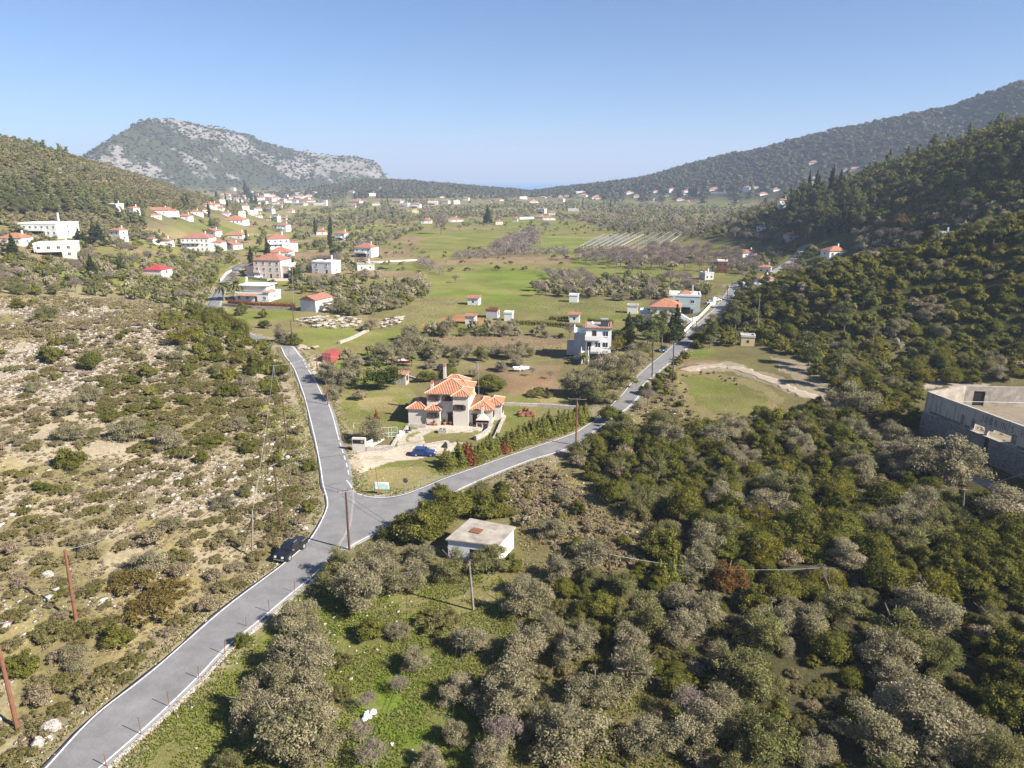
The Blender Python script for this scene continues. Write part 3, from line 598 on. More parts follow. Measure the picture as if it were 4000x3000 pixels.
def stone_mat(name, c1, c2, joint, scale=2.6):
    m, nt, N, L = new_mat(name)
    out = nd(nt, 'ShaderNodeOutputMaterial'); b = nd(nt, 'ShaderNodeBsdfPrincipled', i_Roughness=0.9); b.inputs['Specular IOR Level'].default_value = 0.15; L.new(b.outputs[0], out.inputs[0])
    tc = nd(nt, 'ShaderNodeTexCoord'); mp = nd(nt, 'ShaderNodeMapping'); mp.inputs['Scale'].default_value = (1, 1, 1.7); L.new(tc.outputs['Object'], mp.inputs[0])
    v = nd(nt, 'ShaderNodeTexVoronoi', i_Scale=scale); e = nd(nt, 'ShaderNodeTexVoronoi', feature='DISTANCE_TO_EDGE', i_Scale=scale); L.new(mp.outputs[0], v.inputs['Vector']); L.new(mp.outputs[0], e.inputs['Vector'])
    s = nd(nt, 'ShaderNodeSeparateColor'); L.new(v.outputs['Color'], s.inputs[0])
    mc = nd(nt, 'ShaderNodeMix', data_type='RGBA'); L.new(s.outputs[0], mc.inputs[0]); mc.inputs[6].default_value = (*c1, 1); mc.inputs[7].default_value = (*c2, 1)
    r = nd(nt, 'ShaderNodeMapRange', i_1=0.01, i_2=0.07); L.new(e.outputs['Distance'], r.inputs[0])
    mj = nd(nt, 'ShaderNodeMix', data_type='RGBA'); L.new(r.outputs[0], mj.inputs[0]); mj.inputs[6].default_value = (*joint, 1); L.new(mc.outputs[2], mj.inputs[7]); L.new(mj.outputs[2], b.inputs['Base Color'])
    bp = nd(nt, 'ShaderNodeBump', i_Strength=0.9, i_Distance=0.06); L.new(r.outputs[0], bp.inputs['Height']); L.new(bp.outputs[0], b.inputs['Normal'])
    return m
M_TILE = tile_mat('terracotta_tile', (0.50, 0.235, 0.135), (0.37, 0.165, 0.095)); M_TILE_RED = tile_mat('red_tile', (0.42, 0.195, 0.135), (0.34, 0.145, 0.10)); M_TILE_OR = tile_mat('orange_tile', (0.47, 0.215, 0.13), (0.38, 0.16, 0.09)); M_TILE_PALE = tile_mat('pale_tile', (0.50, 0.26, 0.16), (0.34, 0.17, 0.11))
M_CAP = mat('ridge_mortar', (0.58, 0.36, 0.25), 0.85, 0.2, 3.0)
M_CREAM = mat('cream_plaster', (0.60, 0.545, 0.47), 0.9, 0.05, 0.8, dirt=(0.42, 0.37, 0.30), dirt_amt=0.25)
M_WHITE = mat('white_plaster', (0.76, 0.75, 0.72), 0.85, 0.05, 0.7, dirt=(0.52, 0.50, 0.46), dirt_amt=0.3)
M_PINK = mat('pink_plaster', (0.70, 0.58, 0.50), 0.88, 0.05, 0.7, dirt=(0.5, 0.42, 0.36), dirt_amt=0.25)
M_BLUEW = mat('pale_blue_plaster', (0.43, 0.50, 0.49), 0.88, 0.05, 0.7, dirt=(0.5, 0.5, 0.48), dirt_amt=0.2)
M_GREYW = mat('grey_render', (0.47, 0.46, 0.45), 0.9, 0.08, 0.8, dirt=(0.33, 0.32, 0.31), dirt_amt=0.35)
M_YELW = mat('ochre_plaster', (0.60, 0.48, 0.27), 0.88, 0.06, 0.7, dirt=(0.45, 0.36, 0.22), dirt_amt=0.25)
M_CONC = mat('weathered_concrete', (0.46, 0.415, 0.355), 0.92, 0.25, 0.9, bump=0.4, stretch=(1.2, 1.2, 0.18), dirt=(0.13, 0.12, 0.11), dirt_amt=0.9, dirt_scale=0.9)
M_CONC2 = mat('flat_roof_concrete', (0.36, 0.315, 0.26), 0.92, 0.2, 0.8, bump=0.2, dirt=(0.19, 0.16, 0.125), dirt_amt=0.8, dirt_scale=0.6)
M_STONE = stone_mat('rubble_stone', (0.20, 0.185, 0.165), (0.33, 0.30, 0.26), (0.10, 0.09, 0.08)); M_STONE2 = stone_mat('pale_stone', (0.40, 0.35, 0.30), (0.56, 0.51, 0.45), (0.28, 0.24, 0.20), 3.0)
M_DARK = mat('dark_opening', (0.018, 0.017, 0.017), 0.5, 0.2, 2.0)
M_WOOD = mat('dark_wood', (0.075, 0.048, 0.032), 0.7, 0.3, 6.0); M_DOOR = mat('door_wood', (0.055, 0.03, 0.02), 0.6, 0.3, 5.0)
M_GLASS = mat('window_glass', (0.03, 0.034, 0.04), 0.08, 0.2, 1.0, spec=0.7)
M_BROWNPOLE = mat('brown_pole_wood', (0.095, 0.055, 0.042), 0.85, 0.3, 5.0, stretch=(3, 3, 0.4)); M_REDPOLE = mat('red_pole_wood', (0.20, 0.085, 0.050), 0.85, 0.3, 5.0, stretch=(3, 3, 0.4)); M_GREYPOLE = mat('grey_pole_wood', (0.23, 0.195, 0.16), 0.85, 0.3, 5.0, stretch=(3, 3, 0.4))
M_METAL = mat('galvanised_metal', (0.50, 0.50, 0.49), 0.45, 0.12, 3.0, metal=0.6); M_RUST = mat('rusty_iron', (0.20, 0.085, 0.045), 0.9, 0.35, 4.0); M_WIRE = mat('cable', (0.05, 0.05, 0.05), 0.6); M_WIREL = mat('pale_cable', (0.55, 0.55, 0.53), 0.6)
M_RED = mat('red_paint', (0.34, 0.075, 0.065), 0.55, 0.15, 1.5, dirt=(0.25, 0.10, 0.07), dirt_amt=0.4); M_REDROOF = mat('red_sheet_metal', (0.42, 0.055, 0.06), 0.5, 0.15, 1.5)
M_POT = mat('terracotta_pot', (0.45, 0.17, 0.09), 0.85, 0.15, 4.0); M_INSUL = mat('brown_ceramic', (0.25, 0.07, 0.05), 0.35)
M_WHITEP = mat('white_paint', (0.78, 0.78, 0.77), 0.5, 0.05, 2.0, dirt=(0.5, 0.48, 0.45), dirt_amt=0.3)
M_BLACK = mat('black_rubber', (0.02, 0.02, 0.021), 0.8, 0.2, 5.0); M_RIM = mat('alloy_rim', (0.55, 0.55, 0.56), 0.35, 0.1, 5.0, metal=0.7)
M_YELLOW = mat('yellow_dish', (0.75, 0.68, 0.22), 0.6); M_TARP = mat('tin_sheet', (0.55, 0.53, 0.50), 0.5, 0.15, 1.0, dirt=(0.3, 0.22, 0.17), dirt_amt=0.5); M_GREENM = mat('pale_green_metal', (0.42, 0.55, 0.47), 0.5)
M_PLANTS = foliage('potted_leaves', (0.06, 0.09, 0.02), (0.10, 0.12, 0.03))

PEND = []; LM = []; EXCL = []           # labels to finish, landmarks, places kept clear of plants
def lm(phrase, p): LM.append((phrase, float(p[0]), float(p[1]), float(p[2]) if len(p) > 2 else hz(p[0], p[1])))
def pend(o, desc, p, key=None): PEND.append((o, desc, float(p[0]), float(p[1]), float(p[2])))
def depth_of(p): return project(p[0], p[1], p[2])[2]

def window(par, x, y, z, w, h, face='f', frame=M_WHITEP, pane=M_GLASS, sill=True, name='window'):
    """a window on the front (-y), back, left or right wall: frame with glass and a sill"""
    T = {'f': lambda a, b, c: (x + a, y - b, z + c), 'b': lambda a, b, c: (x - a, y + b, z + c), 'l': lambda a, b, c: (x - b, y - a, z + c), 'r': lambda a, b, c: (x + b, y + a, z + c)}[face]
    def bx(mb, a0, a1, b0, b1, c0, c1):
        return mb.hexa([T(a0, b1, c0), T(a1, b1, c0), T(a1, b0, c0), T(a0, b0, c0), T(a0, b1, c1), T(a1, b1, c1), T(a1, b0, c1), T(a0, b0, c1)])
    o = bx(MB(), -w / 2, w / 2, 0.003, 0.03, 0, h).build(name, pane, par)
    if frame is not None:
        f = MB(); t = 0.07
        bx(f, -w / 2 - t, -w / 2, 0.002, 0.07, -t, h + t); bx(f, w / 2, w / 2 + t, 0.002, 0.07, -t, h + t); bx(f, -w / 2, w / 2, 0.002, 0.07, h, h + t); bx(f, -w / 2, w / 2, 0.002, 0.07, -t, 0); bx(f, -0.03, 0.03, 0.032, 0.06, 0, h)
        f.build('frame', frame, o)
    if sill: bx(MB(), -w / 2 - 0.12, w / 2 + 0.12, 0.004, 0.16, -0.13, -0.075).build('sill', frame or M_WHITEP, o)
    return o, bx

def shutters(o, bx, w, h, m=M_WOOD):
    for s in (-1, 1):
        a = MB(); c = s * (w / 2 + 0.38)
        bx(a, c - 0.30, c + 0.30, 0.08, 0.14, -0.05, h + 0.05); bx(a, c - 0.24, c + 0.24, 0.142, 0.165, 0.08, h - 0.08); a.build('shutter', m, o)
    bx(MB(), -w / 2 - 0.35, w / 2 + 0.35, 0.075, 0.22, h + 0.075, h + 0.2).build('lintel', m, o)

def chimney(par, x, y, z0, z1, s=0.5, m=M_WHITE, cap=M_TILE):
    c = MB().box(x - s / 2, x + s / 2, y - s / 2, y + s / 2, z0, z1).build('chimney', m, par)
    MB().box(x - s * .62, x + s * .62, y - s * .62, y + s * .62, z1, z1 + 0.1).box(x - s * .4, x + s * .4, y - s * .4, y + s * .4, z1 + 0.1, z1 + 0.4).build('chimney_pot', cap, c)
    return c

# ------------------------------------------------------------------ the villa between the two roads
def caps(mb, parent):
    c = MB(); r = mb.ridge; k = mb.corners
    c.tube([r[0], r[1]], 0.13, 6)
    near = lambda q: min(r, key=lambda p: (p[0] - q[0]) ** 2 + (p[1] - q[1]) ** 2)
    for q in k: c.tube([(q[0], q[1], q[2] + .05), near(q)], 0.12, 6)
    c.build('ridge_cap', M_CAP, parent)
p0 = at(1771, 1663); kz = 0.1989 * depth_of(p0) / FPX
vil = empty('villa', p0, R_(-5), 'cream villa with terracotta hipped roofs and dark wooden shutters between the two roads', 'house')
lm('the terracotta-roofed villa', p0 + np.array([-1, 4, 0])); EXCL.append((p0[0], p0[1] + 5, 11.5))
X0 = lambda z: (z - 1060) * kz
W = MB()
W.box(X0(520), X0(1362), 1.4, 9.5, -1, 6.3); W.box(0, X0(1362) + 0.02, 0, 1.5, -1, 6.28); W.box(X0(155), X0(520), 0.6, 6.4, -1, 3.2); W.box(X0(522), X0(800), 0.2, 1.4, -1, 3.15); W.box(X0(1362) + 0.02, X0(1815), 1.0, 8.0, -1, 3.2); W.box(X0(1815), X0(1815) + 1.6, 4.2, 9.0, -1, 3.3)
W.build('wall', M_CREAM, vil)
def troof(x0, x1, y0, y1, z, h, e=0.4, gable=None):
    mb = MB(); mb.hip(x0, x1, y0, y1, z, h, 0.14, e, gable); o = mb.build('roof', M_TILE, vil); caps(mb, o); return o
rm = troof(X0(520), X0(1362), 1.4, 9.5, 6.4, 2.0); troof(0.0, X0(1362) + 0.02, 0.0, 5.2, 6.36, 0.98)
troof(X0(155), X0(500), 0.6, 6.4, 3.3, 1.15); troof(X0(522), X0(800), 0.2, 2.3, 3.24, 0.8, 0.3); troof(X0(1390), X0(1815), 1.0, 8.0, 3.3, 1.3); troof(X0(1815) - 2.0, X0(1815) + 1.6, 4.2, 9.0, 3.42, 1.0, 0.3); troof(X0(700), X0(1250), 6.0, 10.4, 6.9, 1.6, 0.3)
MB().box(X0(700), X0(1250), 6.0, 10.4, 6.2, 6.8).build('wall', M_CREAM, vil)
for (cx, y, z, w_, h_) in ((670, 1.4, 4.9, 1.0, 0.85), (950, 1.4, 4.9, 1.15, 0.85), (1190, 0, 3.45, 1.2, 0.9), (660, 0.2, 1.65, 1.15, 0.85)):
    o, bx = window(vil, X0(cx), y, z, w_, h_, 'f', M_WOOD); shutters(o, bx, w_, h_)
for (yy, z) in ((3.0, 1.3), (5.6, 1.3)):
    o, bx = window(vil, X0(1815), yy if yy < 4 else 3.6, z, 0.9, 1.1, 'r', M_WOOD) if yy < 4 else window(vil, X0(1815) + 1.6, 6.2, z, 0.9, 1.2, 'r', M_WOOD); shutters(o, bx, 0.9, 1.1)
for (cx, y) in ((975, 1.4), (1475, 1.0)):
    d, bx = window(vil, X0(cx), y, 0.02, 0.95, 2.15, 'f', None, M_DOOR, False, 'door'); bx(MB(), -0.7, 0.7, 0.032, 0.3, 2.2, 2.32).build('lintel', M_WOOD, d); bx(MB(), 0.3, 0.38, 0.031, 0.1, 0.95, 1.05).build('handle', M_METAL, d)
chimney(rm, X0(770), 8.2, 7.0, 10.3, 0.55, M_CREAM, M_POT); chimney(rm, X0(610), 2.6, 6.6, 8.2, 0.55, M_CREAM, M_POT)
an = MB().tube([(X0(1500), 5.5, 3.5), (X0(1500), 5.5, 11.8)], 0.035, 5); an.tube([(X0(1500) - .5, 5.5, 11.5), (X0(1500) + .5, 5.5, 11.5)], 0.02, 4); an.tube([(X0(1500) - .4, 5.5, 11.2), (X0(1500) + .4, 5.5, 11.2)], 0.02, 4); an.build('antenna', M_METAL, vil)
ds = MB().ball((X0(1362) + 0.75, 3.0, 5.9), (0.45, 0.14, 0.45), 12, 8); ds.tube([(X0(1362) + 0.02, 3.1, 5.7), (X0(1362) + 0.7, 3.08, 5.85)], 0.03, 5); ds.build('satellite_dish', M_YELLOW, vil)
def vw(x, y, z=0.0):                    # villa frame -> world
    c, s = math.cos(R_(-5)), math.sin(R_(-5)); return np.array([p0[0] + c * x - s * y, p0[1] + s * x + c * y, p0[2] + z])
# barbecue with hood
b0 = vw(X0(1640), 0.0); bb = empty('barbecue', b0, R_(-5), 'cream outdoor barbecue with pyramid hood and chimney at the right front of the villa', 'barbecue')
w2 = 1.25; bm_ = MB()
for xx in (-w2, -0.1, w2 - 0.2): bm_.box(xx, xx + 0.2, -0.5, 0.5, -0.5, 0.85)
bm_.box(-w2, w2, 0.35, 0.5, -0.3, 1.0); bm_.build('base', M_CREAM, bb); MB().box(-w2 - .05, w2 + .05, -0.55, 0.52, 0.852, 0.95).build('counter', M_POT, bb)
f = MB()
for xx in (-w2, -0.45, 0.4, w2 - 0.14): f.box(xx, xx + 0.14, -0.48, 0.45, 0.952, 1.5)
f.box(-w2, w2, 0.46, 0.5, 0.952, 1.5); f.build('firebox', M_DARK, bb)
MB().hexa([(-w2 - .08, -0.58, 1.502), (w2 + .08, -0.58, 1.502), (w2 + .08, 0.55, 1.502), (-w2 - .08, 0.55, 1.502), (-0.32, -0.2, 2.7), (0.22, -0.2, 2.7), (0.22, 0.4, 2.7), (-0.32, 0.4, 2.7)]).build('hood', M_CREAM, bb)
ch = MB().box(-0.3, 0.2, -0.18, 0.38, 2.7, 4.3).build('chimney', M_CREAM, bb); MB().hip(-0.35, 0.25, -0.23, 0.43, 4.42, 0.3, 0.1).build('chimney_cap', M_POT, ch)
# flower pots along the front wall
def pot(p, s, desc, plant=True):
    t = empty('flower_pot', p, 0, None, 'flower pot', 'terracotta pots on the villa terrace'); t['label'] = desc
    MB().tube([(0, 0, 0), (0, 0, s * .8), (0, 0, s * .8), (0, 0, s)], [s * .38, s * .55, s * .62, s * .62], 12).build('pot', M_POT, t)
    if plant:
        rng = np.random.default_rng(int(p[0] * 97) & 999); v, q, c = leaf_cloud(rng, [((0, 0, s * 1.5), (s * .55, s * .55, s * .75))], 90, s * .28)
        link('plant', quads_mesh('plant', v, q, M_PLANTS, c), t)
# ------------------------------------------------------------------ plants: leaf clumps spread through lobed crowns, tapered trunks with limbs
def _unit(a): return a / (np.linalg.norm(a, axis=-1, keepdims=True) + 1e-9)
def leaf_cloud(rng, blobs, n, size, jit=0.75, low=-0.45, aspect=0.6, tint=0.22, core=0.62, shell=(0.72, 1.08)):
    """leaf-sized quads on the shells of ellipsoid lobes, facing outward with jitter, over solid low-poly inner cores added to stop light and sight passing through"""
    C = np.array([b[0] for b in blobs], float); Rr = np.array([b[1] for b in blobs], float)
    w = (Rr[:, 0] * Rr[:, 1] + Rr[:, 0] * Rr[:, 2]) ; w = w / w.sum(); k = rng.choice(len(blobs), n, p=w)
    d = _unit(rng.normal(size=(n, 3))); fl = (d[:, 2] < low); d[fl, 2] = -d[fl, 2] * rng.random(fl.sum()); d = _unit(d)
    rad = rng.uniform(shell[0], shell[1], n); P = C[k] + Rr[k] * d * rad[:, None]
    nrm = _unit(_unit(d / Rr[k]) + jit * rng.normal(size=(n, 3))); t = _unit(np.cross(nrm, rng.normal(size=(n, 3)))); b = np.cross(nrm, t)
    s = size * rng.uniform(0.6, 1.35, n)[:, None]
    v = np.stack([P - t * s * .5, P - b * s * .5 * aspect, P + t * s * .5, P + b * s * .5 * aspect], 1).reshape(-1, 3)
    lob = rng.normal(0, tint * .5, len(blobs))
    br = np.clip(1 + rng.normal(0, tint, n) + lob[k], 0.45, 1.7); hue = np.clip(rng.random(n) * 0.5 + (lob[k] * 0.8), 0, 0.6)
    c = np.repeat(np.stack([br, hue, np.zeros(n)], 1), 4, 0); q = np.arange(n * 4).reshape(n, 4)
    if core:  # solid core added in each lobe so light does not leak through
        cv, cq = [], []
        for i, (cc, r) in enumerate(zip(C, Rr)):
            g = np.linspace(-1, 1, 3); base = len(v) + sum(len(a) for a in cv); pts = []; 
            for ax in range(3):
                for sg in (-1, 1):
                    for a in range(3):
                        for b_ in range(3):
                            e = np.zeros(3); e[ax] = sg; e[(ax + 1) % 3] = g[a] * sg; e[(ax + 2) % 3] = g[b_]; pts.append(e)
            pts = _unit(np.array(pts)) * core * (1 + 0.0 * rng.random((54, 1))); cv.append(cc + pts * r)
            for fce in range(6):
                for a in range(2):
                    for b_ in range(2):
                        o = base + fce * 9 + a * 3 + b_; cq.append((o, o + 3, o + 4, o + 1))
        cv = np.concatenate(cv); v = np.concatenate([v, cv]); q = np.concatenate([q, np.array(cq)]); c = np.concatenate([c, np.tile([[0.85, 0.3, 0]], (len(cv), 1))])
    return v, q, c

def lobes_dome(rng, n, w, h, z0, r0, r1, flat=0.9, lf=0.8):
    out = []
    for i in range(n):
        a = 2 * math.pi * (i * 0.618 + rng.random() * 0.12); t = (i + 0.5) / n; rr = math.sqrt(t) * (1 - 0.0)
        r = rng.uniform(r0, r1); rad = (w / 2 - r * .8) * rr; z = z0 + (h - z0 - r * flat) * (math.sqrt(max(0, 1 - (rr * .92) ** 2))) * rng.uniform(lf, 1.05)
        out.append(((rad * math.cos(a), rad * math.sin(a), z), (r * rng.uniform(.85, 1.2), r * rng.uniform(.85, 1.2), r * flat * rng.uniform(.85, 1.15))))
    return out

def crown_lobes(rng, w, h, W=6.2, lo=(.3, .6), r=(.42, .82), n=11):
    """an irregular crown: a few sub-crowns at different heights, each a bunch of small lobes, low skirts included"""
    out = []; ns = rng.integers(3, 6); a0 = rng.random() * 6.28
    for s in range(ns):
        w = W; a = a0 + 6.28 * s / ns + rng.normal(0, .3); R = w * rng.uniform(.16, .27) if s else 0.1; cx, cy = R * math.cos(a), R * math.sin(a); top = h * (rng.uniform(.68, 1.0) if s else rng.uniform(.92, 1.05)); sw = w * rng.uniform(.46, .62)
        for (c, rd) in lobes_dome(rng, n, sw, top, rng.uniform(*lo), r[0], r[1], 1.0, .2): out.append(((c[0] + cx, c[1] + cy, c[2]), rd))
    return out

def trunk_mb(rng, h, r, spread, nl=4, top=0.62):
    mb = MB(); p = [(0, 0, -0.4)]; x = y = 0
    for i in range(1, 4):
        x += rng.normal(0, r * .5); y += rng.normal(0, r * .5); p.append((x, y, h * .33 * i / 3 + 0.0))
    mb.tube(p, [r * 1.35, r, r * .9, r * .8], 7, cap=False)
    for k in range(nl):
        a = 2 * math.pi * (k + rng.random() * .6) / nl; e = (x + spread * math.cos(a) * rng.uniform(.5, 1), y + spread * math.sin(a) * rng.uniform(.5, 1), h * rng.uniform(top - .12, top + .15))
        m_ = ((x + e[0]) / 2 + rng.normal(0, r), (y + e[1]) / 2 + rng.normal(0, r), h * .33 + (e[2] - h * .33) * .6)
        mb.tube([p[-1], m_, e], [r * .65, r * .42, r * .15], 5, cap=False)
    return mb

M_MATL = foliage('mat_leaves', (0.16, 0.148, 0.045), (0.22, 0.19, 0.075), 0.35); M_RUSTM = foliage('rusty_mat_leaves', (0.125, 0.088, 0.026), (0.15, 0.115, 0.036), 0.2)
M_OLIVE = foliage('olive_leaves', (0.255, 0.235, 0.120), (0.35, 0.30, 0.195), 0.40)
M_OLIVEG = foliage('green_olive_leaves', (0.185, 0.19, 0.065), (0.265, 0.24, 0.105), 0.42)
M_MASTIC = foliage('mastic_leaves', (0.090, 0.100, 0.019), (0.165, 0.152, 0.035), 0.25)
M_YELLOWL = foliage('yellowing_leaves', (0.15, 0.145, 0.022), (0.22, 0.185, 0.03), 0.32)
M_RUSTL = foliage('rusty_leaves', (0.17, 0.09, 0.028), (0.20, 0.12, 0.035), 0.2)
M_GREYSH = foliage('grey_shrub_leaves', (0.25, 0.20, 0.12), (0.32, 0.25, 0.165), 0.3)
M_SCRUBL = foliage('scrub_leaves', (0.195, 0.168, 0.070), (0.26, 0.215, 0.11), 0.35)
M_TWIG = foliage('bare_twigs', (0.20, 0.155, 0.135), (0.25, 0.20, 0.17), 0.1)
M_PINE = foliage('pine_needles', (0.11, 0.125, 0.04), (0.155, 0.16, 0.06), 0.3)
M_CYP = foliage('cypress_leaves', (0.036, 0.048, 0.016), (0.055, 0.065, 0.024), 0.1)
M_YOUNG = foliage('young_cypress_leaves', (0.175, 0.185, 0.038), (0.25, 0.24, 0.06), 0.25)
M_REDL = foliage('red_brown_leaves', (0.22, 0.065, 0.03), (0.26, 0.10, 0.045), 0.2)
M_PALM = foliage('palm_leaves', (0.10, 0.12, 0.03), (0.15, 0.15, 0.05), 0.2)
M_CITRUS = foliage('citrus_leaves', (0.05, 0.075, 0.014), (0.08, 0.10, 0.02), 0.2)
M_BARK = mat('grey_bark', (0.17, 0.135, 0.105), 0.95, 0.35, 5.0, bump=0.4)

def join_mesh(name, parts, mats):
    """parts: (verts, quads, col, material index) -> one mesh (all quads)"""
    vs, qs, cs, ms = [], [], [], []; o = 0
    for v, q, c, mi in parts:
        vs.append(v); qs.append(np.asarray(q) + o); cs.append(c); ms += [mi] * len(q); o += len(v)
    return quads_mesh(name, np.concatenate(vs), np.concatenate(qs), mats, np.concatenate(cs), ms)
def tube_quads(pts, rad, n=5):
    mb = MB().tube(pts, rad, n, cap=False); return np.array(mb.v), np.array(mb.f), np.ones((len(mb.v), 3))

PROTO = {}      # kind -> list of (crown mesh, trunk mesh or None, whole mesh, width, height)
def reg(v, q, c, m, mb, w, h, nm='crown'):
    if mb is None:
        me = quads_mesh('shrub', v, q, m, c); return (me, None, me, w, h)
    tv, tq = np.array(mb.v, float), np.array(mb.f); tc_ = np.ones((len(tv), 3))
    return (quads_mesh('crown', v, q, m, c), quads_mesh('trunk', tv, tq, M_BARK), join_mesh('tree', [(v, q, c, 0), (tv, tq, tc_, 1)], [m, M_BARK]), w, h)
def mk_trunk(*a): return trunk_mb(*a)
def make_protos():
    for kind, m, nv, nleaf, size, h in (('olive', M_OLIVE, 9, 10000, 0.18, 5.0), ('green_olive', M_OLIVEG, 6, 9500, 0.18, 5.0), ('yellow', M_YELLOWL, 2, 5000, 0.2, 4.4), ('rust', M_RUSTL, 2, 5000, 0.2, 4.0), ('citrus', M_CITRUS, 2, 4000, 0.26, 5.0)):
        L_ = []
        for i in range(nv):
            rng = np.random.default_rng(100 + i + len(kind)); bl = crown_lobes(rng, 5.0, h)
            v, q, c = leaf_cloud(rng, bl, nleaf, size, 0.7, aspect=.5, shell=(.5, 1.22), core=.42); L_.append(reg(v, q, c, m, mk_trunk(rng, h, 0.16, 2.0, 6, .70), 4.7, h))
        PROTO[kind] = L_
    for kind, m, nv, nleaf, size, w, h, lob in (('mastic', M_MASTIC, 8, 5200, 0.19, 5.0, 3.6, 26), ('scrub', M_SCRUBL, 6, 1700, 0.15, 3.0, 1.25, 15), ('greyshrub', M_GREYSH, 4, 1500, 0.15, 2.6, 1.5, 12), ('mat', M_MATL, 5, 3800, 0.18, 6.0, 1.7, 30), ('rustmat', M_RUSTM, 2, 3800, 0.18, 6.0, 1.6, 30)):
        L_ = []
        for i in range(nv):
            rng = np.random.default_rng(300 + i + len(kind)); rm_ = h * .36
            bl = lobes_dome(rng, lob, w, h, 0.2, rm_ * .5, rm_ * 1.05, 0.9) if kind != 'mastic' or i % 4 == 3 else crown_lobes(rng, w, h, 5.2, (.15, .3), (.42, .85), 8)
            v, q, c = leaf_cloud(rng, bl, nleaf, size, 0.5, low=-0.25, tint=.3, shell=(.66, 1.16)); L_.append(reg(v, q, c, m, None, w, h))
        PROTO[kind] = L_
    L_ = []
    for i in range(4):                                       # leafless trees: limbs and a haze of twigs
        rng = np.random.default_rng(500 + i); bl = lobes_dome(rng, 12, 5.5, 5.2, 1.8, 0.8, 1.3)
        v, q, c = leaf_cloud(rng, bl, 1500, 0.55, 1.4, aspect=0.10, core=0, shell=(0.15, 1.1)); L_.append(reg(v, q, c, M_TWIG, mk_trunk(rng, 5.2, 0.14, 2.0, 7, .7), 5.5, 5.2))
    PROTO['bare'] = L_
    L_ = []
    for i in range(4):
        rng = np.random.default_rng(600 + i); h = 8.0; bl = [((rng.normal(0, .9), rng.normal(0, .9), z), (r * rng.uniform(.8, 1.2), r * rng.uniform(.8, 1.2), r * .62)) for z, r in ((2.6, 1.3), (3.2, 1.5), (3.9, 1.6), (4.6, 1.5), (5.2, 1.4), (5.9, 1.2), (6.5, 1.0), (7.2, .75), (3.5, 1.3), (4.9, 1.3))]
        v, q, c = leaf_cloud(rng, bl, 2200, 0.34, 0.9); L_.append(reg(v, q, c, M_PINE, mk_trunk(rng, h, 0.17, 1.0, 5, .55), 5.0, h))
    PROTO['pine'] = L_
    for kind, m, w, h, n, sz in (('cypress', M_CYP, 2.0, 10.0, 1500, 0.4), ('broad_cypress', M_CYP, 5.0, 10.0, 2600, 0.5), ('young', M_YOUNG, 2.3, 3.6, 1500, 0.24), ('redyoung', M_REDL, 2.0, 3.3, 1100, 0.24)):
        L_ = []
        for i in range(3):
            rng = np.random.default_rng(700 + i); bl = []
            for k in range(9):
                t = k / 8; r = w / 2 * (math.sin(math.pi * (0.16 + 0.82 * t)) ** .8 if kind == 'cypress' else (1 - t) * .92 + .1) ; a = rng.random() * 6.28
                bl.append(((math.cos(a) * r * .22, math.sin(a) * r * .22, h * (.08 + .86 * t)), (max(.15, r * .86), max(.15, r * .86), h * .085)))
            v, q, c = leaf_cloud(rng, bl, n, sz, 0.7, low=-0.7, shell=(.55, 1.35) if 'young' in kind else (.72, 1.08)); L_.append(reg(v, q, c, m, mk_trunk(rng, h * .5, 0.12, 0.2, 1), w, h))
        PROTO[kind] = L_
    L_ = []                                                  # feather palms
    for i in range(2):
        rng = np.random.default_rng(800 + i); vs, qs = [], []
        for k in range(46):
            a = 6.283 * k * .618; el = rng.uniform(-0.35, 1.25); ln = rng.uniform(2.2, 2.9); pts = []
            for s in range(6):
                u = s / 5; pts.append((math.cos(a) * ln * u * math.cos(el * (1 - .55 * u)), math.sin(a) * ln * u * math.cos(el * (1 - .55 * u)), 4.0 + ln * (math.sin(el) * u - 0.55 * u * u)))
            pts = np.array(pts); sd = np.array([-math.sin(a), math.cos(a), 0])
            for s in range(5):
                w0, w1 = .34 * math.sin(math.pi * (.12 + .8 * s / 5)), .34 * math.sin(math.pi * (.12 + .8 * (s + 1) / 5))
                for sg in (-1, 1):
                    o = len(vs); vs += [pts[s], pts[s + 1], pts[s + 1] + sd * sg * w1 + [0, 0, -.1], pts[s] + sd * sg * w0 + [0, 0, -.1]]; qs.append((o, o + 1, o + 2, o + 3))
        c = np.tile([[1.0, .3, 0]], (len(vs), 1)) * rng.uniform(.8, 1.2, (len(vs), 1))
        mb = MB().tube([(0, 0, -.4), (0, 0, 1.5), (.05, 0, 4.0)], [.32, .26, .3], 8, cap=False)
        L_.append(reg(np.array(vs), np.array(qs), c, M_PALM, mb, 5.0, 5.0))
    PROTO['palm'] = L_
make_protos()
NAMES = dict(olive=('olive_tree', 'tree'), green_olive=('olive_tree', 'tree'), yellow=('oak_tree', 'tree'), rust=('oak_tree', 'tree'), citrus=('citrus_tree', 'tree'), mastic=('mastic_bush', 'bush'), scrub=('scrub_bush', 'bush'), greyshrub=('thorny_shrub', 'bush'), mat=('low_shrub', 'bush'), rustmat=('low_shrub', 'bush'), bare=('bare_tree', 'tree'), pine=('pine_tree', 'tree'), cypress=('cypress_tree', 'tree'), broad_cypress=('cypress_tree', 'tree'), young=('young_cypress', 'tree'), redyoung=('young_cypress', 'tree'), palm=('palm_tree', 'tree'))
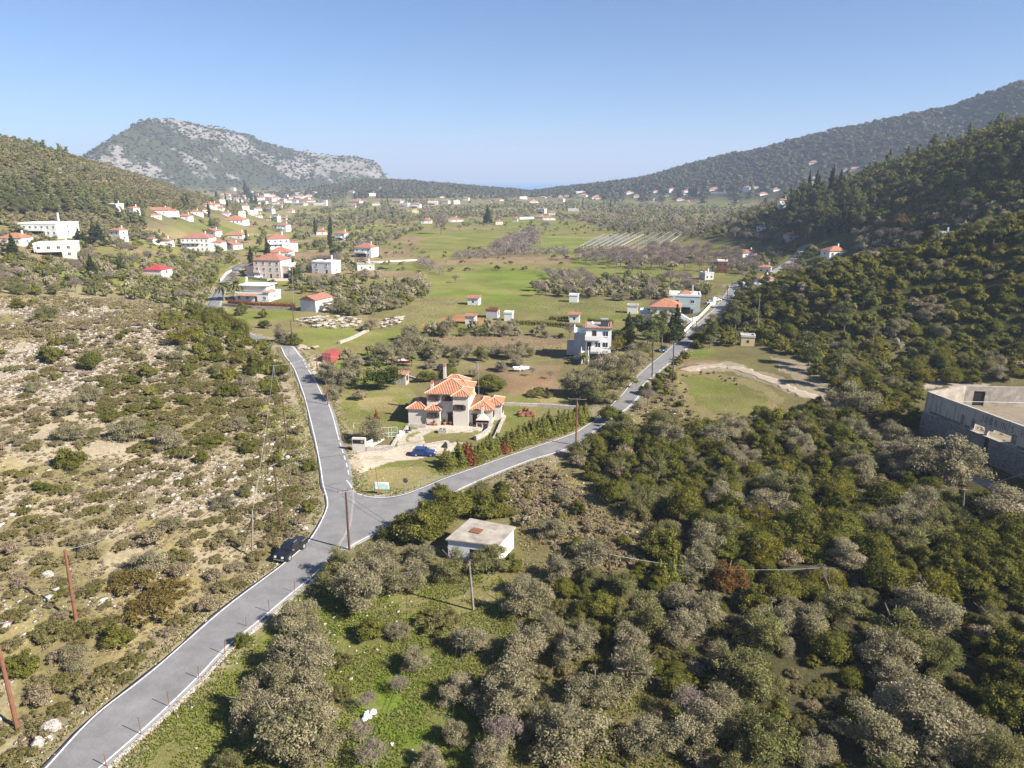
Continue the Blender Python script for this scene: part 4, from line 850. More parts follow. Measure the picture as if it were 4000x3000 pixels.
DESC = dict(olive='grey-green olive tree', green_olive='dull green olive tree', yellow='yellow-green oak tree', rust='rusty orange oak tree', citrus='dark glossy citrus tree', mastic='dark green mastic bush', scrub='low olive-brown bush', greyshrub='pale grey thorny shrub', mat='spreading olive-green shrub', rustmat='spreading rust-tinged shrub', bare='leafless pinkish grey tree', pine='green pine tree', cypress='slender dark cypress', broad_cypress='broad dark conical cypress', young='young light green cypress', redyoung='withered red-brown young cypress', palm='feather-leaved palm tree')
GROUPS = dict(olive='grey olive trees', green_olive='dull green olive trees', yellow='yellow-green oaks', rust='rusty oaks', citrus='citrus trees', mastic='dark mastic bushes', scrub='low scrub bushes', greyshrub='pale thorny shrubs', mat='spreading low shrubs', rustmat='spreading low shrubs', bare='leafless trees', pine='pine trees', cypress='slender cypresses', broad_cypress='broad cypresses', young='young cypresses along the road', redyoung='young cypresses along the road', palm='palm trees')
_pr = random.Random(5)
PLANTS = []                  # (kind, x, y, z, width, hscale) still to be placed
def plant(kind, x, y, w, hs=1.0, parts=True, z=None):
    if kind in ('olive', 'green_olive'): hs *= .86
    """one plant as an object of its own (crown and trunk under an Empty when it is big enough to show them)"""
    P = PROTO[kind]; cr, tr, whole, pw, ph = P[_pr.randrange(len(P))]; s = w / pw; z = hz(x, y) if z is None else z
    nm, cat = NAMES[kind]; rot = _pr.random() * 6.283; sc = (s * _pr.uniform(.9, 1.1), s * _pr.uniform(.9, 1.1), s * hs * _pr.uniform(.88, 1.12))
    if tr is not None and parts:
        o = empty(nm, (x, y, z), rot, None, cat, GROUPS[kind]); o.scale = sc; link('crown', cr, o); link('trunk', tr, o)
    else:
        o = link(nm, whole); o.location = (x, y, z); o.rotation_euler = (0, 0, rot); o.scale = sc; tag(o, None, cat, GROUPS[kind])
    pend(o, DESC[kind], (x, y, z)); return o
for (zx, zy, s, d_, pl) in ((600, 1112, .42, 'small empty terracotta pot, leftmost of the row by the villa annexe', False), (640, 1114, .42, 'small empty terracotta pot beside the leftmost pot of the villa', False), (685, 1116, .5, 'terracotta pot with spiky plant in front of the annexe window', True), (735, 1116, .42, 'small terracotta pot at the right end of the annexe row', False),
                         (890, 1105, .6, 'large terracotta pot with shrub left of the villa main door', True), (1012, 1100, .7, 'tallest terracotta pot with shrub right of the villa main door', True), (1400, 1070, .6, 'terracotta pot with thin shrub left of the villa side door', True)):
    pot(on_plane(1560 + .1989 * zx, 1440 + .1989 * zy, p0[2] + 0.0), s, d_, pl)
def zv(x, y): return (1560 + .1989 * x, 1440 + .1989 * y)
# stone trough planter on the lawn edge
tp = at(*zv(850, 1255)); t = empty('stone_planter', tp, R_(-5), 'square carved stone planter at the edge of the villa lawn', 'planter')
MB().box(-.85, .85, -.6, .6, -.2, .75).build('trough', M_STONE2, t, bevel=.05); MB().box(-.55, -.05, -.3, .3, .752, .77).box(.15, .6, -.35, .2, .752, .77).build('soil', M_DARK, t)
rb = MB().box(0, .42, 0, .4, 0, .5).box(-.03, .45, -.03, .43, .5, .56).build('storage_bin', M_RED, bevel=.03); rb.location = at(*zv(505, 1108)); tag(rb, 'small red bin at the corner of the villa annexe', 'bin')
# walls round the villa yard
def wall_thing(name, label, pts, h, th, m, cat='wall', coping=None, px=True, drop=0.6, lmk=None):
    P = [at(*q) if px else np.array(q) for q in pts]; mb = MB(); cp = MB(); root = None
    for a, b in zip(P[:-1], P[1:]):
        n = max(1, int(np.hypot(*(b - a)[:2]) / 6))
        for i in range(n):
            u, v = a + (b - a) * i / n, a + (b - a) * (i + 1) / n; zu, zv_ = hz(u[0], u[1]), hz(v[0], v[1])
            mb.wall(u, v, th, zu - drop, zv_ - drop, zu + h, zv_ + h)
            if coping: cp.wall(u, v, th + .1, zu + h, zv_ + h, zu + h + .08, zv_ + h + .08)
    o = mb.build(name, m); tag(o, label, cat)
    if coping: cp.build('coping', coping, o)
    if lmk: lm(lmk, P[len(P) // 2])
    return o
wall_thing('stone_wall', 'pale stone retaining wall curving along the right of the villa yard', [zv(1810, 1060), zv(1760, 1250), zv(1640, 1340), zv(1490, 1410)], 0.9, 0.6, M_STONE2)
wall_thing('stone_wall', 'outer pale stone wall beside the grass strip right of the villa', [zv(2070, 960), zv(2000, 1100), zv(1900, 1340), zv(1850, 1420)], 0.6, 0.5, M_STONE2)
wall_thing('stone_wall', 'low stone wall behind the blue car in front of the lawn', [(1655, 1757), (1745, 1742), (1753, 1752)], 1.0, 0.45, M_STONE2, coping=M_STONE2)
wall_thing('stone_wall', 'stone wall between the cream gate pillar and the driveway', [(1432, 1762), (1530, 1757)], 0.9, 0.45, M_STONE2)
wall_thing('stone_wall', 'stone edging wall with white boulders left of the driveway', [(1530, 1752), (1545, 1725), (1575, 1695), (1592, 1672)], 0.5, 0.5, M_STONE2)
wall_thing('stone_wall', 'low stone wall below the garage wing of the villa', [zv(160, 1150), zv(520, 1155)], 0.7, 0.4, M_STONE2)
wall_thing('garden_wall', 'cream rendered gate wall sloping back from the pillar to the metal gate', [(1432, 1752), (1470, 1735), (1500, 1717)], 1.3, 0.25, M_CREAM)
for i, (zx, zy, r) in enumerate(((1150, 200, .55), (1085, 255, .5), (1130, 165, .4))):
    p = at(1340 + .1989 * zx, 1660 + .1989 * zy); b = MB().ball((0, 0, .3), (r * 1.2, r, r * .8), 8, 5).build('boulder', M_WHITEP, sm=False); b.location = p; tag(b, ('largest', 'lower', 'smallest upper')[i] + ' whitewashed boulder on the wall left of the villa driveway', 'boulder')
# gate pillar with its dark name slab
pp = at(1403, 1762); t = empty('gate_pillar', pp, R_(-6), 'broad cream gate pillar with a dark slab at the driveway', 'gate pillar'); lm('the cream gate pillar', pp)
MB().box(-1.25, 1.25, 0, .55, -.3, 2.5).build('pillar', M_CREAM, t); MB().box(-1.1, 1.05, -.03, -.002, 1.45, 2.2).build('name_slab', M_DARK, t)
pl_ = MB().box(.45, .52, -.05, -.032, 1.6, 2.0).box(.52, .62, -.05, -.032, 1.9, 2.0).box(.75, .82, -.05, -.032, 1.6, 2.05).build('emblem', M_GREYW, t)
gp = at(1512, 1716); t = empty('metal_gate', gp, R_(8), 'pale green metal tube gate beside the olive at the villa', 'gate'); g = MB()
for x in (-.9, .3, .9, 2.0): g.tube([(x, 0, -.2), (x, 0, 2.4)], .045, 6)
for z in (.5, 1.3, 2.4): g.tube([(-.9, 0, z), (2.0, 0, z)], .04, 6)
g.tube([(.3, 0, .5), (2.0, 0, 2.4)], .04, 6); g.build('frame', M_GREENM, t); MB().tube([(2.0, -.05, 1.1), (2.0, -.15, 1.1), (1.8, -.15, 1.1)], .03, 5).build('handle', M_METAL, t)
gp = at(1384, 1716); m_ = MB().tube([(0, 0, -.3), (0, 0, 3.3)], .05, 6).tube([(0, 0, 3.3), (2.6, .3, 3.2)], .03, 5).tube([(0, 0, 3.2), (.8, .2, 0)], .02, 5).build('fence_post', M_GREENM); m_.location = gp; tag(m_, 'tall pale green metal post behind the cream gate pillar', 'post')

# ------------------------------------------------------------------ concrete hut in the grove
hz_ = 3.1
HC = [on_plane(1836, 2023, hz_)[:2], on_plane(2016, 2058, hz_)[:2], on_plane(1946, 2131, hz_)[:2], on_plane(1739, 2106, hz_)[:2]]
hc = np.mean(HC, 0); hut = empty('flat_roofed_hut', (hc[0], hc[1], 0), 0, 'small white hut with flat weathered concrete roof among the olives', 'hut'); lm('the flat-roofed white hut', (hc[0], hc[1], 1)); EXCL.append((hc[0], hc[1], 5.2))
loc = [h - hc for h in HC]; MB().prism([h * .93 for h in loc][::-1], -1, hz_ - .2).build('wall', M_WHITE, hut); rf = MB().prism(loc[::-1], hz_ - .2, hz_).build('roof', M_CONC2, hut, bevel=.03)
ha = on_plane(1860, 2075, hz_)[:2] - hc; e1 = (loc[1] - loc[0]) / np.linalg.norm(loc[1] - loc[0]); e2 = (loc[3] - loc[0]) / np.linalg.norm(loc[3] - loc[0])
hp = [ha + e1 * a + e2 * b for a, b in ((-.75, -.65), (.75, -.65), (.75, .65), (-.75, .65))]
MB().prism(hp[::-1], hz_ + .003, hz_ + .12).build('roof_hatch', M_RUST, hut)
rw = loc[2] * .93 * .35 + loc[1] * .93 * .65; nrm = np.array([e1[0], e1[1]]); MB().prism([rw + nrm * .02 + e2 * a + nrm * b for a, b in ((-.7, -.0), (-.7, .03), (.7, .03), (.7, 0))], 1.75, 2.1).build('window', M_CREAM, hut)
rw = (loc[2] + loc[3]) / 2 * .93; MB().prism([rw + e2 * b + e1 * a for a, b in ((-.45, 0.02), (-.45, .06), (.45, .06), (.45, 0.02))], 0, 2.0).build('door', M_WOOD, hut)

M_DIRTY = mat('dirty_floor', (0.25, 0.20, 0.145), 0.95, 0.3, 0.35, bump=0.4, dirt=(0.10, 0.10, 0.045), dirt_amt=0.85, dirt_scale=0.35); M_SPRAY = mat('faded_spray_paint', (0.14, 0.135, 0.13), .9)
# ------------------------------------------------------------------ roofless ruin on the right
rz = 8.6; A = on_plane(3627, 1530, rz)[:2]; D = on_plane(4000, 1665, rz)[:2]; dv = (D - A) / np.linalg.norm(D - A); D = A + dv * 36; B = on_plane(3770, 1507, rz)[:2]; Cc = on_plane(4000, 1512, rz)[:2]; cd = (Cc - B) / np.linalg.norm(Cc - B); Cc = B + cd * 26; E = D + (Cc - B) * .85
rg = hz(*A); ru = empty('ruined_building', (A[0], A[1], 0), 0, 'roofless concrete and stone ruin with graffiti on the right', 'ruin'); lm('the roofless ruin', (*(A + dv * 12 + cd * 5), 5)); EXCL += [(A[0] + cd[0] * 9 + dv[0] * k, A[1] + cd[1] * 9 + dv[1] * k, 12.0) for k in (2, 12, 24)]
a0 = np.zeros(2); nv = np.array([-dv[1], dv[0]]);  nv = nv if nv @ cd > 0 else -nv
def seg(mb, p, q, th, z0, z1, inset=0.0): return mb.wall(p, q, th, z0, z0, z1, z1)
st = MB(); base = -0.6
st.wall(a0 - dv * .3, dv * 36, .9, base, base, 4.55, 4.55); st.build('stone_wall', M_STONE, ru)
MB().wall(a0 - dv * .35 - nv * .12, dv * 36 - nv * .12, 1.0, 4.55, 4.55, 4.68, 4.68).build('ledge', M_CONC2, ru)
# concrete band with the openings left out
ops = [(0.0, .9, 4.7, 5.15), (11.2, 14.2, 4.9, 6.0), (15.2, 18.8, 4.9, 6.2), (14.2, 15.2, 4.7, 5.6)]
cb = MB(); u = 0.3; off = nv * .12
for s0, s1, z0, z1 in ((0.3, 10.6, 5.15, rz), (10.6, 14.2, 6.0, rz), (14.2, 15.2, 5.7, rz), (15.2, 18.8, 6.2, rz), (18.8, 36, 5.1, rz)):
    cb.wall(dv * s0 + off, dv * s1 + off, .5, z0, z0, z1, z1)
for s0, s1 in ((0.3, 1.2), (8.6, 9.4), (10.6, 11.2), (13.6, 14.2), (18.8, 20), (21.5, 22.5), (25, 26)): cb.wall(dv * s0 + off, dv * s1 + off, .46, 4.68, 4.68, 6.2, 6.2)
cb.build('concrete_wall', M_CONC, ru); MB().wall(dv * .3 + nv * .3, dv * 10.6 + nv * .3, .12, 4.6, 4.6, 5.3, 5.3).wall(dv * 18.8 + nv * .3, dv * 36 + nv * .3, .12, 4.6, 4.6, 5.3, 5.3).build('stone_band', M_STONE, ru)
dk = MB()
for s in (8.4, 10.7, 19.0, 21.8, 25.2): dk.wall(dv * s - nv * .16, dv * (s + .75) - nv * .16, .04, 5.0, 5.0, 6.7, 6.7)
for s in (1.4, 23.8, 6.8): dk.wall(dv * s - nv * .14, dv * (s + .12) - nv * .14, .02, 5.2, 5.2, 8.2, 8.2)
dk.build('stone_patch', M_STONE, ru)
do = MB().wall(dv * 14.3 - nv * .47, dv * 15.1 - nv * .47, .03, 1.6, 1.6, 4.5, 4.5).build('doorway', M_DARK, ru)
fl = MB().prism([tuple(a0 + nv * .5 + dv * .4), tuple(B - A), tuple(Cc - A), tuple(E - A), tuple(dv * 36 + nv * .5)], 4.2, 4.6).build('floor_slab', M_DIRTY, ru)
bk = MB(); bk.wall(a0, B - A, .5, base, base, rz, rz); bl_ = B - A; cl_ = Cc - A
bk.wall(bl_, bl_ + cd * 1.8, .45, base, base, rz, rz); bk.wall(bl_ + cd * 1.8, bl_ + cd * 4.0, .45, 7.6, 7.6, rz, rz); bk.wall(bl_ + cd * 4.0, cl_, .45, base, base, rz, rz); bk.build('back_wall', M_CONC2, ru)
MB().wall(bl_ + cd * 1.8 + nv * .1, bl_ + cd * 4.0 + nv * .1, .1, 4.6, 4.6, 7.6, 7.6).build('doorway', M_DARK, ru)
ir = MB().tube([(*(bl_ + cd * 1 - nv * 3), 5.6), (*(cl_ - nv * 6), 6.0)], .05, 5); ir.tube([(*(dv * 3 + nv * 1), 6.5), (*(dv * 10 + nv * 6), 6.2), (*(dv * 20 + nv * 10), 6.3)], .05, 5).tube([(*(dv * 12 + nv * 1), 5.2), (*(dv * 20 + nv * 8), 6.9)], .05, 5)
for k in (3, 8, 13): ir.tube([(*(dv * k + nv * 2), 4.6), (*(dv * k + nv * 2), 6.7)], .05, 5)
ir.build('pipe', M_METAL, ru)
rp = MB().wall(bl_ + cd * 9 - nv * .3, bl_ + cd * 13 - nv * .3, .06, 4.6, 4.6, 8.0, 8.0).build('stone_patch', M_STONE, ru)
iw = MB()
for s_, l_ in ((9.0, 5.0), (20.0, 7.5), (29.0, 6.0)): iw.wall(dv * s_ + nv * .6, dv * s_ + nv * l_, .35, 4.6, 4.6, 8.1, 7.0)
iw.wall(dv * 9 + nv * 5, dv * 15 + nv * 6.2, .35, 4.6, 4.6, 6.0, 5.6); iw.build('inner_wall', M_CONC2, ru)
dg = random.Random(7); db = MB()
for _ in range(60): x_, y_ = dg.uniform(1, 30), dg.uniform(.8, 9); q_ = dv * x_ + nv * y_; r_ = dg.uniform(.1, .45); db.ball((q_[0], q_[1], 4.62), (r_, r_ * dg.uniform(.6, 1.4), r_ * .6), 6, 4)
db.build('rubble', M_STONE, ru)['kind'] = 'stuff'
rgn = np.random.default_rng(3); vb, qb, cbb = leaf_cloud(rgn, [((*(dv * a_ + nv * b_), 4.8), (r_, r_, .5)) for a_, b_, r_ in ((6, 4, 1.0), (13, 8, 1.3), (18, 4, .9), (24, 6, 1.4), (4, 8, .8), (16, 9.5, 1.0))], 1500, .22, .7, low=-.2); link('weeds', quads_mesh('weeds', vb, qb, M_SCRUBL, cbb), ru)['kind'] = 'stuff'
# graffiti lettering on the concrete band, painted strokes
def letters(text, h, w, gap):
    S = {'J': [(.7, 1, .7, .15), (.7, .15, .4, 0), (.4, 0, .05, .2)], 'O': [(.1, .1, .1, .9), (.1, .9, .6, .9), (.6, .9, .6, .1), (.6, .1, .1, .1)], 'B': [(.1, 0, .1, 1), (.1, 1, .6, .8), (.6, .8, .1, .52), (.1, .52, .65, .25), (.65, .25, .1, 0)], 'I': [(.35, 0, .35, 1)], 'N': [(.1, 0, .1, 1), (.1, 1, .65, 0), (.65, 0, .65, 1)], "'": [(.35, 1, .25, .7)], 'S': [(.6, .95, .1, .8), (.1, .8, .6, .3), (.6, .3, .1, .02)], 'H': [(.1, 0, .1, 1), (.65, 0, .65, 1), (.1, .5, .65, .5)], 'T': [(.0, 1, .75, 1), (.38, 1, .38, 0)]}
    out = []; x = 0
    for ch in text:
        for a, b, c, d in S.get(ch, []): out.append((x + a * w, b * h, x + c * w, d * h))
        x += gap if ch not in "I'" else gap * .6
    return out
gm = MB()
for x0, y0, x1, y1 in letters("JOBBIN'S HT", 1.25, .95, 1.0):
    p, q_ = dv * (12.2 + x0), dv * (12.2 + x1); z0_, z1_ = 6.75 + y0, 6.75 + y1; ln = math.hypot(x1 - x0, y1 - y0) + 1e-6; px, pz = -(y1 - y0) / ln * .07, (x1 - x0) / ln * .07
    f_ = -nv * .145
    gm.poly([(*(p + dv * px + f_), z0_ + pz), (*(q_ + dv * px + f_), z1_ + pz), (*(q_ - dv * px + f_), z1_ - pz), (*(p - dv * px + f_), z0_ - pz)])
gm.build('graffiti', M_SPRAY, ru)

# ------------------------------------------------------------------ shipping container, sheds
cp_ = at(1276, 1418); ct = empty('shipping_container', cp_, R_(-12), 'rust red shipping container on bare ground beside the left road', 'container'); lm('the red shipping container', cp_)
L_, Wc, Hc_ = 2.5, 5.8, 2.6; mb = MB(); n = 22
for s in (-1, 1):
    for i in range(n):
        y0_, y1_ = Wc * i / n, Wc * (i + 1) / n; o_ = .04 * (i % 2); mb.box(s * (L_ / 2 - .06) - .03 + s * o_, s * (L_ / 2 - .06) + .03 + s * o_, y0_ + .002, y1_ - .002, .15, Hc_ - .12)
mb.box(-L_ / 2 + .08, L_ / 2 - .08, Wc - .06, Wc, .15, Hc_ - .1); mb.build('side_panel', M_RED, ct); MB().box(-L_ / 2, L_ / 2, -.02, Wc + .02, Hc_ - .1, Hc_).build('roof', M_RED, ct)
fr_ = MB()
for x in (-L_ / 2, L_ / 2 - .12):
    for y in (-.03, Wc - .09): fr_.box(x, x + .12, y, y + .12, -.2, Hc_ - .1)
fr_.box(-L_ / 2 + .12, L_ / 2 - .12, 0, Wc - .1, 0, .14); fr_.build('frame', M_RED, ct)
for s in (-1, 1):
    d_ = MB().box(min(0, s * (L_ / 2 - .14)) + .01, max(0, s * (L_ / 2 - .14)) - .01, -.02, .03, .16, Hc_ - .12).build('door', M_RED, ct); r_ = MB()
    for x in (.35, .8): r_.tube([(s * x, -.05, .2), (s * x, -.05, Hc_ - .15)], .025, 5)
    r_.build('locking_bar', M_METAL, d_)

# ------------------------------------------------------------------ utility poles and wires
POLES = {}
def pole(key, base, top, m, label, arm=None, r=0.13, brace=None, lmk=None):
    b = at(*base); d = ray(*top); t = b[1] / d[1]; tp = np.array([d[0] * t, b[1], CAM_H + d[2] * t])
    h = tp - b; o = empty('utility_pole', b, 0, label, 'utility pole', 'utility poles with overhead wires'); tp_l = tuple(h)
    MB().tube([tuple(-0.06 * h), tuple(h * .5), tp_l], [r * 1.15, r, r * .8], 8).build('shaft', m, o)
    POLES[key] = tp
    if lmk: lm(lmk, b)
    if arm:
        az, ln, drop, n = arm; ca, sa = math.cos(R_(az)), math.sin(R_(az)); zt = h[2] - drop; xt, yt = h[0] * zt / h[2], h[1] * zt / h[2]
        c = MB().tube([(xt - ca * ln, yt - sa * ln - r, zt), (xt + ca * ln, yt + sa * ln - r, zt)], .055, 4).build('crossarm', M_METAL, o)
        for k in range(n):
            f_ = -1 + 2 * k / (n - 1); MB().tube([(xt + ca * ln * f_ * .94, yt + sa * ln * f_ * .94 - r, zt + .03), (xt + ca * ln * f_ * .94, yt + sa * ln * f_ * .94 - r, zt + .34)], [.05, .075], 6).build('insulator', M_INSUL, o)
    if brace:
        q = at(*brace) - b; MB().tube([tuple(q - np.array([0, 0, .3])), tuple(h * .9)], .09, 6).build('brace', m, o)
    return o
pole('J', (1365, 2148), (1350, 1916), M_BROWNPOLE, 'tall dark red-brown pole with crossarm and insulators at the road junction', (25, 1.0, .12, 4), .15, lmk='the brown pole at the junction')
pole('RL', (298, 2424), (253, 2148), M_REDPOLE, 'orange-red pole leaning slightly on the rocky left slope', None, .17, lmk='the orange-red pole')
pole('EL', (70, 2852), (-30, 2425), M_REDPOLE, 'red pole with three crossarms at the lower left edge', (10, 1.6, .2, 4), .17, lmk='the lower-left red pole')
pole('GL', (985, 2172), (986, 2002), M_GREYPOLE, 'pale grey pole with a slanted brace behind the pickup truck', None, .13, (938, 2155), 'the braced grey pole')
pole('A', (1097, 2068), (1069, 1810), M_BROWNPOLE, 'brown pole with insulators left of the junction above the pickup', (60, .7, .15, 3), .13, lmk='the brown pole above the pickup')
pole('B', (1120, 1740), (1102, 1536), M_BROWNPOLE, 'weathered brown pole on the bank left of the road opposite the villa', None, .13, lmk='the pole opposite the villa')
pole('C', (1138, 1476), (1127, 1358), M_GREYPOLE, 'slim grey pole at the left road edge opposite the container', None, .1)
pole('D', (1073, 1503), (1068, 1427), M_GREYPOLE, 'slim pale pole with a short arm among bushes left of the road', (0, .8, .1, 2), .09, lmk='the slim pale roadside pole')
pole('E', (1281, 1582), (1272, 1488), M_REDPOLE, 'reddish pole under olives on the right edge of the left road', None, .12, lmk='the reddish roadside pole')
pole('F', (1239, 1450), (1236, 1382), M_REDPOLE, 'short reddish pole in front of the red shipping container', None, .12)
pole('G', (1144, 1350), (1134, 1248), M_BROWNPOLE, 'thin brown pole by the bend of the left road', None, .12)
pole('I', (1147, 1255), (1141, 1177), M_BROWNPOLE, 'thin dark pole in front of the white barn', None, .13)
pole('I2', (1145, 1180), (1142, 1040), M_GREYPOLE, 'tall thin pole right of the pink house', None, .13)
pole('RR', (2250, 1740), (2254, 1556), M_REDPOLE, 'red pole with wide crossarm beside the right road near the hedge', (-8, 1.7, .12, 4), .15, lmk='the red roadside pole')
pole('K', (2547, 1476), (2552, 1324), M_BROWNPOLE, 'slim brown pole on the right verge before the black car', None, .13, lmk='the slim brown verge pole')
pole('M', (2628, 1494), (2632, 1334), M_BROWNPOLE, 'brown pole with short arm at the start of the dirt track', (0, .9, .1, 2), .15, lmk='the brown pole at the dirt track')
pole('N', (2703, 1287), (2707, 1211), M_GREYPOLE, 'grey pole at the white house gate with the blue house behind', None, .13)
pole('O', (2720, 1311), (2720, 1249), M_BROWNPOLE, 'short brown pole on the road edge below the blue house', None, .13)
pole('P', (2958, 1297), (2968, 1152), M_GREYPOLE, 'tall grey pole among dark bushes on the right hillside', None, .15, lmk='the tall grey hillside pole')
pole('Q', (2840, 1192), (2842, 1125), M_BROWNPOLE, 'far brown pole on the right road beyond the blue house', None, .13)
pole('S', (1849, 2384), (1832, 2192), M_GREYPOLE, 'grey wooden pole with wires in the grass below the hut', (70, .45, .25, 3), .14, lmk='the pole below the hut')
pole('T', (2381, 2248), (2380, 2165), M_BROWNPOLE, 'short brown pole half hidden among trees right of the hut', None, .13, lmk='the short half-hidden pole')
pole('U', (3755, 2050), (3768, 1908), M_GREYPOLE, 'grey pole among dark trees in front of the ruin', (0, .4, .1, 2), .13, lmk='the grey pole before the ruin')
pole('W', (1863, 1450), (1863, 1412), M_GREYPOLE, 'small grey pole in the brown field behind the villa', None, .11)
pole('X', (2742, 1075), (2741, 1020), M_BROWNPOLE, 'brown pole in the green field near the rusty shed', None, .14)
pole('Y', (2660, 945), (2661, 905), M_GREYPOLE, 'far grey pole right of the greenhouse frames', None, .14)
pole('Z', (2617, 850), (2617, 815), M_GREYPOLE, 'distant grey pole beyond the greenhouse frames', None, .14)
def wire(a, b, sag, m=M_WIRE, r=0.018, label='overhead wire', oa=(0, 0, 0), ob=(0, 0, 0)):
    a = np.array(a) + oa; b = np.array(b) + ob; n = 14
    pts = [tuple(a + (b - a) * i / n - np.array([0, 0, sag * 4 * (i / n) * (1 - i / n)])) for i in range(n + 1)]
    o = MB().tube(pts, r, 4).build('overhead_wire', m); return tag(o, label, 'wire', 'overhead wires between the poles')
Pq = POLES
for k, dx in enumerate((-.5, .5)):
    wire(Pq['A'], Pq['J'], .5, label=('left', 'right')[k] + ' wire of the pair from the brown junction pole to the pole above the pickup', oa=(0, dx, -.1), ob=(0, dx, -.3))
    wire(Pq['J'], Pq['S'], .8, label=('left', 'right')[k] + ' wire of the pair from the junction pole down to the pole below the hut', oa=(dx, 0, -.8), ob=(dx * .5, 0, -.3))
    wire(Pq['S'], (at(1760, 3050) + np.array([0, 0, 6.0])), .8, label=('left', 'right')[k] + ' wire running from the pole below the hut towards the viewer', oa=(dx * .5, 0, -.3), ob=(dx * .5, 0, 0))
wire(Pq['S'], Pq['T'], .6, label='dark wire from the pole below the hut to the short pole on its right')
wire(Pq['T'], at(3190, 2310) + np.array([0, 0, 3.2]), 1.0, M_WIREL, .018, 'pale sagging cable over the trees right of the short pole')
wire(Pq['U'], at(3250, 2040) + np.array([0, 0, 4.0]), .8, label='dark wire left of the grey pole in front of the ruin'); wire(Pq['U'], at(4050, 1960) + np.array([0, 0, 6.0]), .4, label='dark wire right of the grey pole in front of the ruin')
wire(Pq['A'], Pq['RR'], 1.6, label='long dark wire across the driveway from left bank to red pole', r=.022)
wire(Pq['B'], Pq['D'], .8, M_WIREL, label='pale wire between the two poles on the left bank'); wire(Pq['GL'], Pq['D'], 1.2, M_WIREL, label='pale wire rising from the braced grey pole'); wire(Pq['D'], Pq['F'], .7, M_WIREL, label='pale wire crossing the left road to the container')
wire(Pq['F'], Pq['W'], 1.5, M_WIREL, label='long pale wire over the olives behind the villa'); wire(Pq['W'], Pq['K'], 2.0, M_WIREL, label='pale wire from the brown field to the right road')
wire(Pq['EL'], Pq['A'], 1.2, label='long dark wire along the left slope', oa=(1.2, 0, -.6)); wire(Pq['RL'], at(560, 2145) + np.array([0, 0, 4]), .5, M_WIREL, .015, 'thin pale wire right of the orange-red pole')
wire(Pq['RR'], Pq['M'], 1.0, label='dark wire along the right road to the dirt track'); wire(Pq['M'], Pq['P'], 1.4, label='dark wire up to the tall grey pole'); wire(Pq['E'], at(1312, 1575), .1, label='stay wire of the reddish pole', r=.015)
# stakes and rubble kerb along the near road
SB = [((1265, 2337), (1264, 2294)), ((1151, 2315), (1150, 2272)), ((1052, 2392), (1049, 2342)), ((962, 2447), (960, 2412)), ((875, 2558), (878, 2500)), ((777, 2652), (773, 2602)), ((662, 2762), (652, 2700)), ((552, 2870), (539, 2802)), ((416, 2995), (406, 2945))]
wdn = ['farthest rusty stake, in the shade of the olives', 'rusty stake second from the far end of the row', 'thin rusty stake at the wall gap by the olives', 'rusty stake beside the small roadside bush', 'rusty stake just below the small roadside bush', 'leaning rusty stake halfway down the row', 'rusty stake third from the near end', 'rusty stake second from the near end', 'rusty stake nearest the viewer by the road']
for (b, t_), w_ in zip(SB, wdn):
    p = at(*b); d = ray(*t_); k = p[1] / d[1]; e = np.array([d[0] * k, p[1], CAM_H + d[2] * k]) - p
    o = MB().tube([(0, 0, -.2), tuple(e)], .04, 5).build('fence_stake', M_RUST); o.location = p; tag(o, w_, 'stake', 'rusty stakes along the road edge')
kb = E_LR[::3]; kb = offset_line(kb, -.75); kb = [q for q in kb if q[1] < 80]
km = MB(); rk_ = random.Random(3)
for a, b in zip(kb[:-1], kb[1:]):
    h_ = .1 + rk_.random() * .12; km.wall(a, b, .4, -0.6, -0.6, hz(*a) + h_, hz(*b) + h_)
tag(km.build('retaining_wall', M_STONE2), 'low rough stone kerb wall along the right edge of the near road', 'wall')

# ------------------------------------------------------------------ signs at the junction
sp_ = at(1491, 1932); t = empty('information_board', sp_, R_(-3), 'white and green information board on two posts at the junction', 'sign'); lm('the information board', sp_)
MB().box(-1.25, 1.25, -.04, .02, .95, 2.15).build('panel', M_WHITEP, t); gr_ = mat('pale_green_print', (0.40, 0.62, 0.52), .6, .15, 2.0)
mpn = MB().poly([(-.35, -.045, 1.0), (1.1, -.045, 1.0), (1.2, -.045, 1.5), (.7, -.045, 1.75), (-.1, -.045, 2.0), (-.35, -.045, 1.9)]).build('map_print', gr_, t)
for i, x in enumerate((-.6, .75)): MB().tube([(x, .06, -.3), (x, .06, 2.1)], .04, 6).build('post', M_METAL, t)
ln_ = MB()
for i in range(6): ln_.box(-1.1, -.5 - .1 * (i % 3), -.046, -.043, 1.95 - i * .13, 1.98 - i * .13)
ln_.build('text_lines', M_GREYW, t)
p = at(1482, 1935); o = MB().tube([(0, 0, -.2), (-.35, 0, 4.6)], .05, 6).build('rusty_post', M_RUST); o.location = p; tag(o, 'tall thin rusty post leaning in front of the information board', 'post')
p = at(1482, 1937); o = MB().box(-.8, .8, -.35, .35, -.1, .07).build('concrete_slab', M_CONC2); o.location = p; tag(o, 'broken concrete slab at the foot of the rusty post', 'slab')
p = at(1586, 1929); t = empty('road_sign', p, R_(-15), 'round road sign seen from behind on a thin post at the junction', 'sign'); MB().tube([(0, 0, -.2), (0, 0, 2.6)], .035, 6).build('post', M_METAL, t)
MB().tube([(0, -.05, 2.3), (0, -.02, 2.3)], .42, 18).build('disc', mat('dark_sign_back', (.09, .11, .15), .5), t)
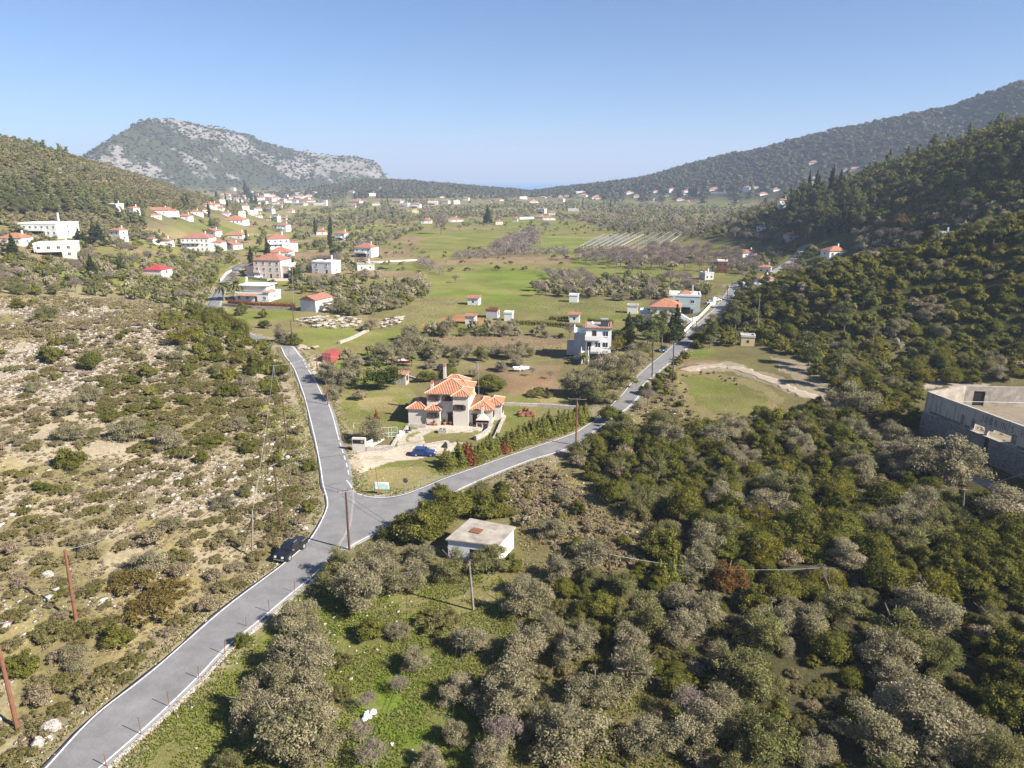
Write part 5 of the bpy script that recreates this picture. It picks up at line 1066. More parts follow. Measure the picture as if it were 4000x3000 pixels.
# ------------------------------------------------------------------ vehicles
def paint(name, c, rough=0.28):
    m, nt, N, L = new_mat(name); out = nd(nt, 'ShaderNodeOutputMaterial'); b = nd(nt, 'ShaderNodeBsdfPrincipled', i_Roughness=rough); b.inputs['Base Color'].default_value = (*c, 1); b.inputs['Coat Weight'].default_value = 0.25
    n = nd(nt, 'ShaderNodeTexNoise', i_Scale=1.5, i_Detail=5.0); r = nd(nt, 'ShaderNodeMapRange', i_1=.35, i_2=.7, i_3=rough, i_4=rough + .25); L.new(n.outputs[0], r.inputs[0]); L.new(r.outputs[0], b.inputs['Roughness']); L.new(b.outputs[0], out.inputs[0]); return m
M_CARGLASS = mat('car_glass', (.015, .018, .022), .05, .1, 1.0, spec=.8); M_LAMP = mat('lamp_glass', (.62, .64, .66), .15, .1, 3.0, spec=.8); M_TAIL = mat('tail_lamp', (.35, .02, .02), .2); M_PLASTIC = mat('black_plastic', (.025, .025, .027), .6); M_PLATE = mat('number_plate', (.75, .75, .73), .5)
def car(label, p, heading, paint_m, kind='hatch', L=4.3, Wd=1.78, Hh=1.45, parts=True, group=None, open_door=False):
    o = empty({'hatch': 'hatchback_car', 'pickup': 'pickup_truck', 'sedan': 'parked_car'}[kind], (p[0], p[1], p[2]), heading, label, 'pickup truck' if kind == 'pickup' else 'car', group)
    l2, w2 = L / 2, Wd / 2; bl = .62 * Hh; lo = (.23 if kind == 'pickup' else .17) * Hh
    if kind == 'pickup':
        prof = [(-l2, lo + .15), (-l2, bl * 1.02), (-l2 + .08, bl * 1.06), (.22 * l2, bl * 1.05), (.36 * l2, bl), (.93 * l2, bl * .90), (l2, bl * .72), (l2, lo + .08), (l2 - .15, lo)]; prof += [(-l2 + .2, lo)]
        cab = (-.30 * l2, .42 * l2, -.24 * l2, .12 * l2)
    else:
        prof = [(-l2, lo + .1), (-l2 + .04, bl * .8), (-l2 + .12, bl), (.30 * l2, bl * 1.0), (.50 * l2, bl * .97), (.90 * l2, bl * .83), (l2, bl * .62), (l2, lo + .05), (l2 - .12, lo), (-l2 + .12, lo)]
        cab = (-.93 * l2, .42 * l2, -.70 * l2, .08 * l2) if kind == 'hatch' else (-.72 * l2, .42 * l2, -.45 * l2, .08 * l2)
    mb = MB(); n = len(prof); ins = .06
    for y in (-w2, w2): mb.v += [(x, y * (1 - .03 * (z > bl * .9)), z) for x, z in prof]
    mb.f += [tuple(range(n))[::-1], tuple(range(n, 2 * n))] + [(i, (i + 1) % n, n + (i + 1) % n, n + i) for i in range(n)]
    mb.build('body', paint_m, o, bevel=.05)
    x0, x1, tx0, tx1 = cab; wt = w2 * .78; zb, zt = bl - .02, Hh
    cbm = MB().hexa([(x0, -w2 * .95, zb), (x1, -w2 * .95, zb), (x1, w2 * .95, zb), (x0, w2 * .95, zb), (tx0, -wt, zt), (tx1, -wt, zt), (tx1, wt, zt), (tx0, wt, zt)]); cbm.build('cabin', paint_m, o, bevel=.05)
    def lerp(a, b, t): return tuple(a[i] + (b[i] - a[i]) * t for i in range(3))
    def pane(name, c, u0, u1, v0, v1, off):
        q = [lerp(lerp(c[0], c[1], u), lerp(c[3], c[2], u), v) for u, v in ((u0, v0), (u1, v0), (u1, v1), (u0, v1))]
        return MB().poly([tuple(np.array(k) + off) for k in q]).build(name, M_CARGLASS, o)
    W4 = lambda xa, xb, s: [(xa, s, zb), (xb, s, zb)]
    pane('windscreen', [(x1, -w2 * .95, zb), (x1, w2 * .95, zb), (tx1, wt, zt), (tx1, -wt, zt)], .07, .93, .12, .93, np.array((.02, 0, .02)))
    pane('rear_window', [(x0, w2 * .95, zb), (x0, -w2 * .95, zb), (tx0, -wt, zt), (tx0, wt, zt)], .1, .9, .25, .9, np.array((-.02, 0, .015)))
    for s in (-1, 1):
        c = [(x0, s * w2 * .95, zb), (x1, s * w2 * .95, zb), (tx1, s * wt, zt), (tx0, s * wt, zt)]
        for u0, u1 in ((.14, .48), (.53, .90)): pane('side_window', c, u0, u1, .18, .88, np.array((0, s * .018, .004)))
    wr = Hh * (.225 if kind != 'pickup' else .225)
    for x in (-.60 * l2, .62 * l2):
        for s in (-1, 1):
            w_ = MB().tube([(x, s * (w2 - .2), wr), (x, s * (w2 + .02), wr)], wr, 16).build('wheel', M_BLACK, o)
            if parts: MB().tube([(x, s * (w2 - .05), wr * 1.05), (x, s * (w2 + .008), wr * 1.05)], wr * 1.22, 18).build('wheel_arch', M_PLASTIC, o)
            if parts: MB().tube([(x, s * (w2 + .022), wr), (x, s * (w2 + .035), wr)], wr * .66, 10).build('rim', M_RIM, w_)
    if parts:
        for s in (-1, 1):
            MB().hexa([(l2 - .22, s * w2 * .55 - .18, bl * .70), (l2 + .012, s * w2 * .55 - .16, bl * .66), (l2 + .012, s * w2 * .55 + .16, bl * .66), (l2 - .22, s * w2 * .6 + .18, bl * .70), (l2 - .25, s * w2 * .55 - .18, bl * .88), (l2 - .06, s * w2 * .55 - .16, bl * .84), (l2 - .06, s * w2 * .55 + .16, bl * .84), (l2 - .25, s * w2 * .6 + .18, bl * .88)]).build('headlight', M_LAMP, o)
            MB().box(-l2 - .012, -l2 + .06, s * w2 * .8 - .12, s * w2 * .8 + .12, bl * .68, bl * .95).build('tail_light', M_TAIL, o)
            MB().hexa([(x1 - .28, s * (w2 + .0), bl), (x1 - .12, s * (w2 + .0), bl), (x1 - .12, s * (w2 + .2), bl + .02), (x1 - .28, s * (w2 + .2), bl + .02), (x1 - .28, s * w2, bl + .16), (x1 - .14, s * w2, bl + .16), (x1 - .14, s * (w2 + .2), bl + .18), (x1 - .28, s * (w2 + .2), bl + .18)]).build('mirror', M_METAL if kind == 'pickup' else paint_m, o)
        MB().box(l2 + .003, l2 + .02, -w2 * .5, w2 * .5, bl * .48, bl * .66).build('grille', M_PLASTIC, o); MB().box(l2 + .022, l2 + .03, -.26, .26, bl * .36, bl * .47).build('number_plate', M_PLATE, o)
        if kind == 'pickup':
            MB().box(l2 + .001, l2 + .05, -w2 * .8, w2 * .8, lo + .06, lo + .17).build('bumper', M_RIM, o)
            MB().box(-l2 + .1, -.33 * l2, -w2 * .86, w2 * .86, bl * 1.065, bl * 1.1).build('bed_cover', M_PLASTIC, o)
            for s in (-1, 1):
                MB().box(tx0 + .1, tx1 - .15, s * wt * .9 - .03, s * wt * .9 + .03, zt + .005, zt + .07).build('roof_rail', M_RIM, o); MB().box(-l2 + .25, -.5 * l2, s * w2 * .92 - .03, s * w2 * .92 + .03, bl * 1.075, bl * 1.12).build('bed_rail', M_RIM, o)
            if open_door:
                a = R_(-62); c_, s_ = math.cos(a), math.sin(a); hx, hy = x1 - .1, -w2 * .97
                tr = lambda x, y, z: (hx + c_ * -x - s_ * -y, hy + (s_ * x - c_ * y) * 1.0, z)
                T = lambda u, t_, z: (hx - math.cos(R_(62)) * u + math.sin(R_(62)) * t_, hy - math.sin(R_(62)) * u - math.cos(R_(62)) * t_, z)
                d_ = MB().hexa([T(0, 0, lo + .1), T(1.05, 0, lo + .1), T(1.05, .08, lo + .1), T(0, .08, lo + .1), T(0, 0, bl), T(1.05, 0, bl), T(1.05, .08, bl), T(0, .08, bl)]).build('open_door', paint_m, o)
                MB().tube([T(.05, .04, bl), T(.55, .04, zt - .08), T(.95, .04, zt - .08), T(1.02, .04, bl)], .035, 5).build('window_frame', M_PLASTIC, d_); MB().box(0, 0, 0, 0, 0, 0) if False else None
                MB().hexa([T(.8, -.03, bl - .16), T(.95, -.03, bl - .16), T(.95, -.001, bl - .16), T(.8, -.001, bl - .16), T(.8, -.03, bl - .11), T(.95, -.03, bl - .11), T(.95, -.001, bl - .11), T(.8, -.001, bl - .11)]).build('handle', M_RIM, d_)
    return o
P_BLACK = paint('black_car_paint', (.010, .010, .012)); P_BLUE = paint('blue_car_paint', (.018, .05, .19)); P_GREY = paint('silver_car_paint', (.42, .43, .45)); P_WHITE = paint('white_car_paint', (.72, .72, .71)); P_DKT = paint('dark_teal_car_paint', (.02, .045, .055))
f_, r_ = at(1117, 2196), at(1180, 2143); c_ = (f_ + r_) / 2 + np.array([-.5, .35, 0]); hd = math.atan2(f_[1] - r_[1], f_[0] - r_[0]); c_[2] = hz(c_[0], c_[1]) + .05
car('black pickup truck with an open door parked on the left verge at the junction', c_, hd, P_BLACK, 'pickup', 5.4, 1.92, 1.84, open_door=True); lm('the black pickup truck', c_); EXCL.append((c_[0], c_[1], 3.6))
p = at(1657, 1778); p[2] += .02; car('bright blue hatchback facing right on the gravel drive before the villa', p, R_(-4), P_BLUE, 'hatch', 4.35, 1.8, 1.48); lm('the blue hatchback', p)
p = at(2590, 1372); q_ = at(2625, 1335); car('dark car with glossy roof driving on the right road towards the viewer', p + np.array([0, 0, .06]), math.atan2(p[1] - q_[1], p[0] - q_[0]), P_DKT, 'sedan', 4.4, 1.78, 1.45); lm('the dark moving car', p)
for lab, sx, sy, dx, pm in (('silver car driving on the shaded stretch of the right road', 2780, 1252, -1, P_GREY), ('silver car parked broadside on grass beyond the blue house', 2775, 1187, 0, P_GREY), ('white car parked behind the silver one beyond the blue house', 2797, 1176, 0, P_WHITE), ('dark car parked under the olives behind the villa', 1738, 1446, 0, P_BLACK), ('black car on the lane near the white farmhouse', 1422, 1029, 0, P_BLACK), ('dark car beside the low reddish ruin in the valley', 1490, 1052, 0, P_BLACK), ('white pickup-like car on grass below the left houses', 222, 1044, 0, P_WHITE), ('dark car left of the white one below the left houses', 208, 1048, 0, P_BLACK), ('silver car on the terrace of the long white left house', 280, 998, 0, P_GREY), ('pale car in front of the pink house', 1010, 1086, 0, P_WHITE), ('dark car under the palms beside the white house', 912, 1172, 0, P_BLACK), ('pale green car on the olive terrace of the right hill', 3640, 945, 0, P_GREY)):
    p = at(sx, sy); hd = math.atan2(-1, -.55) if dx else R_(8 + (sx % 7) * 3); car(lab, p + np.array([0, 0, .06]), hd, pm, 'sedan' if sy % 2 else 'hatch', 4.2, 1.75, 1.45, parts=False)
# motorcycle
p = at(*zv(195, 1240)); t = empty('motorcycle', p, R_(70), 'black motorcycle parked on the driveway by the garage wing', 'motorcycle')
for x in (-.65, .68):
    w_ = MB().tube([(x, -.06, .3), (x, .06, .3)], .31, 14).build('wheel', M_BLACK, t); MB().tube([(x, -.065, .3), (x, .065, .3)], .18, 10).build('rim', M_RIM, w_)
MB().hexa([(-.7, -.13, .6), (.0, -.14, .55), (.0, .14, .55), (-.7, .13, .6), (-.75, -.1, .78), (-.05, -.14, .75), (-.05, .14, .75), (-.75, .1, .78)]).build('seat', M_BLACK, t, bevel=.03); MB().hexa([(-.15, -.15, .35), (.4, -.15, .35), (.4, .15, .35), (-.15, .15, .35), (-.05, -.16, .9), (.35, -.14, .95), (.35, .14, .95), (-.05, .16, .9)]).build('body', M_PLASTIC, t, bevel=.03)
MB().tube([(.45, -.35, 1.05), (.38, 0, .98), (.45, .35, 1.05)], .025, 5).tube([(.4, 0, .98), (.66, 0, .32)], .04, 6).build('handlebar', M_METAL, t); MB().ball((.5, 0, .85), .1, 8, 5).build('headlight', M_LAMP, t); MB().box(-.95, -.65, -.2, .2, .75, 1.0).build('top_box', M_WHITEP, t, bevel=.03)
# boats on land
def boat(label, p, rot, L=4.2, m=M_WHITEP, m2=M_WHITEP):
    o = empty('boat', p, rot, label, 'boat'); st_ = [(-L / 2, .75, .35), (-L * .2, .85, .3), (L * .15, .75, .3), (L * .38, .4, .38), (L / 2, .04, .6)]; mb = MB(); V_ = []
    for x, w_, z in st_: V_.append([(x, -w_, 1.15 + (z - .3) * .5), (x, -w_ * .8, z + .25), (x, 0, z), (x, w_ * .8, z + .25), (x, w_, 1.15 + (z - .3) * .5)])
    for a, b in zip(V_[:-1], V_[1:]):
        for i in range(4): mb.poly([a[i], a[i + 1], b[i + 1], b[i]])
    mb.poly(V_[0]); mb.build('hull', m, o); MB().prism([(x, -w_ * .88) for x, w_, z in st_] + [(x, w_ * .88) for x, w_, z in st_[::-1]], .95, 1.02).build('deck', m2, o)
    MB().box(-.3, .5, -.4, .4, 1.021, 1.4).build('cabin', m2, o, bevel=.05)
    t_ = MB().box(-1.2, 1.0, -.5, -.4, .25, .32).box(-1.2, 1.0, .4, .5, .25, .32).tube([(-.4, -.75, .25), (-.4, .75, .25)], .25, 8); t_.build('trailer', M_METAL, o); return o
p = at(2036, 1450); boat('white boat on a trailer in the garden left of the white three-storey house', p, R_(10)); lm('the white boat on its trailer', p)
p = at(1573, 1422); boat('red and white boat stored among olives behind the container', p, R_(-5), 4.8, M_RED, M_WHITEP)
# rubbish and small items in the foreground
def heap(name, label, cat, p, r, m, n=7, seed=1):
    rg_ = random.Random(seed); mb = MB()
    if name == 'boulder': n = 1; r *= 1.7
    for i in range(n): mb.ball((rg_.uniform(-r, r), rg_.uniform(-r, r), rg_.uniform(.05, r * .5)), (r * rg_.uniform(.3, .6), r * rg_.uniform(.3, .6), r * rg_.uniform(.25, .5)), 7, 5)
    if name in ('soil_heap', 'rubble_pile'): mb.v = [(q[0] * 1.3, q[1] * 1.3, q[2] * .55) for q in mb.v]
    for i, v in enumerate(mb.v): mb.v[i] = tuple(np.array(v) * (1 + .12 * math.sin(i * 7.3)))
    o = mb.build(name, m); o.location = p; return tag(o, label, cat)
heap('crumpled_sheet', 'crumpled white plastic sheet on a dead bush in the foreground grass', 'plastic sheet', at(1436, 2800), .55, M_WHITEP, seed=2)
heap('plastic_bag', 'white plastic bag at the lower right among dark scrub', 'plastic bag', at(3763, 2700), .35, M_WHITEP, 4, 5); heap('plastic_bag', 'small white bag in the grass below the dead bushes', 'plastic bag', at(1528, 2912), .2, M_WHITEP, 3, 6)
heap('dead_branch_pile', 'red-brown pile of cut branches on the grass right of the villa', 'branch pile', at(2055, 1618), 1.5, M_RUST, 14, 9); heap('rubble_pile', 'pale rubble pile in the field right of the right road', 'rubble pile', at(2715, 1680), 1.3, M_STONE2, 14, 11); heap('rubble_pile', 'rubble with junk at the right edge of the green field', 'rubble pile', at(2965, 1632), 1.0, M_STONE2, 9, 12)
heap('soil_heap', 'brown soil heap behind the container', 'soil heap', at(1195, 1362), 1.8, M_TRACK, 6, 13); heap('boulder', 'large pale rounded boulder at the road bend above the pickup', 'boulder', at(1208, 2078), .55, M_STONE2, 2, 14)
for i, (a, b, r) in enumerate(((130, 2880, .9), (175, 2940, .8), (160, 2855, .6), (35, 2640, .8), (150, 2265, .7), (15, 2480, .6))):
    heap('boulder', ('widest pale boulder below the red pole', 'flat white boulder nearest the road at lower left', 'small boulder just right of the red pole base', 'pale boulder beside the red pole with crossarms', 'white boulder at the shadow tip of the orange-red pole', 'pale boulder at the left edge under the crossarms')[i], 'boulder', at(a, b), r, M_STONE2, 3, 20 + i)

# ------------------------------------------------------------------ houses
FRONT = []
def house(label, p, W_, D_, rot, floors=2, roof='hip', wm=M_WHITE, rmt=M_TILE_RED, cat='house', far=0, fh=2.9, chim=True, pend_desc=None, win=None, eave=.35, name=None, pitch=.26):
    z = min(hz(p[0] + a, p[1] + b) for a in (-W_ / 3, W_ / 3) for b in (-1, D_)); hgt = floors * fh + .2
    o = empty(name or 'house', (p[0], p[1], max(z, p[2] - .6)), rot, label, cat)
    MB().box(-W_ / 2, W_ / 2, 0, D_, -2.5, hgt).build('wall', wm, o)
    if roof in ('hip', 'x', 'y'):
        r = MB(); r.hip(-W_ / 2, W_ / 2, 0, D_, hgt + .13, min(W_, D_) * pitch, .12, eave, None if roof == 'hip' else roof); ro = r.build('roof', rmt, o)
        if roof != 'hip' :
            if roof == 'y': MB().poly([(-W_ / 2, .01, hgt), (W_ / 2, .01, hgt), (0, .01, hgt + min(W_, D_) * pitch)]).poly([(-W_ / 2, D_ - .01, hgt), (W_ / 2, D_ - .01, hgt), (0, D_ - .01, hgt + min(W_, D_) * pitch)]).build('wall', wm, o)
            else: MB().poly([(-W_ / 2 + .01, 0, hgt), (-W_ / 2 + .01, D_, hgt), (-W_ / 2 + .01, D_ / 2, hgt + min(W_, D_) * pitch)]).poly([(W_ / 2 - .01, 0, hgt), (W_ / 2 - .01, D_, hgt), (W_ / 2 - .01, D_ / 2, hgt + min(W_, D_) * pitch)]).build('wall', wm, o)
    else:
        r = MB().box(-W_ / 2 - .15, W_ / 2 + .15, -.15, D_ + .15, hgt, hgt + .2); t = .25
        r.box(-W_ / 2 - .14, W_ / 2 + .14, -.14, t, hgt + .2, hgt + .65).box(-W_ / 2 - .14, W_ / 2 + .14, D_ - t, D_ + .14, hgt + .2, hgt + .65).box(-W_ / 2 - .14, -W_ / 2 + t, t, D_ - t, hgt + .2, hgt + .65).box(W_ / 2 - t, W_ / 2 + .14, t, D_ - t, hgt + .2, hgt + .65); ro = r.build('roof', wm if rmt is None else rmt, o)
    if chim: c = MB().box(W_ * .22, W_ * .22 + .6, D_ * .6, D_ * .6 + .6, hgt - .3, hgt + min(W_, D_) * .26 + 1.1).build('chimney', wm, ro)
    nf = win if win is not None else (2 if far else max(2, int(W_ / 3.2)))
    fr = None if far else M_WHITEP
    for k in range(floors if far < 2 else 1):
        kk = k if far < 2 else floors - 1
        for i in range(nf):
            x = -W_ / 2 + W_ * (i + .5) / nf
            if k == 0 and i == nf // 2 and not far: window(o, x, 0, 0.05, 1.0, 2.1, 'f', None, M_DOOR, False, 'door')
            else: window(o, x, 0, kk * fh + 1.0, (.7 if name else .85 if far else 1.15), (.8 if name else .95 if far else 1.25), 'f', fr, M_GLASS, not far)
        if far < 2: window(o, (W_ / 2), D_ * .5, kk * fh + 1.0, 1.1, 1.25, 'r', fr, M_GLASS, not far)
        if not far: window(o, (-W_ / 2), D_ * .5, kk * fh + 1.0, 1.1, 1.25, 'l', fr, M_GLASS, True)
    if roof in ('hip', 'flat', 'x') and far < 2 and floors and name is None and W_ > 7:
        k_ = (int(abs(p[0] * 7 + p[1] * 3)) % 4); ww = W_ * .38
        if k_ in (0, 1):
            sx_ = 1 if k_ == 0 else -1; x0_, x1_ = sorted((sx_ * (W_ / 2 + .003), sx_ * (W_ / 2 + ww))); hh_ = fh * max(1, floors - 1) if floors > 1 else 2.5
            MB().box(x0_, x1_, D_ * .2, D_ * .9, -2.5, hh_).build('wing', wm, o); r_ = MB(); (r_.hip(x0_, x1_, D_ * .2, D_ * .9, hh_ + .12, ww * .24, .1, .25) if roof != 'flat' else r_.box(x0_ - .1, x1_ + .1, D_ * .2 - .1, D_ * .9 + .1, hh_, hh_ + .25)).build('wing_roof', rmt if rmt is not None else wm, o)
        if floors > 1 and k_ != 1:
            bz_ = fh * (floors - 1); MB().box(-W_ * .42, W_ * .2, -1.4, -.035, bz_ - .2, bz_).box(-W_ * .42, W_ * .2, -1.4, -1.28, bz_, bz_ + .9).box(-W_ * .42, -W_ * .42 + .12, -1.28, -.035, bz_, bz_ + .9).box(W_ * .2 - .12, W_ * .2, -1.28, -.035, bz_, bz_ + .9).build('balcony', wm, o)
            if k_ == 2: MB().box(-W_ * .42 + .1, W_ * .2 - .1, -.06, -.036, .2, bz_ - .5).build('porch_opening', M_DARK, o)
        if k_ in (1, 3): MB().hexa([(-.9, D_ * .3, hgt + 1.0), (1.0, D_ * .3, hgt + 1.0), (1.0, D_ * .3 + 1.3, hgt + 1.3), (-.9, D_ * .3 + 1.3, hgt + 1.3), (-.9, D_ * .3, hgt + 1.1), (1.0, D_ * .3, hgt + 1.1), (1.0, D_ * .3 + 1.3, hgt + 2.1), (-.9, D_ * .3 + 1.3, hgt + 2.1)]).build('solar_heater', M_GLASS, ro)
    if pend_desc: pend(o, pend_desc, (p[0], p[1], o.location.z))
    FRONT.append((p[0], p[1], W_ * .7, 6.5 / (CAM_H / math.hypot(p[0], p[1])) if math.hypot(p[0], p[1]) > 650 else 20 if math.hypot(p[0], p[1]) > 330 else 8))
    EXCL.append((p[0] - math.sin(rot) * D_ / 2, p[1] + math.cos(rot) * D_ / 2, max(W_, D_) * .62)); return o

# white three-storey house on the right
p = at(2335, 1411); p[2] -= .3; k3 = depth_of(p) / FPX; t = empty('apartment_house', p, R_(-6), 'white three-storey house with balconies and solar heater right of centre', 'house'); lm('the white three-storey house', p); EXCL.append((p[0], p[1] + 5, 8.5))
W3 = 98 * k3; h3 = 9.4
MB().box(-W3 / 2, W3 / 2, 0, 8.5, -2, h3).build('wall', M_PINK if False else M_WHITE, t); MB().box(-W3 / 2 - 3.2, -W3 / 2 - .002, 1.5, 8.0, -2, h3 - 1.6).box(-W3 / 2 - 5.2, -W3 / 2 - 3.202, 3.0, 7.5, 1.2, 4.4).build('wall', M_GREYW, t); MB().box(-W3 / 2 - 3.3, -W3 / 2 - .003, 1.4, 8.1, h3 - 1.598, h3 - 1.35).box(-W3 / 2 - 3.3, -W3 / 2 - 3.05, 1.4, 8.1, h3 - 1.35, h3 - .6).build('roof', M_WHITE, t)
r = MB().box(-W3 / 2 - .3, W3 / 2 + .3, -.3, 8.8, h3, h3 + .15); ro = r.build('roof', M_CONC2, t); e_ = MB()
e_.hexa([(-W3 / 2 - .35, -.45, h3 + .151), (W3 / 2 + .35, -.45, h3 + .151), (W3 / 2 + .3, .4, h3 + .151), (-W3 / 2 - .3, .4, h3 + .151), (-W3 / 2 - .35, -.45, h3 + .25), (W3 / 2 + .35, -.45, h3 + .25), (W3 / 2 + .3, .4, h3 + .42), (-W3 / 2 - .3, .4, h3 + .42)]).box(W3 / 2 - .35, W3 / 2 + .35, .41, 8.8, h3 + .151, h3 + .36).box(-W3 / 2 - .3, -W3 / 2 + .2, .41, 8.8, h3 + .151, h3 + .36); e_.build('tile_edge', M_TILE_RED, ro)
sh = MB().hexa([(.5, 2.0, h3 + .2), (2.6, 2.0, h3 + .2), (2.6, 4.0, h3 + .2), (.5, 4.0, h3 + .2), (.5, 2.0, h3 + .3), (2.6, 2.0, h3 + .3), (2.6, 4.0, h3 + 1.3), (.5, 4.0, h3 + 1.3)]).build('solar_panel', M_GLASS, ro); MB().tube([(.5, 4.2, h3 + 1.8), (2.6, 4.2, h3 + 1.8)], .32, 10).build('water_tank', M_METAL, ro); MB().ball((-1.8, 3, h3 + .9), (.5, .15, .5), 10, 6).build('satellite_dish', M_WHITEP, ro)
for fl, z in enumerate((6.6, 3.5)):
    window(t, W3 * .27, 0, z + .75, 1.35, 1.35, 'f', M_WHITEP); 
    if fl: window(t, -W3 * .02, 0, z + .75, 1.35, 1.35, 'f', M_WHITEP)
    window(t, -W3 * (.17 if fl == 0 else .36), 0, z, 1.2, 2.2, 'f', None, M_DOOR, False, 'door'); window(t, W3 / 2, 4, z + .7, 1.1, 1.3, 'r', M_WHITEP)
    x0_, x1_ = (-W3 / 2 - .2, W3 * .12) if fl == 0 else (-W3 * .3, W3 * .12)
    b = MB().box(x0_, x1_, -1.3, -.003, z - .25, z - .05); b.box(x0_, x1_, -1.3, -1.18, z - .05, z + .95).box(x1_ - .12, x1_, -1.18, -.003, z - .05, z + .95).box(x0_, x0_ + .12, -1.18, -.003, z - .05, z + .95); b.build('balcony', M_WHITE, t)
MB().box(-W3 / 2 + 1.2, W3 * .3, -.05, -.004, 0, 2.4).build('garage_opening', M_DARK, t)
s_ = MB()
for i in range(12): s_.box(-W3 / 2 - 1.0, -W3 / 2 + .7, -3.8 + i * .28, -3.5 + i * .28, -1.5, .25 + i * .27)
s_.build('stairs', M_WHITE, t); MB().wall((-W3 / 2 - 1.1, -3.9), (-W3 / 2 - 1.1, -.3), .12, -1, -1, 1.2, 4.4).wall((-W3 / 2 + .8, -3.9), (-W3 / 2 + .8, -.3), .12, -1, -1, 1.2, 4.4).build('stair_wall', M_WHITE, t)
# orange-roofed house and pale blue house behind it
p = at(2595, 1268); ho = house('cream two-storey house with orange hipped roof and white outer stairs by the right road', p, 10.2, 9, R_(-14), 2, 'hip', M_CREAM, M_TILE_OR, win=3); lm('the orange-roofed roadside house', p)
MB().box(-8.5, -5.12, 1, 8, -2, 3.0).build('wall', M_WHITE, ho); MB().box(-8.8, -5.13, .5, 8.3, 3.0, 3.2).box(-8.6, -6.2, 1.5, 5.5, 4.4, 4.55).build('roof', M_WHITE, ho); MB().hexa([(5.12, .3, -1), (10.5, .3, -1), (10.5, 1.6, -1), (5.12, 1.6, -1), (5.12, .3, 4.0), (10.5, .3, .9), (10.5, 1.6, .9), (5.12, 1.6, 4.0)]).build('stairs', M_WHITE, ho)
g = MB()
for a in range(9):
    g.tube([(7 + .7 * math.cos(math.pi * a / 8), .28, 1.1 + .7 * math.sin(math.pi * a / 8)), (7, .28, .3)], .1, 4)
g.build('arched_door', M_CONC2, ho)
p = at(2672, 1228); hb = house('pale blue flat-roofed two-storey house with white parapet behind the orange roof', p, 11, 9, R_(-12), 2, 'flat', M_BLUEW, M_WHITE, win=2, fh=3.3); lm('the pale blue house', p)
MB().hip(-2, 2.5, 2, 6, 7.6, 1.0, .1).build('roof', M_TILE_OR, hb); MB().box(-1.8, 2.3, 2.2, 5.8, 6.8, 7.48).build('wall', M_WHITE, hb)
wall_thing('garden_wall', 'white garden wall climbing along the right road by the blue house', [(2655, 1316), (2700, 1273), (2760, 1213), (2785, 1186)], 1.0, .3, M_WHITE); p = at(2788, 1200); o = MB().box(-.5, .5, -.5, .5, -.3, 3.2).hip(-.6, .6, -.6, .6, 3.35, .7).build('gate_pillar', M_WHITE); o.location = p; tag(o, 'white gate pillar with pointed cap at the top of the white wall', 'gate pillar')
wall_thing('garden_wall', 'white walls of the sloping entrance below the orange-roofed house', [(2648, 1268), (2700, 1258), (2722, 1252)], 1.4, .3, M_WHITE)
# pink three-storey house, left of centre
p = at(1047, 1086); hp_ = house('pale pink three-storey house with red hipped roof and arched terrace left of centre', p, 15.0, 11, R_(-12), 3, 'hip', M_PINK, M_TILE_RED, win=4); lm('the pink three-storey house', p)
MB().box(7.52, 11.5, 1, 8, -2, 5.4).build('wall', M_PINK, hp_); MB().box(8.2, 10.8, .9, .997, 0, 2.4).box(-6.8, -4.4, -.06, -.035, .1, 2.2).build('arched_opening', M_DARK, hp_); MB().box(7.53, 11.6, .9, 1.05, 5.4, 6.3).box(11.4, 11.6, 1.05, 8, 5.4, 7.5).build('terrace_wall', M_PINK, hp_)
MB().box(-7.2, -3.8, -1.3, -.04, 2.9, 3.1).box(-7.2, -3.8, -1.3, -1.15, 3.1, 4.0).build('balcony', M_PINK, hp_)
wall_thing('garden_wall', 'low pinkish garden wall in front of the pink house', [(970, 1088), (1045, 1098), (1180, 1097)], 1.2, .35, M_PINK)
p = at(985, 1178); hw_ = house('white flat-roofed house with palms and red hedge below the pink house', p, 15, 10, R_(-10), 1, 'flat', M_WHITE, M_WHITE, win=4, fh=3.0, chim=False); lm('the white house with palms', p)
MB().box(-6.5, 5.5, 2, 9.5, 3.86, 6.2).build('wall', M_CREAM, hw_); MB().box(-7.2, 6.4, 1.2, 10, 6.2, 6.5).build('roof', M_WHITE, hw_); chimney(hw_, -4.5, 5, 6.0, 9.0, .7, M_WHITE, M_WHITEP); MB().hip(5.4, 8.0, -.4, 6, 3.9, .8, .1).build('roof', M_TILE_PALE, hw_)
MB().hexa([(-6, -1.6, 2.5), (3, -1.6, 2.5), (3, -.16, 2.9), (-6, -.16, 2.9), (-6, -1.6, 2.6), (3, -1.6, 2.6), (3, -.16, 3.1), (-6, -.16, 3.1)]).build('awning', M_TILE_PALE, hw_)
p = at(1205, 1218); hbn = house('white barn with red gabled roof at the field edge', p, 7.2, 10, R_(-24), 1, 'y', M_WHITE, M_TILE_RED, win=0, fh=4.2, chim=False, cat='barn', name='barn', pitch=.22); lm('the white barn', p)
p = at(1258, 1068); house('white flat-roofed two-storey house right of the pink house behind a round tree', p, 12, 9, R_(-18), 2, 'flat', M_WHITE, M_WHITE, win=2, fh=2.8); lm('the round-tree white house', p)
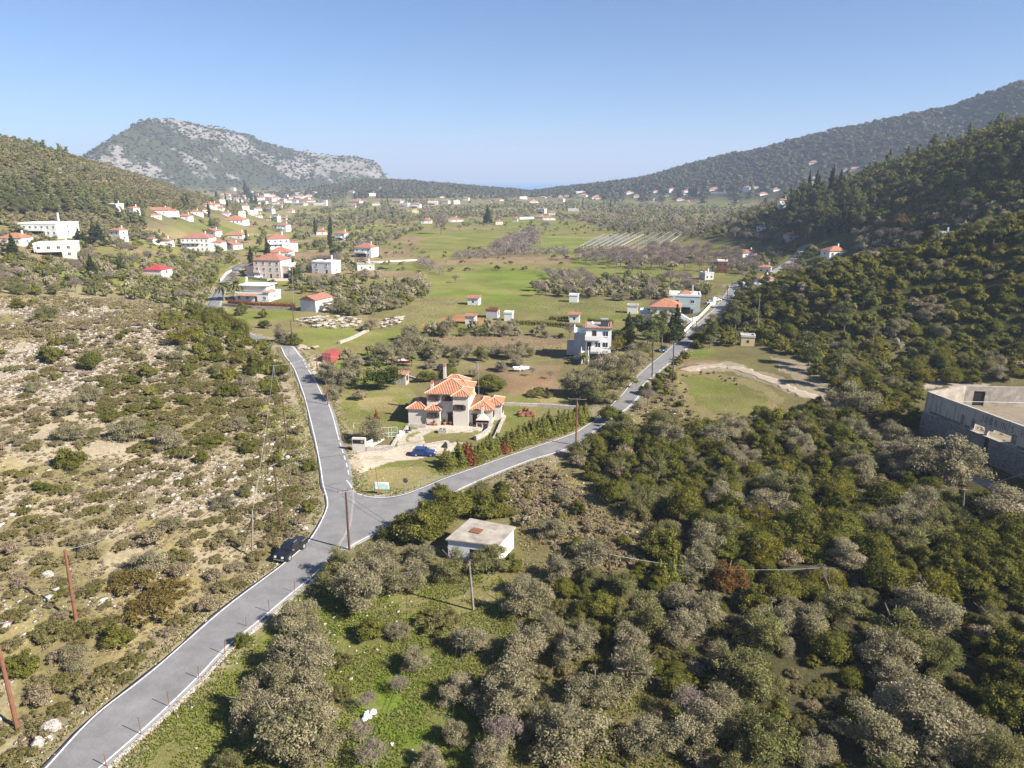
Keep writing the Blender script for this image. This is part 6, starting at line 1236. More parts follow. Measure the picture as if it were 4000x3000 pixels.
# generic houses: base pixel, width in pixels, floors, roof, colours
HS = '''145 917 182 2 f w|215 1002 160 2 f c|40 952 95 1 h o|450 935 62 2 h o|345 945 34 1 h o|437 813 58 1 f c|511 842 46 2 h o|622 834 75 1 x o|610 853 46 1 h o|635 956 60 1 y w|586 949 38 1 h r|765 980 112 3 h r|818 916 66 1 y w|890 974 78 1 y w|917 931 70 1 h o|912 870 80 1 h o|716 856 48 1 h o|807 809 38 1 h o|802 830 22 1 h r|945 848 28 2 f w
905 742 24 2 h o|885 770 26 2 h r|955 777 30 2 h o|990 787 36 2 h o|940 792 24 2 h r|1000 770 26 2 h o|830 806 36 1 h o|870 796 26 2 h r|1050 787 40 2 h o|1078 782 34 2 h r|1100 784 28 1 h o|1008 797 22 1 h r|1032 799 22 2 h o|1088 810 38 1 h o|1142 777 30 1 h r|1170 777 34 2 h o|1196 779 26 1 h o|1172 802 42 1 h r|1224 761 22 2 h o|1186 753 16 2 h r|1250 802 90 1 f g|1270 803 14 3 f w|1369 754 28 1 h r|1455 766 30 2 f w|1385 793 55 1 h r|1377 810 30 1 h o|1470 802 34 1 h r|1484 742 9 2 h w
1550 792 42 1 h r|1577 808 40 2 f c|1622 812 40 2 h r|1622 832 32 1 y y|1690 800 38 2 f c|1738 796 34 2 h o|1785 797 30 2 f w|1820 784 25 2 h r|1727 773 20 1 y w|1908 791 20 1 h o|1960 785 20 1 y w|1045 861 34 1 y c|1075 866 30 2 f w|1105 862 38 1 h o|1100 905 50 2 h r|1247 918 50 1 h r|1328 942 54 2 h r|1392 918 16 1 h o|1665 873 40 1 h o|1772 867 44 1 h w|1430 1056 76 1 f p
2113 834 36 2 f c|2155 839 25 1 h r|2105 858 40 1 h o|2140 860 34 1 h r|2010 866 25 1 y c|1950 877 36 1 y c|2045 778 32 2 f w|2118 775 30 1 h o|2145 774 26 1 h r|2085 792 34 1 h o|2190 788 28 2 h r|2190 770 18 1 h w|2212 768 18 1 h o|2273 773 40 2 h o|2332 776 42 1 h o|2337 778 22 1 y p|2270 753 60 1 f c|2486 773 24 2 h r|2462 757 36 1 h r|2605 768 16 1 y w|2627 750 32 2 h r|2564 752 24 1 h o|2659 784 30 1 h r|2684 789 16 1 h o|2558 783 14 1 h w|2687 757 36 2 h r|2731 761 20 1 h r|2792 744 42 1 h r|2816 757 56 1 f w|2915 749 30 3 h r|2954 736 22 1 h o|2985 762 36 1 h r|2240 825 44 1 f g|2736 720 12 1 f w
3179 639 40 1 h r|3342 666 56 1 h r|3185 698 24 1 h o|3167 716 22 1 f w|3203 721 36 1 h o|3311 708 34 1 h o|3035 746 34 1 h r|3176 764 30 1 h o|3063 811 38 2 h r|3083 757 20 1 f w|3100 936 54 1 y g|3275 1000 84 1 h o|3372 1018 68 1 h o|3700 933 44 1 f c|2973 901 40 1 y w|2928 1004 58 1 x r|2820 1066 42 2 f r|2770 1093 48 1 f g|2985 1063 56 1 h o|2995 1112 76 1 h o|868 762 20 1 h o|892 780 24 2 h r|915 762 22 1 x w|925 785 26 2 h o|968 765 24 2 h r|978 752 18 1 h o|1018 782 26 2 h r|1022 760 22 1 h o|1042 768 24 2 f w|1062 772 26 2 h o|1075 798 26 1 h r|1115 772 24 2 h o|1125 792 30 1 f w|1150 795 24 2 h r|1205 768 24 1 h o|1212 790 30 1 h r|1160 762 20 2 f w|960 820 30 2 h r|1010 822 32 1 h o|1052 832 32 2 h r|985 842 34 2 f w|1130 830 30 1 h o|1012 850 30 1 h r|842 782 26 1 h o|858 822 30 1 h r|760 838 34 1 h o|880 842 32 1 h r|1418 1005 88 2 h r|1090 986 104 3 h r|1087 1006 86 1 h o'''
SMALL = [('small white cabin with red tiled roof at the field corner', 1848, 1192, 52, 1, 'x', M_WHITE, M_TILE_RED), ('white garden shed with red gabled roof on red soil', 1836, 1266, 46, 1, 'x', M_WHITE, M_TILE_RED), ('grey shed with rusty flat roof behind the red soil patch', 1921, 1243, 54, 1, 'f', M_GREYW, M_RUST), ('white latticed shed beside the dark hedge', 1985, 1254, 38, 1, 'f', M_WHITE, M_WHITEP), ('plain white box hut alone in the green orchard', 2240, 1181, 40, 1, 'f', M_WHITE, M_WHITEP), ('white garden kitchen with red roof behind the hedge', 2243, 1260, 44, 1, 'x', M_WHITE, M_TILE_RED), ('small brick shed with tin roof on the right slope', 2920, 1352, 60, 1, 'f', M_YELW, M_TARP), ('shed with bright red sheet roof among left olives', 597, 1073, 92, 1, 'hip', M_WHITE, M_REDROOF), ('tumbledown stone hut with broken tiles behind the villa garden', 1562, 1505, 56, 1, 'x', M_STONE2, M_TILE_PALE), ('flat-roofed carport by the lane on the right', 2935, 1136, 70, 1, 'f', M_WHITE, M_TARP), ('white hut with black pergola left of the orange-roofed house', 2470, 1225, 46, 1, 'f', M_WHITE, M_TARP)]
hr = random.Random(11); WMS = {'w': M_WHITE, 'c': M_CREAM, 'g': M_GREYW, 'p': M_PINK, 'y': M_YELW, 'o': M_WHITE, 'r': M_WHITE}
for ln in HS.replace('\n', '|').split('|'):
    sx, sy, wp, fl, rf, col = ln.split(); sx, sy, wp, fl = float(sx), float(sy), float(wp), int(fl); p = at(sx, sy); dp = depth_of(p); Wv = wp * dp / FPX
    rot = R_(hr.uniform(-28, 22)); dr = hr.uniform(.62, .85); Wf = min(24, Wv / (math.cos(rot) + dr * abs(math.sin(rot)))); far = 2 if wp < 34 else (1 if wp < 80 else 0)
    rt = {'h': 'hip', 'x': 'x', 'y': 'y', 'f': 'flat'}[rf]; wm = WMS[col]; rm_ = {'o': M_TILE_OR, 'r': M_TILE_RED, 'w': M_TILE_RED, 'c': M_TILE, 'p': M_TILE, 'g': M_TILE_PALE, 'y': M_YELW}[col] if rf != 'f' else (M_WHITE if col != 'g' else M_GREYW)
    if rf == 'f' and col in 'rp': wm, rm_ = (M_RUST, M_WHITEP) if col == 'r' else (M_PINK, M_CONC2)
    wname = {'w': 'white', 'c': 'cream', 'g': 'grey', 'p': 'pinkish', 'y': 'ochre', 'o': 'white', 'r': 'white' if rf != 'f' else 'rust red'}[col]
    rname = {'hip': ('orange hipped roof' if col == 'o' else 'red hipped roof'), 'x': 'long ridged roof', 'y': 'gable end in front', 'flat': 'flat roof'}[rt]
    desc = ('tall ' if fl > 2 else '') + ('small ' if wp < 30 else ('long ' if wp > 85 else '')) + wname + ' house with ' + rname
    if wp > 60 or (wp > 40 and dp < 900): pass
    house(None, p, Wf, Wf * dr if Wf > 6 else 5, rot, fl, rt, wm, rm_, far=far, chim=wp > 24, pend_desc=desc)
for lab, sx, sy, wp, fl, rt, wm, rm_ in SMALL:
    p = at(sx, sy); Wv = wp * depth_of(p) / FPX; o = house(lab, p, Wv * .85, Wv * .7, R_(-12), fl, 'flat' if rt == 'f' else rt, wm, rm_, far=1, chim=False, fh=2.5, name='garden_shed', cat='shed', win=1 if 'cabin' in lab or 'kitchen' in lab or 'brick' in lab else 0)
lm('the bright-red-roofed shed', at(597, 1073)); lm('the lone white box hut', at(2240, 1181)); lm('the small white cabin', at(1848, 1192)); lm('the tin-roofed brick shed', at(2920, 1352)); lm('the big white left house', at(145, 917)); lm('the long unfinished white house', at(215, 1002)); lm('the white farmhouse with balcony', at(1418, 1005)); lm('the tall orange-roofed left house', at(450, 935)); lm('the tumbledown stone hut', at(1562, 1505))
# greenhouse frames
def greenhouse(label, f0, f1, b1, b0, n):
    F0, F1, B1, B0 = [at(*q) for q in (f0, f1, b1, b0)]; o = empty('greenhouse_frame', F0, 0, label, 'greenhouse'); G_ = lambda u, v: (F0 + (F1 - F0) * u) * (1 - v) + (B0 + (B1 - B0) * u) * v - F0
    for i in range(n + 1):
        m_ = MB(); a, b = G_(i / n, 0), G_(i / n, 1); m_.tube([a + [0, 0, 3.2], b + [0, 0, 3.2]], .2, 4)
        for v in np.linspace(0, 1, 9): q = G_(i / n, v); m_.tube([q - [0, 0, .4], q + [0, 0, 3.2]], .1, 4)
        m_.build('gutter', M_GREYW, o)
    for i in range(n):
        m_ = MB()
        for v in np.linspace(0, 1, 13):
            pts = [G_((i + u) / n, v) + np.array([0, 0, 3.2 + 1.9 * math.sin(math.pi * u)]) for u in np.linspace(0, 1, 7)]; m_.tube(pts, .07, 4)
        m_.tube([G_((i + .5) / n, 0) + [0, 0, 5.1], G_((i + .5) / n, 1) + [0, 0, 5.1]], .16, 4); m_.build('arch', M_METAL, o)
    lm('the ' + label.split()[0] + ' greenhouse frame', F0 + (F1 - F0) * .5); return o
greenhouse('larger bare greenhouse frame of six white spans in the field', (2267, 978), (2428, 977), (2512, 930), (2350, 938), 6)
greenhouse('smaller bare greenhouse frame of four spans on the right', (2459, 979), (2592, 979), (2660, 930), (2540, 930), 4)
# field walls, hedges
wall_thing('field_wall', 'dry-stone wall running up from the road towards the sheep', [(1325, 1343), (1375, 1325), (1440, 1292)], .8, .8, M_STONE2); wall_thing('field_wall', 'grey field wall right of the villa below the olives', [(1945, 1583), (2100, 1588), (2260, 1598)], .7, .4, M_STONE2); wall_thing('field_wall', 'pale track wall behind the villa lawn', [(1535, 1452), (1590, 1470), (1650, 1488)], .35, .5, M_STONE2)
wall_thing('field_wall', 'stepped grey wall under the red hedge of the white house', [(870, 1195), (985, 1205), (1155, 1212)], 1.1, .4, M_CONC2); wall_thing('garden_wall', 'cream road wall beside the upper bend of the left road', [(862, 1100), (885, 1072), (905, 1062)], 1.3, .4, M_CREAM)
wall_thing('field_wall', 'white wall along the farm track in the valley', [(1345, 1025), (1480, 1026), (1640, 1018)], .8, .5, M_WHITE); wall_thing('garden_wall', 'white fence wall of the far estate', [(2515, 770), (2600, 768)], 2.5, .6, M_WHITE); wall_thing('garden_wall', 'white boundary wall of the farm with red roofs', [(2030, 857), (2085, 855)], 2.5, .6, M_WHITE)
# sheep and shepherd
M_WOOL = mat('fleece', (.42, .37, .30), .95, .2, 3.0); M_WOOLD = mat('dark_fleece', (.10, .075, .055), .95, .2, 3.0)
def sheep_mesh(m):
    mb = MB(); sp = [(-.62, .62, .12), (-.55, .66, .27), (-.3, .66, .33), (.1, .66, .33), (.38, .68, .28), (.5, .78, .2), (.6, .9, .15), (.7, .95, .14), (.86, .84, .1), (.95, .76, .06)]
    mb.tube([(x, 0, z) for x, z, r in sp], [r for x, z, r in sp], 10)
    for x, y in ((.32, .15), (.32, -.15), (-.38, .16), (-.38, -.16)): mb.tube([(x, y, .5), (x + (.03 if x > 0 else -.05), y, .25), (x, y, 0)], [.09, .05, .045], 6)
    for s in (-1, 1): mb.tube([(.7, s * .1, 1.0), (.66, s * .24, .97)], [.05, .02], 5)
    mb.tube([(-.62, 0, .68), (-.7, 0, .45)], [.06, .04], 5); me = mb.build('sheep', m).data; return me
SM = [sheep_mesh(M_WOOL), sheep_mesh(M_WOOLD)]
for o in [o for o in COL.objects if o.data in SM]: bpy.data.objects.remove(o)
srg = random.Random(4); flock = []
for poly, n, lab in (([(1150, 1255), (1230, 1243), (1345, 1240), (1415, 1255), (1390, 1280), (1290, 1286), (1190, 1280)], 110, 'in the dense flock below the white barn'), ([(1480, 1262), (1520, 1246), (1575, 1243), (1580, 1262), (1540, 1275), (1490, 1287)], 34, 'in the smaller group right of the grey olive')):
    P = wpoly(poly); k = 0
    while k < n:
        x = srg.uniform(P[:, 0].min(), P[:, 0].max()); y = srg.uniform(P[:, 1].min(), P[:, 1].max())
        if not in_poly(np.array([x]), np.array([y]), P)[0]: continue
        d = srg.random() < .14; o = link('sheep', SM[d]); o.location = (x, y, hz(x, y)); o.rotation_euler = (0, 0, srg.uniform(-.6, .6) + (math.pi if srg.random() < .2 else 0)); s = srg.uniform(.85, 1.1); o.scale = (s, s, s); k += 1
        tag(o, ('dark brown sheep ' if d else 'cream sheep ') + lab, 'sheep', ('dark' if d else 'cream') + ' sheep ' + lab)
lm('the dense flock of sheep', at(1290, 1265)); lm('the smaller group of sheep', at(1530, 1262))
def person(label, p, rot, shirt, s=1.0):
    o = empty('person', p, rot, label, 'person'); me = bpy.data.meshes.new('body')
    J = [(0, 0, .95), (0, 0, 1.2), (0, 0, 1.42), (0, 0, 1.52), (0, .02, 1.66), (.1, 0, .9), (.12, .03, .5), (.12, 0, .06), (-.1, 0, .9), (-.12, -.05, .5), (-.12, -.02, .06), (.2, 0, 1.4), (.26, 0, 1.12), (.27, .1, .9), (-.2, 0, 1.4), (-.26, .03, 1.12), (-.24, .18, .98), (.12, .14, .03), (-.12, .12, .03)]
    Ed = [(0, 1), (1, 2), (2, 3), (3, 4), (0, 5), (5, 6), (6, 7), (0, 8), (8, 9), (9, 10), (2, 11), (11, 12), (12, 13), (2, 14), (14, 15), (15, 16), (7, 17), (10, 18)]
    Rd = [.15, .14, .15, .06, .11, .1, .07, .05, .1, .07, .05, .07, .05, .04, .07, .05, .04, .04, .04]
    me.from_pydata(J, [], []) if False else me.from_pydata(J, Ed, []); b = link('body', me, o); md = b.modifiers.new('skin', 'SKIN')
    for v, r in zip(me.skin_vertices[0].data if me.skin_vertices else [], Rd): v.radius = (r, r)
    if me.skin_vertices: me.skin_vertices[0].data[0].use_root = True
    b.modifiers.new('sub', 'SUBSURF').levels = 1; me.materials.append(shirt)
    MB().ball((0, .0, 1.74), (.115, .125, .09), 10, 6).build('hair', M_DARK, o); return o
person('person in an orange top standing near the right sheep group', at(1651, 1285), R_(30), mat('orange_cloth', (.55, .14, .05), .9))
# ------------------------------------------------------------------ planting: hand-placed plants first (base pixel, width in pixels, kind)
KEY = dict(o='olive', g='green_olive', m='mastic', s='scrub', y='greyshrub', a='mat', b='bare', p='pine', c='cypress', C='broad_cypress', n='young', r='rust', Y='yellow', R='rustmat', t='citrus', P='palm', d='redyoung')
HAND = '''181 1258 92 g|80 1204 80 m|200 1415 118 m|361 1443 100 m|133 1534 64 o|255 1628 96 o|270 1720 100 o|348 1575 90 o|407 1516 60 m|506 1717 128 o|646 1757 128 o|362 1722 52 g|290 1822 145 m|402 1845 46 o|719 1539 55 y|700 1416 68 o|633 1403 46 o|700 1352 108 Y|895 1552 95 m|958 1534 92 o|931 1688 76 o|967 1769 86 m|787 1810 76 m|81 1738 64 o|14 1720 62 o|118 1629 50 y|280 1345 62 g|398 1322 42 s|470 1326 46 m|488 1399 32 s
877 1985 88 o|949 1940 60 g|669 2086 102 o|346 2148 88 o|589 2245 130 o|596 2127 110 y|520 2285 210 R|590 2400 230 R|650 2330 190 R|450 2530 150 m|319 2600 125 o|160 2744 130 y|956 2515 84 m|60 2420 130 a|200 2480 170 a|330 2480 160 a|90 2640 150 m|250 2680 160 a|370 2720 150 s|420 2640 140 a|60 2990 170 a
1220 2560 190 o|1105 2710 200 o|1235 2760 210 o|1190 2880 240 o|1015 2900 165 g|1260 2990 190 o|1160 2450 150 o|1172 2640 235 o|985 2800 185 o|1120 2980 330 o|1060 2870 200 o|895 3010 125 g|1325 2720 115 a|1330 2590 100 a
1400 2375 210 o|1340 2270 150 g|1450 2290 180 o|1620 2300 165 o|1500 2230 150 o|1640 2200 120 o|1440 2485 140 m|1560 2490 88 o|1707 2445 190 a|1775 2250 155 g|1905 2240 160 g|2000 2222 105 m|1330 2215 90 m|1630 2100 230 m|1560 2092 165 m|1690 2070 190 m|1775 2025 190 m|1905 2020 180 m|1955 2005 150 m|1835 1985 120 m|1880 1955 100 g|1720 1945 110 m|1960 1935 90 m|1700 2000 120 m
1830 2550 145 o|2045 2570 205 o|2067 2400 180 o|2140 2470 120 o|1617 2615 120 o|1785 2720 140 o|1998 2790 255 o|1930 2700 150 o|1765 2910 115 o|1965 2935 180 b|1900 3000 175 o|1686 3000 125 o|2227 2945 285 o|2130 2860 170 o|2255 2580 180 o|2285 2480 105 g|2535 2940 220 o|2480 2700 245 o|2480 2570 160 o|2386 2510 128 m|2345 2410 160 m|2420 2330 150 g|2178 2255 125 o|2160 2100 105 o|2190 1965 78 o|2320 2225 180 o|2262 2005 72 m|2200 2325 100 m|2590 2290 62 n|2625 2285 66 n|2612 2262 60 n|2650 2262 64 n|2635 2240 60 n|2575 2270 58 n|2560 2300 110 m|2250 2150 90 m
1437 2778 92 b|1409 2905 122 b|1562 2705 84 b|1458 3000 150 b|2742 2440 150 o|2890 2700 250 g|2830 2640 170 o|3075 2550 92 o|3005 2710 135 g|3165 2480 170 o|3255 2430 180 g|3110 2420 120 o|2840 2300 150 r|2985 2215 165 Y|2900 2120 130 m|3297 2215 150 o|3373 2365 110 g|3622 2460 225 o|3560 2400 150 o|3477 2540 225 g|3460 2620 200 o|3670 2620 165 g|3858 2460 150 g|3410 2940 250 o|3580 2880 300 o|3720 2950 240 o|3550 2760 180 o|3480 2700 170 o|3180 2970 150 o|2740 2910 235 o|2680 2800 140 b|3622 2115 160 g|3477 2115 120 g|3574 1955 82 o|3900 2050 210 o|3810 2160 150 m|2957 2055 130 Y|3700 2050 150 g
3316 1610 160 o|3390 1600 220 m|3330 1590 120 m|3330 1710 105 o|3480 1720 115 o|3393 1725 78 o|3520 1830 180 o|3720 1900 240 o|3640 1850 150 g|3160 1430 90 p|3550 1570 120 m|3500 1610 130 m|3090 1690 100 y|3560 1660 110 m
1290 1492 118 o|1360 1497 104 o|1303 1557 88 o|1484 1518 125 t|1402 1562 64 y|1398 1440 68 o|1493 1412 92 o|1600 1382 130 o|1560 1390 90 o|1610 1335 86 o|1687 1302 60 o|1750 1312 86 o|1810 1312 44 g|1886 1310 52 g|1954 1312 80 o|1450 1722 122 o|1670 1492 78 m|1750 1482 92 m|1915 1532 122 m|1585 1462 38 o|1655 1478 42 g|1700 1400 70 o|1740 1390 60 o|1790 1400 70 o|1830 1385 60 o|1770 1430 60 g|1690 1440 60 o|1880 1410 70 g|1940 1390 70 o|2010 1400 84 o|2060 1390 60 g|1960 1450 60 o|1850 1470 50 y|1100 1337 96 o|1150 1347 78 m|1030 1282 72 m|1450 1292 68 o|1470 1640 26 d
2262 1550 138 o|2375 1485 150 o|2475 1425 112 o|2335 1575 125 g|2417 1685 135 m|2380 1650 90 m|2530 1580 76 b|2560 1525 82 m|2520 1540 70 m|2455 1305 62 C|2550 1372 96 p|2528 1355 84 p|2585 1352 88 p|2570 1330 80 p|2638 1322 92 C|2618 1335 70 C|2440 1352 84 Y|2412 1372 74 Y|2404 1345 70 t|2330 1505 140 o|2420 1505 140 g|2300 1548 140 o|2500 1400 90 g|2460 1450 100 o|2430 1360 66 Y|2410 1340 54 t|2797 1755 150 o|2115 1545 120 a|2126 1318 42 o|2190 1322 40 m|2226 1320 60 b|2400 1450 90 g|2440 1470 90 o|2310 1470 90 m|2080 1470 40 b|2150 1480 36 b|2490 1300 46 p
1050 1050 30 c|985 1060 26 c|370 955 62 C|395 960 58 C|310 948 44 C|330 955 40 C|55 1005 66 C|470 1055 60 t|360 1080 56 C|960 775 16 c|968 780 15 c|975 778 14 c|985 800 30 C|1000 802 28 C|818 850 14 c|1233 918 17 c|1905 872 44 C|2690 772 12 c|2698 774 12 c|2708 774 13 c|2716 776 13 c|2922 776 16 C|3735 880 24 c|3520 985 56 C|3460 975 52 C|3308 905 12 c|3215 895 12 c|3240 935 24 c|3085 895 32 c|2485 732 8 c|2513 732 8 c|3110 735 10 c|3412 668 9 c|3318 640 7 c|2380 745 10 c
875 1175 70 P|925 1172 74 P|1000 1000 38 P|1253 968 30 P|2278 1425 50 P|1610 1432 42 P|1170 1090 68 t|1305 1010 58 t|1255 985 34 m|1725 915 92 b|1650 880 36 b|1720 868 40 b|2460 915 54 b|1780 1105 38 b|2470 1070 58 b|285 1055 46 b|520 1030 44 b|2190 880 34 b|2130 910 50 b|2070 920 50 b|1795 905 28 b|3560 900 66 Y|3600 905 60 t|3520 890 80 r|3180 1450 74 p'''
placed = []                                              # x, y, w
def px_w(x, y, z, w): return w * FPX / project(x, y, z)[2]
hand = []
for ln in HAND.replace('\n', '|').split('|'):
    a, b, w, k = ln.split(); p = at(float(a), float(b)); d = depth_of(p); hand.append((KEY[k], p[0], p[1], float(w) * d / FPX))
for k, x, y, w in hand:
    hs = 1.0
    if k in ('cypress', 'broad_cypress'): hs = {'cypress': .8, 'broad_cypress': .75}[k]
    if k == 'mastic' and w > 5.5: hs = .9
    if k == 'a': hs = .8
    z = hz(x, y); plant(k, x, y, w, hs, parts=px_w(x, y, z, w) > 34); placed.append((x, y, w))
# the young cypress hedge along the right road, some withered
HL = resample(wpoly([(1752, 1832), (1850, 1806), (2000, 1752), (2120, 1712), (2230, 1672), (2290, 1640)]), .5); s_ = np.r_[0, np.cumsum(np.linalg.norm(np.diff(HL, axis=0), axis=1))]; hrn = random.Random(8); k = 0
hn = hrn
while k * 1.35 < s_[-1]:
    for row in (0, 1):
        q = k * 1.35 + hn.uniform(-.3, .3); x = np.interp(q, s_, HL[:, 0]) - .0 + hn.uniform(-.25, .25) - row * .9; y = np.interp(q, s_, HL[:, 1]) + row * 2.0 + hn.uniform(-.3, .3)
        if row and hn.random() < .25: continue
        plant('redyoung' if (k in (3, 9) and row == 0) else 'young', x, y, hn.uniform(2.2, 3.2), hn.uniform(.62, .95), parts=True); placed.append((x, y, 1.6))
    k += 1
lm('the withered red young cypress', (HL[60][0], HL[60][1]))

# bushes on the near side of the bend, where the left road passes out of sight
for q_ in C_F[(C_F[:, 1] > 206) & (C_F[:, 1] < 252)]:
    n_ = math.hypot(*q_)
    for off_, w_ in ((6.2, 5.2), (10.5, 5.8)):
        x_, y_ = q_[0] - q_[0] / n_ * off_ + hn.uniform(-1, 1), q_[1] - q_[1] / n_ * off_ + hn.uniform(-1, 1); plant('mastic', x_, y_, w_ * hn.uniform(.9, 1.2), 1.5); placed.append((x_, y_, w_))
for a_, b_, w_ in ((-73, 205, 5.0), (-78, 203, 5.5), (-84, 206, 6.0), (-90, 212, 6.0), (-95, 219, 6.0), (-100, 226, 6), (-105, 234, 6), (-86, 200, 5), (-93, 205, 5.5)):
    if np.min(np.hypot(C_F[:, 0] - a_, C_F[:, 1] - b_)) > 4.2: plant('mastic', a_, b_, w_, 1.4); placed.append((a_, b_, w_))

# ------------------------------------------------------------------ scattered plants by region
RP = [(C_L, 3.9), (C_R, 3.8), (C_F, 3.8), (TRACK, 2.9), (TRACK2, 2.6), (TRACK2[TRACK2[:, 1] < 128], 6.8), (LANE, 3.2)]
def clear_of_roads(x, y, extra=0.0):
    ok = np.ones(x.shape, bool)
    for pl, hw in RP:
        for i in range(len(pl) - 1):
            a = pl[i]; e = pl[i + 1] - a; t = np.clip(((x - a[0]) * e[0] + (y - a[1]) * e[1]) / (e @ e), 0, 1); ok &= np.hypot(x - a[0] - t * e[0], y - a[1] - t * e[1]) > hw + extra
    for hx, hy, hw_, ln_ in FRONT:
        n_ = math.hypot(hx, hy); ux, uy = hx / n_, hy / n_; t = (hx - x) * ux + (hy - y) * uy; ok &= ~((t > 0) & (t < ln_) & (np.abs((x - hx) * uy - (y - hy) * ux) < hw_))
    for ex, ey, er in EXCL: ok &= np.hypot(x - ex, y - ey) > er + .3
    return ok
OPEN = [wpoly(V(q)) for q in ([(744, 985), (757, 950), (880, 905), (1050, 905), (1080, 960), (1000, 985), (850, 1010), (762, 1036)], [(1480, 815), (1510, 808), (1620, 840), (1650, 868), (1640, 885), (1570, 895), (1510, 875), (1485, 845)], [(655, 805), (668, 775), (720, 772), (715, 800), (672, 830)], [(760, 1064), (757, 1035), (850, 1005), (985, 985), (1030, 1010), (940, 1045), (800, 1072)])]
def scatter(poly, sp, seed, world=False):
    P = np.array(poly) if world else wpoly(V(poly)); lo, hi = P.min(0), P.max(0); g = np.random.default_rng(seed)
    gx, gy = np.meshgrid(np.arange(lo[0], hi[0], sp), np.arange(lo[1], hi[1], sp * .87)); gx = gx + (np.arange(gx.shape[0])[:, None] % 2) * sp * .5
    x = (gx + g.uniform(-.42, .42, gx.shape) * sp).ravel(); y = (gy + g.uniform(-.42, .42, gx.shape) * sp).ravel()
    m = in_poly(x, y, P); x, y = x[m], y[m]; m = clear_of_roads(x, y)
    for o in OPEN: m &= ~in_poly(x, y, o)
    return x[m], y[m], g
CAND = []                                                # kind, x, y, w, hscale
grid = {}
def near_taken(x, y, w, f):
    cx, cy = int(x // 8), int(y // 8)
    for i in (-1, 0, 1):
        for j in (-1, 0, 1):
            for (a, b, c) in grid.get((cx + i, cy + j), ()):
                if math.hypot(a - x, b - y) < f * (w + c): return True
    return False
def take(x, y, w): grid.setdefault((int(x // 8), int(y // 8)), []).append((x, y, w))
for q in placed: take(*q)
def region(poly, sp, kinds, wr, seed, f=.36, thr=None, hs=(.85, 1.15), world=False, noise=12):
    x, y, g = scatter(poly, sp, seed, world); ks = list(kinds); pr = np.array([kinds[k] for k in ks], float); pr /= pr.sum()
    if thr is not None: m = fbm(x, y, noise, seed + 50, 3) > thr; x, y = x[m], y[m]
    for a, b in zip(x, y):
        k = ks[g.choice(len(ks), p=pr)]; w = g.uniform(*wr) * {'scrub': .8, 'greyshrub': .75, 'cypress': .45, 'bare': 1.15}.get(k, 1.0)
        if near_taken(a, b, w, f): continue
        take(a, b, w); CAND.append((k, a, b, w, g.uniform(*hs)))
region([(1250, 965), (1420, 930), (1560, 925), (1700, 895), (1800, 872), (1900, 890), (1990, 960), (2100, 1010), (2230, 1090), (2280, 1330), (1900, 1330), (1640, 1330), (1420, 1230), (1440, 1150), (1330, 1090), (1230, 1010)], 2.9, dict(mastic=62, green_olive=12, olive=12, yellow=2, greyshrub=5), (3.8, 6.6), 1, .29)
region([(1420, 1230), (1640, 1330), (1900, 1330), (2280, 1330), (2300, 1720), (1780, 1720), (1500, 1700), (1420, 1520), (1340, 1390), (1330, 1260)], 3.6, dict(olive=38, mastic=32, green_olive=28, greyshrub=8), (3.4, 6.0), 2, .34, thr=.36)
region([(1150, 1240), (1330, 1230), (1340, 1390), (1420, 1520), (1500, 1700), (1030, 1700), (1090, 1480), (1040, 1380)], 4.2, dict(olive=60, green_olive=20, mastic=12, greyshrub=14), (3.2, 4.8), 3, .38, thr=.42)
region([(1100, 1030), (1180, 1010), (1260, 1080), (1400, 1200), (1300, 1250), (1180, 1160), (1110, 1130)], 2.6, dict(greyshrub=50, scrub=30, mastic=12, olive=10), (1.4, 2.8), 4, .4, thr=.42)
region([(1330, 890), (1440, 830), (1470, 850), (1500, 900), (1600, 930), (1450, 930), (1340, 960), (1310, 930)], 2.2, dict(greyshrub=50, scrub=30, mastic=14), (1.2, 2.8), 5, .4)
region([(1250, 965), (1560, 925), (1900, 890), (2230, 1090), (2300, 1720), (1030, 1720), (1120, 1300), (1330, 1250), (1420, 1210)], 2.3, dict(mat=30, scrub=25, greyshrub=14, mastic=34), (1.6, 3.2), 40, .30, thr=.34, hs=(.7, 1.1))
# left slope: dense mats, scattered bushes, and cushions
LS = [(0, 640), (300, 640), (460, 690), (590, 750), (625, 860), (680, 1000), (725, 1090), (690, 1180), (560, 1280), (330, 1470), (60, 1700), (-60, 1700), (-200, 1300), (-200, 640)]
region([(330, 690), (460, 690), (600, 745), (625, 830), (600, 880), (480, 830), (380, 750)], 2.9, dict(mastic=60, mat=22, green_olive=10, scrub=10, yellow=3), (2.6, 5.0), 6, .32)
region([(210, 800), (300, 770), (420, 770), (560, 850), (560, 960), (420, 980), (330, 1000), (210, 900), (170, 860)], 2.9, dict(mat=60, mastic=25, scrub=20), (3.2, 5.6), 7, .28, hs=(.6, .9))
region([(240, 1000), (430, 990), (640, 1040), (640, 1120), (480, 1200), (260, 1110), (120, 1000)], 3.0, dict(mat=45, scrub=40, greyshrub=15), (2.4, 4.4), 8, .32, hs=(.55, .9), thr=.42)
region([(-60, 1330), (120, 1330), (250, 1390), (230, 1500), (100, 1560), (-60, 1600)], 2.4, dict(mat=45, scrub=40, greyshrub=25), (2.0, 3.6), 9, .32, hs=(.6, .9))
region(LS, 2.4, dict(scrub=55, greyshrub=22, mat=28, mastic=4), (1.8, 4.2), 10, .33, thr=.46, hs=(.6, 1.0), noise=16)
